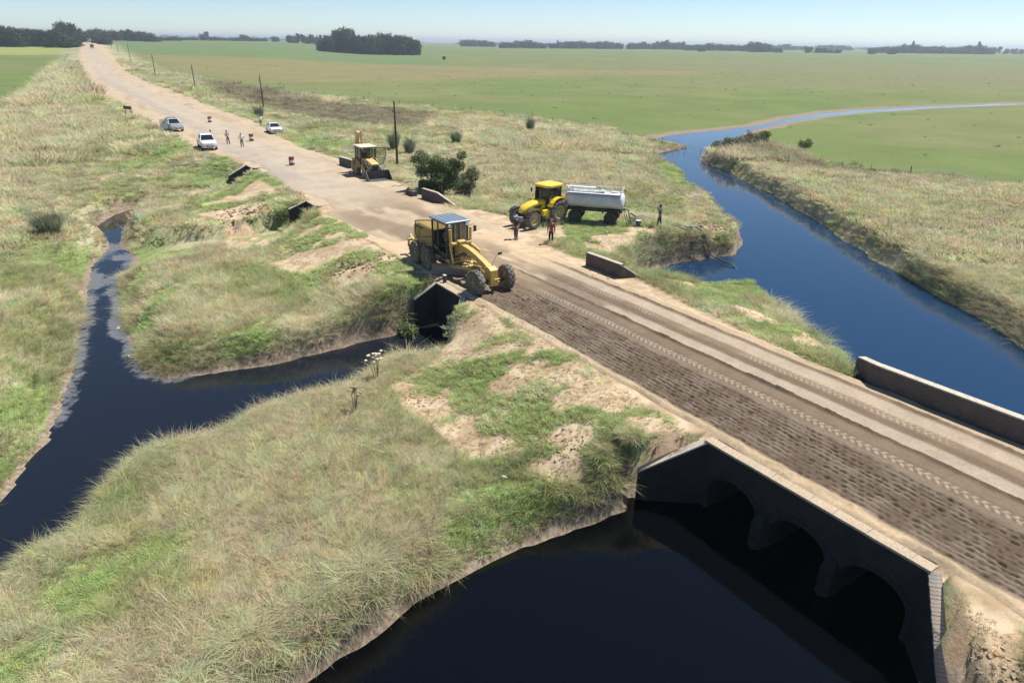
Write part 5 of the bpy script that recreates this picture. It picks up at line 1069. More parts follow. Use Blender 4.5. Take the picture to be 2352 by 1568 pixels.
    for s_ in (-1, 1):
        mb = MB(); mb.tube([(.84, s_*.7, 2.5), (.95, s_*1.05, 2.5)], .015, 5); a = mb.build('mirror_arm', M_BLACK, g); mb = MB(); mb.box((.95, s_*1.1, 2.4), (.04, .18, .32), bev=.015); mb.build('mirror', M_BLACK, a)
    mb = MB(); mb.box((1.15, .68, .92), (.9, .34, .46), bev=.05); mb.build('fuel_tank', M_YELT, g)
    mb = MB()
    for k in range(3): mb.box((.72, .80+.04*(2-k), .48+.27*k), (.42, .26, .035))
    mb.tube([(.52, .88, .45), (.52, .78, 1.2)], .02, 5); mb.tube([(.92, .88, .45), (.92, .78, 1.2)], .02, 5); mb.build('step', M_YELT, g)
    mb = MB(); mb.tube([(.8, .72, 1.3), (.84, .82, 1.8), (.8, .72, 2.3)], .018, 5); mb.build('grab_rail', M_BLACK, g)
    return g
TRACTOR = tractor()

# --- white water tanker
def tanker():
    cx, cy_ = 6.42, 54.05; z = -.03
    g = empty('water_tanker', (cx, cy_, z), R(164), 'white four wheeled water tank trailer parked behind the yellow tractor', 'tanker')
    wheel_meshes('tank', .52, .30, 0, M_TYREC, M_BLACK)
    for xx in (-1.42, 1.42):
        for s_ in (-1, 1): wheel(g, 'tank', (xx, s_*.82, .52))
        mb = MB(); mb.cyl((xx, -.8, .52), (xx, .8, .52), .07, n=10); mb.box((xx, 0, .74), (.3, 1.2, .3), bev=.04); mb.build('axle', M_BLACK, g)
        for s_ in (-1, 1): mb = MB(); mb.box((xx, s_*.80, 1.09), (1.25, .42, .05), bev=.015); mb.box((xx+.62, s_*.8, .98), (.05, .42, .26)); mb.box((xx-.62, s_*.8, .98), (.05, .42, .26)); mb.build('mudguard', M_BLACK, g)
    mb = MB(); 
    for s_ in (-1, 1): mb.box((0, s_*.42, .98), (4.5, .12, .16))
    for xx in (-2.2, -1, 0, 1, 2.2): mb.box((xx, 0, .99), (.1, .8, .1))
    mb.build('chassis', M_BLACK, g)
    mb = MB(); mb.tube([(2.2, .4, .92), (3.5, .03, .70)], .05, 5); mb.tube([(2.2, -.4, .92), (3.5, -.03, .70)], .05, 5); mb.cyl((3.4, 0, .66), (3.62, 0, .66), .06, n=8); mb.build('drawbar', M_BLACK, g)
    def ring(x, sc, n=32):
        out = []
        for k in range(n):
            a = 2*math.pi*k/n; c, s_ = math.cos(a), math.sin(a); e = .78
            out.append((x, .84*sc*math.copysign(abs(c)**e, c), 1.74+.60*sc*math.copysign(abs(s_)**e, s_)))
        return out
    mb = MB(); mb.loft([ring(-2.30, .55), ring(-2.26, .80), ring(-2.16, .97), ring(-2.0, 1), ring(-.7, 1), ring(.7, 1), ring(2.0, 1), ring(2.16, .97), ring(2.22, .9)]); mb.build('tank', M_TANK, g)
    mb = MB(); mb.loft([ring(2.22, .93), ring(2.26, .90)]); mb.build('tank_end', mat('tank_end_grey', (.42, .44, .46), .5, vary=.15), g)
    for xx in (-2.0, -.68, .66, 2.0): 
        b0 = MB(); b0.loft([ring(xx-.025, 1.012), ring(xx+.025, 1.012)], caps=False); b0.build('tank_band', M_TANK, g)
    for s_ in (-1, 1):
        mb = MB(); mb.box((0, s_*.60, 2.33), (4.3, .30, .03)); mb.build('walkway', M_TANK, g)
        mb = MB()
        for k in range(6): mb.cyl((-2.05+.82*k, s_*.76, 2.2), (-2.05+.82*k, s_*.76, 2.66), .022, n=6)
        mb.tube([(-2.15, s_*.76, 2.66), (2.1, s_*.76, 2.66)], .026, 6); mb.build('railing', M_WHITE, g)
    mb = MB(); mb.tube([(-2.15, -.76, 2.665), (-2.15, .76, 2.665)], .026, 6); mb.tube([(2.1, -.76, 2.665), (2.1, .76, 2.665)], .026, 6); mb.build('end_rail', M_WHITE, g)
    mb = MB(); mb.cyl((2.0, 0, 2.3), (2.0, 0, 2.62), .26, n=16); mb.box((1.2, 0, 2.68), (2.4, .3, .06), bev=.02); mb.build('hatch', M_WHITE, g)
    mb = MB(); mb.box((-.3, .1, 2.45), (1.0, .5, .16), rot=(0, .05, .2), bev=.07); mb.box((-1.5, -.1, 2.42), (.5, .4, .12), rot=(0, 0, .4), bev=.05); mb.build('rolled_cover', M_WHITE, g)
    mb = MB(); mb.tube([(-2.35, .3, 1.2), (-2.75, .35, 1.15), (-2.8, .36, .75), (-3.0, .4, .3)], .05, 8); mb.cyl((-2.3, .3, 1.2), (-2.42, .3, 1.2), .10, n=12); mb.build('outlet_pipe', M_HOSE, g)
    mb = MB()
    for p in ([(-2.45, .7, 1.0), (-2.75, .7, .06)], [(-2.45, -.0, 1.0), (-2.75, -.05, .06)], [(-2.75, .7, .06), (-2.75, -.05, .06)], [(-2.45, .7, 1.0), (-2.45, 0, 1.0)], [(-2.42, .35, 1.9), (-2.42, .35, 1.0)]): mb.tube(p, .022, 5)
    mb.build('hose_stand', M_DARK, g)
    mb = MB(); mb.box((-2.28, -.55, 1.05), (.04, .34, .16)); mb.build('number_plate', M_PALE, g)
    return g
TANKER = tanker()

# --- backhoe loader parked on the verge
def backhoe():
    g = empty('backhoe_loader', (-15.75, 73.45, .0), R(-60), 'dusty tan backhoe loader parked at the road edge with its loading bucket down', 'backhoe')
    wheel_meshes('bh_rear', .70, .46, 15, M_TYRE, mat('bh_rim', (.45, .33, .16), .6, dust=.5), .045, .6, .06); wheel_meshes('bh_front', .44, .32, 13, M_TYRE, MATS['bh_rim'], .03, .6, .045)
    for s_ in (-1, 1):
        wheel(g, 'bh_rear', (0, s_*.88, .69)); wheel(g, 'bh_front', (2.25, s_*.86, .43), steer=-.05)
        rings = []
        for k in range(8):
            a = R(10+120*k/7); rings.append([(.84*math.cos(a), s_*.58, .7+.84*math.sin(a)), (.84*math.cos(a), s_*1.12, .7+.84*math.sin(a)), (.88*math.cos(a), s_*1.12, .7+.88*math.sin(a)), (.88*math.cos(a), s_*.58, .7+.88*math.sin(a))])
        mb = MB(); mb.loft(rings, sm=False); mb.box((.1, s_*.60, 1.2), (1.3, .05, .55)); mb.build('rear_fender', M_YELB, g)
    mb = MB(); mb.box((1.0, 0, .82), (3.2, .66, .42), bev=.05); mb.box((2.25, 0, .48), (.24, 1.4, .2), bev=.04); mb.build('chassis', M_BLACK, g)
    S = [(1.02, .42, .95, 1.66), (2.0, .41, .95, 1.58), (2.75, .39, .95, 1.48), (2.92, .37, .97, 1.38)]
    mb = MB(); mb.loft([[(x, -w, zb), (x, -w, zt-.07), (x, -w*.85, zt), (x, w*.85, zt), (x, w, zt-.07), (x, w, zb)] for x, w, zb, zt in S], sm=False); mb.build('hood', M_YELB, g)
    mb = MB(); mb.box((2.93, 0, .98), (.05, .66, .62), bev=.02); 
    for k in range(6): mb.box((2.965, 0, .76+.09*k), (.02, .6, .02))
    mb.build('grille', M_BLACK, g)
    cab(g, -.62, .98, .76, 1.12, 2.66, .07, frame=M_BLACK, sides=(True, False))
    mb = MB(); mb.box((.18, 0, .98), (1.6, 1.3, .26), bev=.04); mb.build('cab_floor', M_BLACK, g)
    mb = MB(); mb.box((.2, 0, 2.73), (2.0, 1.68, .13), bev=.05); mb.build('cab_roof', mat('pale_roof', (.62, .55, .42), .5, dust=.2), g)
    mb = MB(); mb.box((.1, 0, 1.36), (.5, .5, .14), bev=.04); mb.box((-.15, 0, 1.75), (.12, .48, .6), bev=.05); mb.build('seat', M_SEAT, g)
    mb = MB(); mb.tube([(.85, 0, 1.2), (.68, 0, 1.65)], .04, 6); mb.lathe([(.18, -.012), (.195, 0), (.18, .012)], (.66, 0, 1.68), 'x', 16); mb.build('steering_column', M_BLACK, g)
    door_leaf(g, (.96, .80, 0), .95, 1.05, 2.60, R(62), taper=.3)
    for s_ in (-1, 1):
        mb = MB(); mb.prism([(.95, 1.62), (1.15, 1.78), (2.6, 1.15), (3.4, .55), (3.3, .32), (2.45, .92), (1.0, 1.42)], s_*.60-.05, s_*.60+.05); la = mb.build('loader_arm', M_BLACK, g)
        mb = MB(); mb.cyl((1.3, s_*.60, 1.0), (2.2, s_*.60, 1.02), .055, n=10); mb.cyl((2.15, s_*.6, 1.02), (2.75, s_*.6, .95), .03, n=8); mb.cyl((2.3, s_*.48, 1.45), (3.1, s_*.48, .95), .045, n=10); mb.build('ram', M_CHROME, la)
        mb = MB(); mb.box((1.04, s_*.60, 1.25), (.22, .16, .85), bev=.03); mb.build('tower', M_YELB, g)
    pr = [(3.45, .86), (3.38, .80), (3.30, .45), (3.42, .12), (3.75, .04), (4.32, .03), (4.32, .06), (3.78, .075), (3.47, .15), (3.36, .45), (3.44, .78), (3.52, .90)]
    mb = MB(); mb.prism(pr, -1.14, 1.14)
    for s_ in (-1.14, 1.12): mb.prism([(3.45, .86), (3.38, .80), (3.30, .45), (3.42, .12), (3.75, .04), (4.30, .03), (4.1, .34), (3.54, .9)], s_, s_+.03)
    mb.build('loader_bucket', M_DARK, g); mb = MB(); mb.box((4.34, 0, .045), (.14, 2.26, .035)); mb.build('bucket_lip', M_STEEL, g)
    mb = MB(); mb.prism([(-.95, .75), (-1.35, .7), (-1.4, 1.35), (-1.0, 1.4)], -.3, .3); mb.build('swing_post', M_YELB, g)
    mb = MB(); mb.prism([(-1.05, 1.05), (-1.42, 1.0), (-1.72, 1.7), (-1.82, 2.8), (-1.72, 3.72), (-1.5, 3.92), (-1.38, 3.8), (-1.42, 2.7), (-1.2, 1.7)], -.15, .15); bm_ = mb.build('boom', M_YELB, g)
    mb = MB(); mb.prism([(-1.55, 3.9), (-1.36, 3.92), (-1.62, 2.2), (-1.86, 1.35), (-2.02, 1.40), (-1.86, 2.4)], .17, .33); mb.prism([(-1.55, 3.9), (-1.36, 3.92), (-1.62, 2.2), (-1.86, 1.35), (-2.02, 1.40), (-1.86, 2.4)], -.33, -.17); mb.build('dipper_arm', M_YELB, g)
    mb = MB(); mb.cyl((-1.28, 0, 2.35), (-1.2, 0, 3.3), .07, n=10); mb.cyl((-1.2, 0, 3.28), (-1.38, 0, 3.85), .035, n=8); mb.build('boom_ram', M_CHROME, bm_)
    mb = MB(); mb.prism([(-1.75, 1.45), (-2.15, 1.5), (-2.35, 1.0), (-2.1, .65), (-1.75, .8), (-1.9, 1.1)], -.32, .32); mb.build('digging_bucket', M_DARK, g)
    for s_ in (-1, 1): mb = MB(); mb.box((-.95, s_*.95, .95), (.2, .2, 1.3), rot=(s_*.12, 0, 0), bev=.03); mb.box((-.95, s_*1.08, .27), (.45, .5, .06), bev=.015); mb.build('stabilizer', M_YELB, g)
    for s_ in (-1, 1): mb = MB(); mb.box((1.12, s_*.55, 2.58), (.08, .16, .11), bev=.02); mb.build('work_light', M_LAMP, g)
    mb = MB(); mb.box((.9, -.62, .62), (.6, .12, .06)); mb.box((1.15, -.58, .80), (.55, .3, .4), bev=.04); mb.build('side_tank', M_YELB, g)
    return g
BACKHOE = backhoe(); BACKHOE.scale = (1.08, 1.08, 1.08)

# --- cars
wheel_meshes('car', .36, .24, 0, M_TYREC, mat('alloy_rim', (.45, .46, .48), .3, .7)); wheel_meshes('sedan', .32, .21, 0, M_TYREC, MATS['alloy_rim'])
def car(name, label, cat, x, y, ang, paint, kind, wkey, open_door=False, rack=False):
    g = empty(name, (x, y, .015), ang, label, cat)
    pick = kind == 'pickup'
    if pick: S = [(2.66, .66, .50, .80), (2.58, .82, .40, .96), (2.30, .90, .36, 1.04), (1.75, .925, .36, 1.10), (1.12, .93, .36, 1.15), (.2, .93, .36, 1.14), (-1.08, .93, .36, 1.14)]
    else: S = [(2.32, .56, .40, .60), (2.25, .74, .28, .74), (2.0, .84, .24, .80), (1.4, .88, .22, .88), (.95, .89, .22, .93), (0, .89, .22, .92), (-1.5, .88, .24, .95), (-2.1, .82, .28, .93), (-2.28, .74, .42, .86), (-2.33, .62, .5, .7)]
    ring = lambda x_, w, zb, zt: [(x_, -w*.93, zb), (x_, -w, zb+.14), (x_, -w, zt-.13), (x_, -w*.93, zt-.03), (x_, -w*.55, zt+.015), (x_, w*.55, zt+.015), (x_, w*.93, zt-.03), (x_, w, zt-.13), (x_, w, zb+.14), (x_, w*.93, zb)]
    mb = MB(); mb.loft([ring(*s_) for s_ in S]); mb.build('body', paint, g)
    h = S[0][0]
    if pick: b0, b1, r0, r1, zb, zt, w0, w1 = 1.16, -1.06, .42, -.92, 1.12, 1.80, .87, .70
    else: b0, b1, r0, r1, zb, zt, w0, w1 = 1.02, -1.72, .22, -.92, .90, 1.45, .82, .60
    mb = MB(); q = .08
    mb.loft([[(b0, -w0, zb), (b0, w0, zb), (b1, w0, zb), (b1, -w0, zb)], [(r0, -w1, zt-.06), (r0, w1, zt-.06), (r1, w1, zt-.06), (r1, -w1, zt-.06)], [(r0-.12, -w1+.10, zt), (r0-.12, w1-.10, zt), (r1+.12, w1-.10, zt), (r1+.12, -w1+.10, zt)]], sm=False); mb.build('roof', paint, g)
    def pane(nm, P4, off, m=M_DGLASS):
        P4 = [Vector(p) for p in P4]; c = sum(P4, Vector())/4; n = (P4[1]-P4[0]).cross(P4[3]-P4[0]).normalized()
        if n.dot(c-Vector((0, 0, 1))) < 0: n = -n
        f = MB(); P5 = [p+(c-p)*.09+n*off for p in P4]; f.add(P5, [(0, 1, 2, 3)]); return f.build(nm, m, g)
    lo = lambda f, z0_: z0_
    A1, A2, B1, B2 = (b0, w0, zb), (r0, w1, zt-.06), (b1, w0, zb), (r1, w1, zt-.06)
    m_ = lambda p: (p[0], -p[1], p[2])
    pane('windscreen', [A1, m_(A1), m_(A2), A2], .012); pane('rear_window', [B1, m_(B1), m_(B2), B2], .012)
    xm0, xm1 = (b0*.48+b1*.52), (r0*.45+r1*.55)
    for f in ((lambda p: p), m_):
        pane('side_window', [f(A1), f((xm0+.05, w0, zb)), f((xm1+.05, w1, zt-.06)), f(A2)], .012); pane('side_window', [f((xm0-.05, w0, zb)), f(B1), f(B2), f((xm1-.05, w1, zt-.06))], .012)
    for s_ in (-1, 1):
        fx, rx, tz = (1.62, -1.72, .36) if pick else (1.40, -1.28, .32)
        for xx in (fx, rx): wheel(g, wkey, (xx, s_*(.80 if pick else .77), tz))
        mb = MB(); mb.box((b0-.28, s_*(w0+.16), zb+.10), (.14, .24, .17), bev=.04); mb.build('side_mirror', paint, g)
        mb = MB(); mb.add([(h-.14, s_*.55, S[2][3]-.22), (h-.36, s_*.865, S[2][3]-.17), (h-.36, s_*.87, S[2][3]-.03), (h-.10, s_*.55, S[2][3]-.10)], [(0, 1, 2, 3)]); mb.box((h-.20, s_*.69, S[2][3]-.13), (.16, .36, .14), rot=(0, .2, -s_*.45), bev=.03); mb.build('headlight', M_LAMP, g)
        mb = MB(); mb.box((h-.07, s_*.70, S[1][2]+.19), (.12, .20, .15), rot=(0, 0, -s_*.3), bev=.03); mb.build('fog_lamp', M_DARK, g)
        mb = MB(); mb.lathe([(tz+.07, -.02), (tz+.09, 0), (tz+.07, .02)], (fx, s_*(.925 if pick else .885), tz), 'y', 20); 
        if True: mb.lathe([(tz+.07, -.02), (tz+.09, 0), (tz+.07, .02)], (rx, s_*(.925 if pick else .885), tz), 'y', 20)
        mb.build('wheel_arch', M_BLACK, g)
    mb = MB(); mb.box((h-.03, 0, S[1][2]+.40), (.08, 1.0, .13 if pick else .06), bev=.02); mb.build('grille', M_CHROME if pick else M_DARK, g)
    mb = MB(); mb.box((h+.005, 0, S[1][2]+.17), (.07, .95, .15), bev=.03); mb.build('air_intake', M_BLACK, g)
    mb = MB(); mb.box((h+.045, 0, S[1][2]+.26), (.015, .40, .12)); mb.build('number_plate', M_PALE, g)
    if not pick: mb = MB(); mb.box((-.25, 0, 1.452), (.55, .75, .012)); mb.build('sunroof', M_DGLASS, g)
    if pick:
        mb = MB(); mb.box((-1.85, 0, .62), (1.58, 1.5, .12)); 
        for s_ in (-1, 1): mb.box((-1.85, s_*.88, .78), (1.56, .09, .72), bev=.03)
        mb.box((-2.62, 0, .80), (.07, 1.70, .66), bev=.02); mb.build('cargo_bed', paint, g)
        mb = MB(); mb.box((-1.85, 0, .70), (1.46, 1.66, .03)); mb.build('bed_liner', M_BLACK, g)
        mb = MB(); mb.box((-2.72, 0, .52), (.12, 1.7, .14), bev=.03); mb.build('rear_bumper', M_CHROME, g)
        for s_ in (-1, 1): mb = MB(); mb.box((-2.645, s_*.86, .92), (.05, .12, .3), bev=.015); mb.build('tail_lamp', M_RED, g)
    if rack:
        for s_ in (-1, 1): mb = MB(); mb.tube([(.25, s_*.56, 1.80), (.2, s_*.56, 1.87), (-.75, s_*.56, 1.87), (-.8, s_*.56, 1.80)], .022, 6); mb.build('roof_rail', M_BLACK, g)
        for xx in (.0, -.5): mb = MB(); mb.box((xx, 0, 1.875), (.06, 1.16, .03)); mb.build('roof_bar', M_BLACK, g)
        mb = MB(); mb.tube([(-1.15, -.80, 1.1), (-1.2, -.72, 1.72), (-1.2, .72, 1.72), (-1.15, .80, 1.1)], .035, 8); mb.build('roll_bar', M_STEEL, g)
    if open_door:
        d = empty('door', (1.0, -.94, 0), R(-110)); d.parent = g
        mb = MB(); P_ = [(0, .42), (.95, .42), (1.08, .62), (1.08, 1.12), (0, 1.12)]; mb.prism(P_, -.05, .05); mb.build('door_panel', paint, d)
        mb = MB()
        for a, b_ in (((0, 1.12), (.55, 1.70)), ((.55, 1.70), (1.02, 1.72)), ((1.02, 1.72), (1.08, 1.12))): mb.tube([(a[0], 0, a[1]), (b_[0], 0, b_[1])], .035, 5)
        mb.build('window_frame', paint, d); mb = MB(); mb.add([(.06, 0, 1.13), (.56, 0, 1.68), (1.0, 0, 1.70), (1.06, 0, 1.13)], [(0, 1, 2, 3)]); mb.build('door_glass', M_GLASS, d)
        mb = MB(); mb.box((.55, 0, .8), (1.0, .03, 1.0)); 
    return g
def axis_pos(front, L_, ang): return front[0]-L_*math.cos(ang), front[1]-L_*math.sin(ang)
a = R(-60); x, y = axis_pos((-38.75, 89.0), 1.62, a); car('white_pickup', 'clean white pickup truck parked facing the camera on the sandy shoulder', 'pickup', x, y, a, M_WHITE, 'pickup', 'car')
a = R(-50); x, y = axis_pos((-51.2, 107.2), 1.62, a); SILV = car('silver_pickup', 'dusty silver pickup with its door open and timber in the bed', 'pickup', x, y, a, M_SILVER, 'pickup', 'car', True, True); SA = a; SX, SY = x, y
a = R(-61); x, y = axis_pos((-35.8, 106.2), 1.40, a); car('white_sedan', 'white sedan car parked on the grassy right edge of the road', 'car', x, y, a, M_WHITE, 'sedan', 'sedan')
# timber frames carried in the bed
t = empty('timber_frame', (SX+(-1.85)*math.cos(SA), SY-1.85*math.sin(SA), .015), SA, 'pale timber barrier frames stacked in the bed of the silver pickup', 'timber')
for k, (z, r_) in enumerate(((1.22, .1), (1.36, -.12))):
    for yy in (-.5, .5): mb = MB(); mb.box((0, yy, z), (1.9, .10, .07), rot=(0, .04*k, r_), bev=.01); mb.build('rail', M_PINE, t)
    for xx in (-.8, 0, .8): mb = MB(); mb.box((xx, 0, z+.07), (.09, 1.25, .06), rot=(0, 0, r_), bev=.01); mb.build('crosspiece', M_PINE, t)
for yy in (-.4, .45): mb = MB(); mb.box((-.75, yy, .95), (.09, .09, .52)); mb.build('leg', M_PINE, t)
# lorry raising dust far down the road
x, y = -333.0, 582.0; z = float(rise(x, y)); g = empty('lorry', (x, y, z+.05), math.atan2(-.86, .50), 'small dark lorry far away on the dusty road', 'lorry')
wheel_meshes('lorry', .5, .3, 0, M_TYREC, M_BLACK)
for xx in (2.4, -1.6, -2.8):
    for s_ in (-1, 1): wheel(g, 'lorry', (xx, s_*1.0, .5))
mb = MB(); mb.box((2.5, 0, 1.75), (1.9, 2.3, 2.1), bev=.15); mb.build('driver_cab', mat('lorry_red', (.22, .06, .04), .5, dust=.3), g)
mb = MB(); mb.box((3.46, 0, 2.2), (.03, 2.0, .8)); mb.build('windscreen', M_DGLASS, g); mb = MB(); mb.box((-1.2, 0, 1.9), (5.2, 2.45, 2.3), bev=.05); mb.build('load_box', M_DARK, g); mb = MB(); mb.box((0, 0, .75), (6.6, 1.0, .25)); mb.build('chassis', M_BLACK, g)
# ------------------------------------------------------------ people
SKIN = mat('skin', (.36, .22, .15), .6, vary=.08)
def skin_obj(name, joints, edges, root_i, m, parent, sub=1):
    me = bpy.data.meshes.new(name); me.from_pydata([j[0] for j in joints], edges, [])
    o = link(name, me, parent); sk = o.modifiers.new('skin', 'SKIN'); sk.use_smooth_shade = True
    ly = me.skin_vertices[0] if me.skin_vertices else None
    if ly is None:
        bm = bmesh.new(); bm.from_mesh(me); bm.verts.layers.skin.verify(); bm.to_mesh(me); bm.free(); ly = me.skin_vertices[0]
    for i, j in enumerate(joints):
        r = j[1]; ly.data[i].radius = r if isinstance(r, tuple) else (r, r); ly.data[i].use_root = (i == root_i)
    if sub: ss_ = o.modifiers.new('smooth', 'SUBSURF'); ss_.levels = sub; ss_.render_levels = sub
    me.materials.append(m); return o
def person(label, x, y, z, face, shirt, trousers, hair, height=1.75, arms='down', cap=None, sleeves='short', lean=0.0, stride=.10, sit=False, shoes=(.03, .025, .02), look=0.0):
    """standing or sitting figure; local +x is the way it faces"""
    p = empty('person', (x, y, z), face, label, 'person'); k = height/1.75
    V = lambda a, b_, c: (a*k, b_*k, c*k)
    hipz = .92; lx = lambda zz: lean*(zz-.9)
    J = []; E_ = []
    def j(pos, r): J.append((V(*pos), (r[0]*k, r[1]*k) if isinstance(r, tuple) else r*k)); return len(J)-1
    def e(a, b_): E_.append((a, b_))
    pel = j((0, 0, hipz), .125); wa = j((lx(1.08), 0, 1.08), .115); ch = j((lx(1.30), 0, 1.30), .135); nk = j((lx(1.47), 0, 1.47), .06); hb_ = j((lx(1.55)+.01, 0, 1.56), .075); hd = j((lx(1.62)+.015, 0, 1.65), .095); tp = j((lx(1.7)+.005, 0, 1.72), .06)
    for a, b_ in ((pel, wa), (wa, ch), (ch, nk), (nk, hb_), (hb_, hd), (hd, tp)): e(a, b_)
    SH = {}; LEG = {}
    for s_ in (-1, 1):
        sh = (lx(1.40), s_*.185, 1.40)
        if arms == 'down': el, wr = (lx(1.1)-.03, s_*.235, 1.12), (.06, s_*.24, .88)
        elif arms == 'hips': el, wr = (-.10, s_*.40, 1.16), (.03, s_*.20, 1.02)
        elif arms == 'back': el, wr = (-.10, s_*.27, 1.14), (-.17, s_*.06, .98)
        elif arms == 'up': el, wr = (.14, s_*.34, 1.46), (.16, s_*.16, 1.68)
        elif arms == 'front': el, wr = (.02, s_*.27, 1.14), (.24, s_*.06, 1.20)
        elif arms == 'wheel': el, wr = (.14, s_*.26, 1.16), (.40, s_*.17, 1.22)
        a = j(sh, .062); b_ = j(el, .044); c = j(wr, .032); h_ = tuple(wr[i]+(wr[i]-el[i])*.22 for i in range(3)); d = j(h_, (.020, .042)); e(ch, a); e(a, b_); e(b_, c); e(c, d)
        SH[s_] = (sh, el, wr, h_)
        hip = (0, s_*.095, .88)
        if sit: kn, an, toe = (.44, s_*.14, .86), (.50, s_*.14, .46), (.66, s_*.15, .43)
        else:
            f = stride*s_; kn, an, toe = (f*.6+.02, s_*.105, .49), (f, s_*.11, .08), (f+.16, s_*.135, .035)
        a = j(hip, .088); b_ = j(kn, .058); c = j(an, .042); d = j(toe, .034); e(pel, a); e(a, b_); e(b_, c); e(c, d); LEG[s_] = (hip, kn, an, toe)
    skin_obj('body', J, E_, pel, SKIN, p, 1)
    # hands: four fingers and a thumb, slightly curled
    fm = MB()
    for s_ in (-1, 1):
        sh, el, wr, h_ = [Vector(V(*q)) for q in SH[s_]]; d = (h_-wr).normalized(); sd_ = d.cross(Vector((1, 0, .01))).normalized() if abs(d.x) < .9 else Vector((0, 1, 0)); pl = d.cross(sd_).normalized()
        for q in range(4):
            b_ = h_ + sd_*(q-1.5)*.021*k + d*.01*k; L_ = (.062, .074, .070, .055)[q]*k; fm.tube([b_-d*.03*k, b_+d*L_*.5+pl*.004*k, b_+d*L_*.85+pl*.022*k], [.0095*k, .0085*k, .006*k], 5)
        b_ = wr+(h_-wr)*.5-sd_*.03*k; fm.tube([b_, b_-sd_*.035*k+d*.025*k, b_-sd_*.04*k+d*.055*k], [.011*k, .0095*k, .007*k], 5)
    fm.build('fingers', SKIN, p)
    # face
    fx = lx(1.62)+.015; fz = 1.645; fb = MB(); fb.loft([[V(fx+.088, -.016, fz-.035), V(fx+.088, .016, fz-.035), V(fx+.086, .008, fz+.02), V(fx+.086, -.008, fz+.02)], [V(fx+.122, -.008, fz-.03), V(fx+.122, .008, fz-.03), V(fx+.10, .004, fz+.015), V(fx+.10, -.004, fz+.015)]], sm=True)
    for s_ in (-1, 1): fb.lathe([(.001, -.012), (.03*k, -.008), (.032*k, .004), (.001, .008)], V(fx+.0, s_*.094, fz-.01), 'y', 8)
    fb.build('face', SKIN, p); eb = MB()
    for s_ in (-1, 1): eb.box(V(fx+.088, s_*.034, fz+.018), (.012*k, .026*k, .012*k))
    eb.box(V(fx+.086, 0, fz-.062), (.012*k, .05*k, .010*k)); eb.build('eyes', M_BLACK, p)
    hm_ = MB(); rings = []
    for zz, r_ in ((1.60, .098), (1.66, .106), (1.71, .098), (1.755, .066), (1.772, .02)):
        rings.append([V(lx(1.65)-.012+r_*math.cos(a)*1.04-(.02 if zz < 1.65 else 0), r_*math.sin(a), zz+(.035*math.cos(a) if zz < 1.68 else 0)) for a in [2*math.pi*q/14 for q in range(14)]])
    hm_.loft(rings, caps=False); hm_.build('hair' if not cap else 'cap', mat('hair_%s' % str(hair), hair, .8) if not cap else mat('cap_%s' % str(cap), cap, .7), p)
    if cap: b_ = MB(); b_.box(V(lx(1.65)+.13, 0, 1.668), (.11*k, .15*k, .012*k), rot=(0, .15, 0), bev=.004); b_.build('cap_peak', MATS['cap_%s' % str(cap)], p)
    # clothes follow the limbs a little outside them
    J.clear(); E_.clear()
    pel = j((0, 0, .90), (.165, .135)); wa = j((lx(1.1), 0, 1.1), (.160, .135)); ch = j((lx(1.31), 0, 1.31), (.175, .15)); nk = j((lx(1.45), 0, 1.45), .075); e(pel, wa); e(wa, ch); e(ch, nk)
    for s_ in (-1, 1):
        sh, el, wr, h_ = SH[s_]; a = j(sh, .085); e(ch, a)
        if sleeves == 'long': b_ = j(el, .060); c = j(wr, .046); e(a, b_); e(b_, c)
        else: mid_ = tuple(sh[i]+(el[i]-sh[i])*.72 for i in range(3)); b_ = j(mid_, .066); e(a, b_)
    skin_obj('shirt', J, E_, ch, mat('cloth_%s' % str(shirt), shirt, .85, vary=.12, scale=9), p, 1)
    J.clear(); E_.clear(); pel = j((0, 0, .95), (.150, .128)); cr = j((0, 0, .86), (.145, .125)); e(pel, cr)
    for s_ in (-1, 1):
        hip, kn, an, toe = LEG[s_]; a = j((hip[0], hip[1], .84), .108); b_ = j(kn, .080); c = j((an[0], an[1], an[2]+.02), .066); e(cr, a); e(a, b_); e(b_, c)
    skin_obj('trousers', J, E_, pel, mat('cloth_%s' % str(trousers), trousers, .85, vary=.12, scale=9), p, 1)
    for s_ in (-1, 1):
        hip, kn, an, toe = LEG[s_]; m_ = MB(); rings = []
        for f, hw_, zt in ((-.09, .025, .05), (-.07, .042, .09), (.02, .045, .10), (.10, .048, .065), (.17, .042, .045), (.20, .02, .03)):
            cx = an[0]+f; zb = an[2]-.08; rings.append([V(cx, an[1]-hw_, zb), V(cx, an[1]-hw_*.8, zb+zt), V(cx, an[1]+hw_*.8, zb+zt), V(cx, an[1]+hw_, zb)])
        m_.loft(rings); m_.build('shoe', mat('shoe_%s' % str(shoes), shoes, .6), p)
    return p
HAIR = (.03, .025, .02); GREYH = (.25, .24, .22)
person('person in a dark shirt and grey trousers watching the grader before the tractor', .18, 48.29, gz(.18, 48.29)+.0, R(-120), (.022, .024, .032), (.085, .078, .085), HAIR, 1.80, 'down', cap=(.34, .42, .60), stride=.06)
person('person in a red shirt and black trousers standing beside the tractor', 2.67, 47.48, gz(2.67, 47.48), R(-95), (.30, .045, .075), (.014, .013, .013), HAIR, 1.75, 'down', cap=(.20, .07, .08), stride=.12, sleeves='long')
person('person in dark clothes with both arms raised beside the hoses', 11.4, 52.7, gz(11.4, 52.7), R(150), (.10, .10, .105), (.045, .042, .042), HAIR, 1.75, 'up', sleeves='long', lean=.05)
person('heavy person in a grey shirt with hands behind the back near the white pickup', -38.36, 94.19, .02, R(-40), (.36, .34, .37), (.016, .016, .02), HAIR, 1.80, 'back', sleeves='short', lean=-.10)
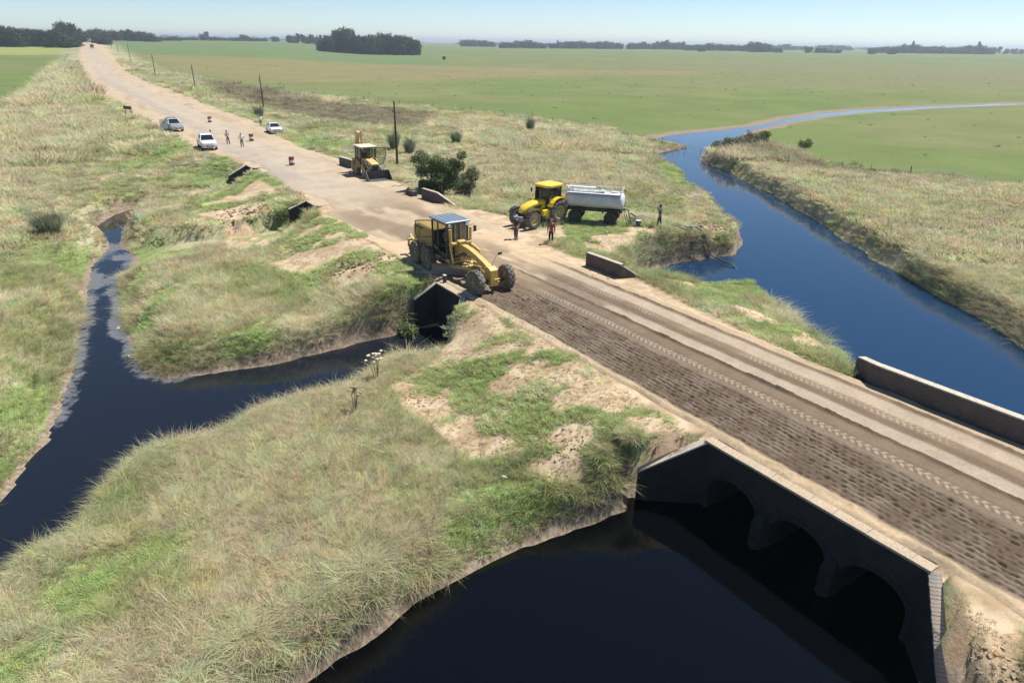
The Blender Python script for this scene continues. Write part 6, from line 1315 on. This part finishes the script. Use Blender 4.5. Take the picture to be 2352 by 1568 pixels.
person('grey haired person in a white shirt with hands on hips beside the barrel', -35.67, 91.96, .02, R(125), (.62, .61, .58), (.07, .06, .055), GREYH, 1.76, 'hips', sleeves='short', lean=.06)
person('person in a white shirt with folded arms on the grass near the sedan', -41.57, 116.28, gz(-41.57, 116.28), R(-75), (.78, .78, .78), (.022, .025, .02), HAIR, 1.75, 'front', sleeves='long', stride=.14)
person('person half hidden on the far side of the white pickup', -40.9, 95.2, .02, R(200), (.30, .32, .36), (.03, .03, .035), HAIR, 1.70, 'front', sleeves='short', lean=.12)
# the driver sits in the cab of the grader
ga = ROAD_ANG-math.pi/2; gx_, gy_ = rd(2.0, 24.2); dx = 1.28
person('driver sitting at the wheel inside the cab of the grader', gx_+dx*math.cos(ga), gy_+dx*math.sin(ga), .86, ga, (.20, .19, .17), (.05, .05, .06), HAIR, 1.72, 'wheel', sit=True, sleeves='long')
# ------------------------------------------------------------ barrels, poles, fences, sign, hoses and small things
def barrel(label, x, y, torn):
    o = empty('barrel', (x, y, .012), random.uniform(0, 6), label, 'barrel', 'barrels marking the closed lane')
    H_ = .92; r = .30
    def seg(nm, z0, z1, m, a0=0, a1=2*math.pi):
        n = 24; vs = []
        for z in (z0, z1):
            for k in range(n+1): a = a0+(a1-a0)*k/n; vs.append((r*math.cos(a), r*math.sin(a), z))
        mb = MB(); mb.add(vs, [(k, k+1, n+2+k, n+1+k) for k in range(n)], True); return mb.build(nm, m, o)
    seg('lower_band', 0, .30, M_RED); w = seg('white_band', .30, .62, M_BARW); seg('upper_band', .62, H_, M_RED)
    mb = MB()
    for z in (.008, .30, .62, H_-.01): mb.lathe([(r, -.018), (r+.016, 0), (r, .018)], (0, 0, z), 'z', 24)
    mb.build('hoop', M_RED, o); mb = MB(); mb.lathe([(.001, 0), (r-.005, 0)], (0, 0, H_-.035), 'z', 24); mb.build('lid', M_RED, o)
    if torn: mb = MB(); mb.box((r+.005, .05, .52), (.015, .14, .30)); mb.build('dark_mark', M_RED, o)
    return o
barrel('red and white barrel nearest the backhoe on the grey road', -25.06, 78.31, True)
barrel('red and white barrel beside the person with hands on hips', -36.5, 97.74, True)
barrel('farthest barrel, mostly rusty red, standing on the road past the pickups', -51.4, 119.92, False)
# utility poles
def pole(label, x, y, h):
    z = gz(x, y); o = empty('utility_pole', (x, y, z), 0, label, 'pole', 'utility poles along the road')
    mb = MB(); mb.tube([(0, 0, -.3), (.02, 0, h*.5), (-.02, .01, h)], [.155, .125, .095], 10); mb.build('shaft', M_POLE, o)
    mb = MB(); mb.cyl((-.1, -.02, h*.84), (-.26, -.02, h*.845), .025, n=6); mb.cyl((-.26, -.02, h*.83), (-.26, -.02, h*.87), .05, n=8); mb.cyl((0, 0, h-.02), (0, 0, h+.13), .03, n=6); mb.build('insulator', M_DARK, o)
for lab, x, y, h in (('nearest dark wooden utility pole, rising behind the backhoe', -14.8, 87.9, 7.6), ('second wooden utility pole, beside the tussock and the sedan', -55.4, 157.9, 7.0), ('third wooden utility pole from the backhoe, in the tan grass', -91.5, 207.1, 7.4), ('fourth thin utility pole, where the tan field meets the green crop', -139.5, 282.7, 8.0), ('fifth thin utility pole against the green crop', -205.5, 392.3, 9.2), ('sixth faint utility pole against the green crop', -281.2, 522.6, 8.0), ('farthest faint utility pole near the road row of trees', -348.6, 638.3, 7.2)): pole(lab, x, y, h)
# wire fences
M_WIRE = mat('fence_wire', (.12, .11, .10), .5, .4)
POSTS = []
for k in range(4):
    mb = MB(); l = .05*math.sin(k*2.1); mb.tube([(0, 0, -.35), (l*.3, l*.2, .6), (l, l*.8, 1.25-.08*k)], [.065, .06, .05], 6); POSTS.append(mb.mesh('fence_post', M_POLE))
for k in range(2):
    mb = MB(); mb.box((0, 0, .45), (.035, .05, 1.2)); POSTS.append(mb.mesh('fence_post', M_WOOD))
def fence(label, pts, step, seed, thin=.7, wires=(.45, .8, 1.1), zfix=None):
    rr = random.Random(seed); o = empty('wire_fence', (0, 0, 0), 0, label, 'fence'); W_ = []; acc = 0
    for (a, b_) in zip(pts[:-1], pts[1:]):
        L_ = math.dist(a, b_); n = max(1, int(L_/step))
        for i in range(n):
            f = i/n; x, y = a[0]+(b_[0]-a[0])*f, a[1]+(b_[1]-a[1])*f; W_.append((x, y))
    W_.append(pts[-1])
    zs = ground_z([p[0] for p in W_], [p[1] for p in W_]); zs = np.maximum(zs, ZW-.2)
    for i, (x, y) in enumerate(W_):
        big = i % 4 == 0; q = link('fence_post', POSTS[rr.randrange(4)] if big else POSTS[4+rr.randrange(2)], o, (x+rr.uniform(-.1, .1), y+rr.uniform(-.1, .1), float(zs[i])))
        q.rotation_euler = (rr.uniform(-.12, .12), rr.uniform(-.12, .12), rr.uniform(0, 6)); q.scale = (1, 1, rr.uniform(.85, 1.12)*(1.0 if big else .92))
    mb = MB()
    for h in wires: mb.tube([(x, y, float(z)+h) for (x, y), z in zip(W_, zs)], .012, 3)
    mb.build('wire', M_WIRE, o); return o
fence('wire fence with leaning posts between the rough grass and the pasture', [(-78, 222), (-55.5, 198.7), (-30.8, 179.4), (-10, 159), (-.3, 146), (10, 137.8), (19.2, 130.5), (24.0, 120.5)], 3.2, 1)
fence('row of fence posts standing in the shallow water of the stream', [(24.6, 118.0), (27.5, 113.5), (31.5, 110.0), (36, 104)], 2.6, 2)
fence('wire fence along the dark weeds on the right bank pasture', [(36.2, 92.5), (44.9, 87.8), (52.6, 83.2), (57.0, 78.0), (64, 70)], 3.1, 3)
fence('wire fence along the green field left of the road', [(-92, 120), (-112.4, 159.2), (-138.4, 207.5), (-208.5, 335.5), (-290, 478)], 5.0, 4)
# rear of a roadside sign board on two legs
x, y = -70.9, 131.0; o = empty('road_sign', (x, y, gz(x, y)), R(-28), 'dark roadside board on two legs in the grass left of the road', 'sign')
mb = MB(); mb.box((0, 0, 1.35), (2.3, .06, .52), bev=.01); mb.build('board', mat('sign_back', (.045, .045, .04), .7), o)
for s_ in (-.85, .85): mb = MB(); mb.box((s_, .06, .62), (.09, .07, 1.75)); mb.build('leg', M_POLE, o)
# bucket
x, y = 9.76, 52.7; o = empty('bucket', (x, y, gz(x, y)), 0, 'dark blue plastic bucket with pale rim near the tanker hoses', 'bucket')
mb = MB(); mb.lathe([(.001, .01), (.165, .01), (.205, .46), (.19, .46), (.155, .05), (.001, .05)], (0, 0, 0), 'z', 20); mb.build('pail', M_BLUE, o); mb = MB(); mb.lathe([(.19, .44), (.225, .44), (.225, .475), (.19, .475), (.19, .44)], (0, 0, 0), 'z', 20); mb.lathe([(.001, .445), (.19, .445)], (0, 0, 0), 'z', 20); mb.build('rim', M_PALE, o)
mb = MB(); mb.tube([(.2*math.cos(a), .2*math.sin(a)*.3+.0, .46-.16*math.sin(a)) for a in [math.pi*k/8 for k in range(9)]], .008, 5); mb.build('handle', M_STEEL, o)
# hoses from the tanker over the grass to the river
def hose(label, pts, r):
    P_ = []
    for i in range(len(pts)-1):
        for f in np.linspace(0, 1, 6)[:-1]: P_.append((pts[i][0]+(pts[i+1][0]-pts[i][0])*f, pts[i][1]+(pts[i+1][1]-pts[i][1])*f, pts[i][2]+(pts[i+1][2]-pts[i][2])*f))
    P_.append(pts[-1]); z = ground_z([p[0] for p in P_], [p[1] for p in P_]); z = np.maximum(z, ZW-.1)
    Q = [(p[0], p[1], float(q)+p[2]) for p, q in zip(P_, z)]
    S_ = [Q[0]]+[tuple((Q[i-1][c]+2*Q[i][c]+Q[i+1][c])/4 for c in range(3)) for i in range(1, len(Q)-1)]+[Q[-1]]
    mb = MB(); mb.tube(S_, r, 8); o = mb.build('hose', M_HOSE); return tag(o, label, 'hose', 'water hoses from the tanker')
HOSE_A = [(9.2, 53.3, .9), (9.9, 54.6, .30), (10.6, 55.6, .25), (11.3, 55.0, .2), (12.3, 54.2, .25), (13.3, 53.8, .3), (14.1, 53.6, .35)]
HOSE_B = [(9.2, 53.1, .6), (10.0, 54.4, .2), (10.9, 55.2, .2), (11.6, 54.3, .2), (12.5, 53.2, .25), (13.2, 52.9, .3), (13.9, 53.1, .35)]
hose('upper of the two long hoses running from the tanker to the pump pipes', HOSE_A, .055); hose('lower of the two long hoses running from the tanker to the pump pipes', HOSE_B, .055)
hose('hose running from the pump pipes down to the river water', [(14.8, 54.3, .35), (15.4, 53.4, .3), (16.0, 53.1, .3), (16.6, 51.7, .3), (17.0, 51.0, .25), (17.25, 50.5, .05)], .055)
hose('short hose lying in the green grass below the pump pipes', [(14.1, 53.6, .3), (14.35, 52.4, .3), (14.7, 51.3, .28)], .055)
hose('short dark suction hose lying behind the tanker wheels', [(8.9, 52.6, .5), (9.3, 52.9, .15), (9.6, 53.1, .12)], .05)
o = empty('pump_pipe', (14.5, 53.9, gz(14.5, 53.9)+.4), R(25), 'short pump pipe with couplings where the hoses meet in the grass', 'pipe')
mb = MB(); mb.cyl((-.6, 0, 0), (.7, 0, .12), .07, n=10); mb.build('pipe_barrel', M_STEEL, o); mb = MB(); mb.box((-.4, 0, 0), (.28, .34, .3), bev=.04); mb.build('pump_body', M_DARK, o)
for s_ in (-.6, .2, .66): mb = MB(); mb.cyl((s_-.04, 0, .02), (s_+.04, 0, .02), .11, n=10); mb.build('coupling', M_STEEL, o)
mb = MB(); mb.tube([(-.4, .1, -.05), (-.45, .25, -.5)], .03, 5); mb.tube([(.5, -.1, -.05), (.55, -.25, -.5)], .03, 5); mb.build('prop', M_WOOD, o)
# heaps of dug clods
M_CLOD = stone_mat('dug_clod', (.42, .325, .215), (.30, .23, .15))
def clods(label, cx, cy_, rx, ry, n, smin, smax, seed):
    r = np.random.default_rng(seed); mb = MB()
    for k in range(n):
        a = r.uniform(0, 6.283); q = math.sqrt(r.uniform(0, 1)); x, y = cx+rx*q*math.cos(a), cy_+ry*q*math.sin(a); s = r.uniform(smin, smax)*(1.25-q*.6)
        d = r.normal(size=(8, 3)); base = np.array([(-1, -1, -1), (1, -1, -1), (1, 1, -1), (-1, 1, -1), (-1, -1, 1), (1, -1, 1), (1, 1, 1), (-1, 1, 1)], float)*np.array([1, .8, .55])
        V_ = (base+d*.28)*s; M_ = np.array(Euler(tuple(r.uniform(-.6, .6, 2))+(r.uniform(0, 6),)).to_matrix()); V_ = V_@M_.T
        mb.add([(x+v[0], y+v[1], v[2]+s*.25) for v in V_], [(0, 3, 2, 1), (4, 5, 6, 7), (0, 1, 5, 4), (1, 2, 6, 5), (2, 3, 7, 6), (3, 0, 4, 7)])
    X = np.array([v[0] for v in mb.v]).reshape(-1, 8).mean(1); Y = np.array([v[1] for v in mb.v]).reshape(-1, 8).mean(1); Z = ground_z(X, Y)
    mb.v = [(v[0], v[1], v[2]+float(Z[i//8])) for i, v in enumerate(mb.v)]
    o = mb.build('rubble', M_CLOD); return tag(o, label, 'rubble', kind='stuff')
clods('heap of dug clods on the river bank behind the pump pipes', 16.6, 57.0, 1.5, 2.6, 170, .05, .17, 1)
clods('broken clods in the grass behind the far parapet beside the river inlet', 7.9, 45.2, 1.4, 1.6, 110, .04, .13, 2)
clods('clods and torn turf beside the middle ditch', -24.5, 59.5, 3.6, 2.6, 150, .04, .13, 3)
clods('clods along the bank left of the grader', -10.0, 42.6, 2.8, 2.2, 150, .04, .13, 4)
clods('clods on the bare slope above the near bank', 1.1, 21.9, 1.8, .9, 90, .02, .07, 5)
clods('clods on the bare patch left of the bright green grass', -4.2, 26.6, 1.4, 1.0, 80, .02, .07, 6)
clods('small clods scattered on the near bare soil by the bridge wall', 5.4, 20.9, 1.3, .6, 60, .02, .06, 7)
clods('loose lumps pushed aside beyond the grader', 4.6, 38.6, 2.2, 3.6, 120, .02, .09, 8)
clods('dry clods beside the wing wall at the bottom right', *rd(-1.4, -10.4), 1.0, .9, 50, .015, .05, 9)
clods('turf lumps along the bank by the right parapet', *rd(9.9, 2.2), 1.2, 1.2, 50, .03, .09, 10)
# branches and scraps
M_DRY = mat('dry_branch', (.22, .18, .135), .9, vary=.25); M_LITTER = mat('white_scrap', (.55, .53, .48), .6)
def branch(label, x, y, L_, ang, seed, m=None, zoff=.05, water=False):
    rr = random.Random(seed); z = ZW+.02 if water else gz(x, y)+zoff; mb = MB(); P_ = [(0, 0, 0)]
    for k in range(5): P_.append((L_*(k+1)/5, rr.uniform(-.12, .12)*L_, rr.uniform(0, .08)*L_))
    mb.tube(P_, [.035, .032, .028, .022, .016, .008], 6)
    for k in (2, 3):
        a = rr.uniform(.5, 1.0)*rr.choice((-1, 1)); mb.tube([P_[k], (P_[k][0]+.25*L_*math.cos(a), P_[k][1]+.25*L_*math.sin(a), P_[k][2]+.08*L_)], [.02, .007], 5)
    o = mb.build('dry_branch', m or M_DRY, None, (x, y, z), (0, 0, ang)); return tag(o, label, 'branch')
M_BLEACH = mat('bleached_branch', (.62, .60, .55), .8)
branch('white bleached branch floating in the left stream', -20.6, 33.2, 1.5, R(-38), 1, M_BLEACH, water=True)
branch('dark branch leaning into the river beneath the riverside bush', 31.5, 105.5, 4.0, R(175), 2, None, .5, True)
branch('dry branch lying on the bare slope above the near bank', .6, 23.4, 1.5, R(15), 3); branch('thin dry branch across the cut stems of the near bank', -1.2, 22.6, 1.6, R(32), 4)
branch('dry branch lying on the grass between backhoe and bush', -10.8, 67.6, 1.7, R(-5), 5, None, .3); branch('bent dry branch on the sandy verge before the low wall', -11.9, 66.6, 1.8, R(30), 6, None, .1)
branch('dry branch on the green strip beside the river', 15.8, 38.2, 1.4, R(50), 7, None, .3); branch('thin pole lying across the grey road before the pickups', -70.0, 152.0, 3.2, R(-2), 8, None, .12)
def scrap(label, x, y, s, seed, water=False):
    r = np.random.default_rng(seed); mb = MB(); base = np.array([(-1, -.6, 0), (1, -.6, 0), (1, .6, 0), (-1, .6, 0), (-.7, -.4, .5), (.8, -.5, .4), (.7, .4, .6), (-.8, .5, .35)])+r.normal(size=(8, 3))*.12
    mb.add([tuple(v*s) for v in base], [(0, 3, 2, 1), (4, 5, 6, 7), (0, 1, 5, 4), (1, 2, 6, 5), (2, 3, 7, 6), (3, 0, 4, 7)])
    o = mb.build('litter_scrap', M_LITTER, None, (x, y, ZW-.01 if water else gz(x, y)+.12), (0, 0, r.uniform(0, 6))); return tag(o, label, 'litter')
scrap('white scrap floating beside the bleached branch in the left stream', -19.3, 34.2, .22, 1, True); scrap('pale scrap on the mud edge of the left stream', -23.1, 36.9, .15, 2)
scrap('white scrap in the dry grass of the near bank', -3.6, 19.9, .06, 3); scrap('crumpled pale scrap at the edge of the near bare soil', -.2, 20.4, .09, 4)
scrap('white scrap lying on the sandy shoulder by the river side', 12.3, 35.2, .12, 5); scrap('white scrap on the grass in front of the tractor', 5.3, 47.0, .12, 6); scrap('pale scrap on the grass below the water tanker', 7.0, 50.3, .12, 7); scrap('white scrap on the verge past the last barrel', -66.0, 149.5, .25, 8)
# ------------------------------------------------------------ grass: instanced tufts over the ground
M_GRASS, nt, N, L, b = nodes_of('grass_blade')
tint = attrn(N, 'tint', 'Color', 'INSTANCER')
hg = attrn(N, 'up', 'Fac', 'GEOMETRY'); bc = attrn(N, 'shade', 'Fac', 'GEOMETRY')
c1 = mixc(N, L, 1.0, tint, mrange(N, L, bc, 0, 1, .80, 1.22, False), 'MULTIPLY')
c2 = mixc(N, L, mrange(N, L, hg, .35, 1.0, 0, .40), c1, mixc(N, L, .65, c1, (.50, .46, .33)))
L.new(c2, b.inputs['Base Color']); b.inputs['Roughness'].default_value = .75; b.inputs['Specular IOR Level'].default_value = .18
ms = nd(N, 'ShaderNodeBsdfTranslucent'); L.new(c2, ms.inputs['Color'])
mxs = nd(N, 'ShaderNodeMixShader'); mxs.inputs[0].default_value = .42
L.new(b.outputs[0], mxs.inputs[1]); L.new(ms.outputs[0], mxs.inputs[2]); L.new(mxs.outputs[0], N['Material Output'].inputs['Surface'])
def tuft(name, n, rad, h, w, lean, droop, seed, segs=3):
    r = np.random.default_rng(seed); V = []; Fc = []; U = []; S = []
    for k in range(n):
        a = r.uniform(0, 6.283); q = rad*math.sqrt(r.uniform(0, 1)); x0, y0 = q*math.cos(a), q*math.sin(a)
        d = a + r.normal()*.9; hh = h*r.uniform(.45, 1.0); le = lean*r.uniform(.2, 1.2)*hh; dr = droop*r.uniform(.3, 1.3)*hh
        pd = d + 1.57 + r.normal()*.4; px, py = math.cos(pd), math.sin(pd); sh = r.uniform(0, 1); ww = w*r.uniform(.6, 1.3)
        b0 = len(V)
        for i in range(segs+1):
            f = i/segs; o = le*f + dr*f*f; z = hh*(f - .42*droop*f*f*f)
            cx, cy_ = x0+math.cos(d)*o, y0+math.sin(d)*o; w_ = ww*(1-f)**.7
            if i == segs: V.append((cx, cy_, z)); U.append(1)
            else: V += [(cx-px*w_, cy_-py*w_, z-.02), (cx+px*w_, cy_+py*w_, z-.02)]; U += [f, f]
        S += [sh]*(len(V)-b0)
        for i in range(segs-1): Fc.append((b0+2*i, b0+2*i+1, b0+2*i+3, b0+2*i+2))
        Fc.append((b0+2*segs-2, b0+2*segs-1, b0+2*segs))
    me = bpy.data.meshes.new(name); me.from_pydata(V, [], Fc); attr(me, 'up', np.array(U, float)); attr(me, 'shade', np.array(S, float))
    me.materials.append(M_GRASS); me.update(); return bpy.data.objects.new(name, me)
tufts = bpy.data.collections.new('tuft_kinds')
defs = [('tuft_a', 52, .20, .52, .0085, .45, .65), ('tuft_b', 52, .22, .58, .008, .6, .9), ('tuft_c', 46, .18, .47, .009, .3, .5),      # 0-2 rank grass
        ('tuft_d', 64, .24, .16, .010, .8, .7), ('tuft_e', 64, .26, .12, .011, .9, .8),                                                # 3-4 short green sward
        ('tuft_f', 16, .10, .95, .008, .18, .25),                                                                                      # 5 flowering stems
        ('tuft_g', 90, .62, .62, .024, .4, .6), ('tuft_h', 90, .66, .55, .026, .5, .8),                                                # 6-7 broad clumps for middle distance
        ('tuft_i', 50, .20, .70, .010, .75, 1.25),                                                                                     # 8 long drooping bank grass
        ('tuft_j', 26, .05, .10, .010, 1.1, .5)]                                                                                       # 9 sparse sprigs on bare soil
for k, (nm, n, rad, h, w, le, dr) in enumerate(defs): tufts.objects.link(tuft(nm, n, rad, h, w, le, dr, 60+k))
def jitter_grid(x0, x1, y0, y1, d, seed):
    X, Y = np.meshgrid(np.arange(x0, x1, d), np.arange(y0, y1, d)); r = np.random.default_rng(seed)
    return X.ravel()+r.uniform(-.5, .5, X.size)*d, Y.ravel()+r.uniform(-.5, .5, X.size)*d
def in_view(x, y, m=1.06):
    yy = np.maximum(y, .1); dep = y*math.cos(PITCH)+13.5*math.sin(PITCH)
    return np.abs(x)/dep < .75*m+.02
pts = {k: [] for k in ('x', 'y', 'z', 'sc', 'yaw', 'kind', 'tint', 'tx', 'ty')}
def put_pts(x, y, sc, kind, seed, tmul=1.0, drop=0.0, F=None, straw=0):
    r = np.random.default_rng(seed)
    F = F or fields(x, y); z = ground_z(x, y, F); c, g, past, w = veg_color(x, y, F)
    if straw: c = c*(1-straw)+straw*C3(.34, .285, .185)
    c = c*1.76*tmul*r.uniform(.74, 1.26, x.size)[:, None]*(1+.10*r.normal(size=(x.size, 3)))
    pts['x'].append(x); pts['y'].append(y); pts['z'].append(z-drop); pts['sc'].append(sc); pts['yaw'].append(r.uniform(0, 6.283, x.size)); pts['kind'].append(kind); pts['tint'].append(np.clip(c, .01, .9))
    pts['tx'].append(r.normal(size=x.size)*.16); pts['ty'].append(r.normal(size=x.size)*.16)
def scatter(x0, x1, y0, y1, d, dmin, dmax, seed, far):
    x, y = jitter_grid(x0, x1, y0, y1, d, seed); dist = np.hypot(x, y)
    m = (dist >= dmin) & (dist < dmax) & in_view(x, y); x, y = x[m], y[m]
    F = fields(x, y); r = np.random.default_rng(seed+1)
    _, g, past, weed = veg_color(x, y, F)
    mud = F['dw'] < (.18 + .55*fbm(x, y, 2.2, 3, 81)**1.5)*np.where((x > 22) & (y > 20) & (y < 98) & (x > 12+y*.13), .4, 1)
    bare = F['db'] < .12 + 1.1*(fbm(x, y, 1.7, 3, 61)-.5)
    wall = (np.abs(F['u']+.1) < .55) & (F['s'] > -8.2) & (F['s'] < .3)
    wall |= (F['u'] > -3.2) & (F['u'] < .4) & (F['s'] > -7.75-.92*np.maximum(0, -F['u'])-.45) & (F['s'] < -7.2) 
    patchbare = F['soil'] > .45
    ok = ~mud & ~bare & ~wall & (F['dw'] > .1) & (past < .5) & ~((F['ditch'] > 1.5) & (F['u'] > -2.4)) & ~((F['ditch'] > 2.15) & (F['u'] <= -2.4)) & ~((F['u'] > -.35) & (F['u'] < 2.2) & ((np.abs(F['s']-67.2) < 1.5) | (np.abs(F['s']-45.4) < 1.5) | (np.abs(F['s']-19.3) < 1.8)))
    sparse = ok & patchbare
    ok &= ~patchbare
    for k in list(F): F[k] = F[k]
    h = fbm(x, y, 4, 3, 151)
    short = ok & ((g > .42) | (r.uniform(size=x.size) < .06))
    edge = ok & ~short & (F['dw'] < 1.5)
    tall = ok & ~short & ~edge
    sel = lambda m: {k: v[m] for k, v in F.items()}
    if not far:
        put_pts(x[tall], y[tall], r.uniform(.55, 1.1, tall.sum())*(.55+.85*h[tall])*(d/.2)**.55, r.integers(0, 3, tall.sum()), seed+2, F=sel(tall), drop=.02)
        put_pts(x[short], y[short], r.uniform(.7, 1.3, short.sum())*(d/.2)**.6, r.integers(3, 5, short.sum()), seed+3, F=sel(short), drop=.01, tmul=1.22)
        put_pts(x[edge], y[edge], r.uniform(.6, 1.15, edge.sum())*(d/.2)**.45, np.where(r.uniform(size=edge.sum()) < .6, 8, 1), seed+4, F=sel(edge), drop=.06, tmul=.9)
        st = tall & (r.uniform(size=x.size) < .10)
        put_pts(x[st], y[st], r.uniform(.6, 1.05, st.sum()), np.full(st.sum(), 5), seed+5, F=sel(st), tmul=1.05)
        sp = sparse & (r.uniform(size=x.size) < .6)
        put_pts(x[sp], y[sp], r.uniform(.4, .95, sp.sum()), np.where(r.uniform(size=sp.sum()) < .85, 9, 4), seed+6, F=sel(sp), straw=.75)
    else:
        s0 = (d/.62)
        put_pts(x[tall], y[tall], r.uniform(.6, 1.1, tall.sum())*(.6+.7*h[tall])*(1+.8*F['tall'][tall])*s0, r.integers(6, 8, tall.sum()), seed+2, F=sel(tall), drop=.03)
        put_pts(x[short], y[short], r.uniform(.7, 1.3, short.sum())*s0*2.3, r.integers(3, 5, short.sum()), seed+3, F=sel(short), drop=.02, tmul=1.15)
        put_pts(x[edge], y[edge], r.uniform(.6, 1.0, edge.sum())*s0*.8, r.integers(6, 8, edge.sum()), seed+4, F=sel(edge), drop=.08, tmul=.85)
scatter(-24, 20, 8, 34, .15, 0, 31, 500, False)
scatter(-40, 36, 18, 62, .25, 31, 58, 520, False)
scatter(-78, 80, 30, 105, .55, 58, 100, 540, True)
scatter(-150, 110, 60, 190, .95, 100, 185, 560, True)
scatter(-260, 60, 120, 420, 1.9, 185, 430, 580, True)
# long grass hanging round the end of the bridge wing
r = np.random.default_rng(720); a = r.uniform(0, 6.283, 190); q = np.sqrt(r.uniform(0, 1, 190)); uu = -2.55+.85*q*np.cos(a); sv = 1.9+.75*q*np.sin(a)
x = RA[0]+RN[0]*uu+RT[0]*sv; y = RA[1]+RN[1]*uu+RT[1]*sv
x, y = x[ground_z(x, y) > -2.0], y[ground_z(x, y) > -2.0]
put_pts(x, y, r.uniform(.5, .95, x.size), np.where(r.uniform(size=x.size) < .6, 8, 1), 721, drop=.02, straw=.2)
# sparse low tufts in the pasture
x, y = jitter_grid(-160, 260, 60, 420, 7.0, 700); F = fields(x, y); _, _, past, _ = veg_color(x, y, F); r = np.random.default_rng(701)
m = (past > .9) & in_view(x, y) & (F['dw'] > 3) & (r.uniform(size=x.size) < .16); F = {k: v[m] for k, v in F.items()}
put_pts(x[m], y[m], r.uniform(1.2, 3.4, m.sum())*.8, np.full(m.sum(), 3), 702, F=F, tmul=.65)
A_ = {k: np.concatenate(v) for k, v in pts.items()}
pm = bpy.data.meshes.new('rough_grass'); n = len(A_['x']); pm.vertices.add(n)
pm.vertices.foreach_set('co', np.stack([A_['x'], A_['y'], A_['z']], 1).astype(np.float32).ravel())
attr(pm, 'sc', A_['sc']); attr(pm, 'kind', A_['kind'], 'INT'); attr(pm, 'tint', A_['tint'], 'FLOAT_COLOR')
attr(pm, 'rot', np.stack([A_['tx'], A_['ty'], A_['yaw']], 1), 'FLOAT_VECTOR')
grass = link('rough_grass', pm); tag(grass, 'rough dry and green grass covering the banks and verges', 'grass', kind='stuff')
ng = bpy.data.node_groups.new('grass_scatter', 'GeometryNodeTree')
ng.interface.new_socket('Geometry', in_out='INPUT', socket_type='NodeSocketGeometry'); ng.interface.new_socket('Geometry', in_out='OUTPUT', socket_type='NodeSocketGeometry')
gi = ng.nodes.new('NodeGroupInput'); go = ng.nodes.new('NodeGroupOutput')
iop = ng.nodes.new('GeometryNodeInstanceOnPoints'); ci = ng.nodes.new('GeometryNodeCollectionInfo')
ci.inputs['Collection'].default_value = tufts; ci.inputs['Separate Children'].default_value = True; ci.inputs['Reset Children'].default_value = True
def named(nm, typ):
    q = ng.nodes.new('GeometryNodeInputNamedAttribute'); q.data_type = typ; q.inputs['Name'].default_value = nm; return q.outputs['Attribute']
ng.links.new(gi.outputs[0], iop.inputs['Points']); ng.links.new(ci.outputs[0], iop.inputs['Instance']); iop.inputs['Pick Instance'].default_value = True
ng.links.new(named('kind', 'INT'), iop.inputs['Instance Index']); ng.links.new(named('sc', 'FLOAT'), iop.inputs['Scale'])
e2r = ng.nodes.new('FunctionNodeEulerToRotation'); ng.links.new(named('rot', 'FLOAT_VECTOR'), e2r.inputs[0]); ng.links.new(e2r.outputs[0], iop.inputs['Rotation'])
ng.links.new(iop.outputs[0], go.inputs[0])
md = grass.modifiers.new('scatter', 'NODES'); md.node_group = ng
print('grass instances', n)
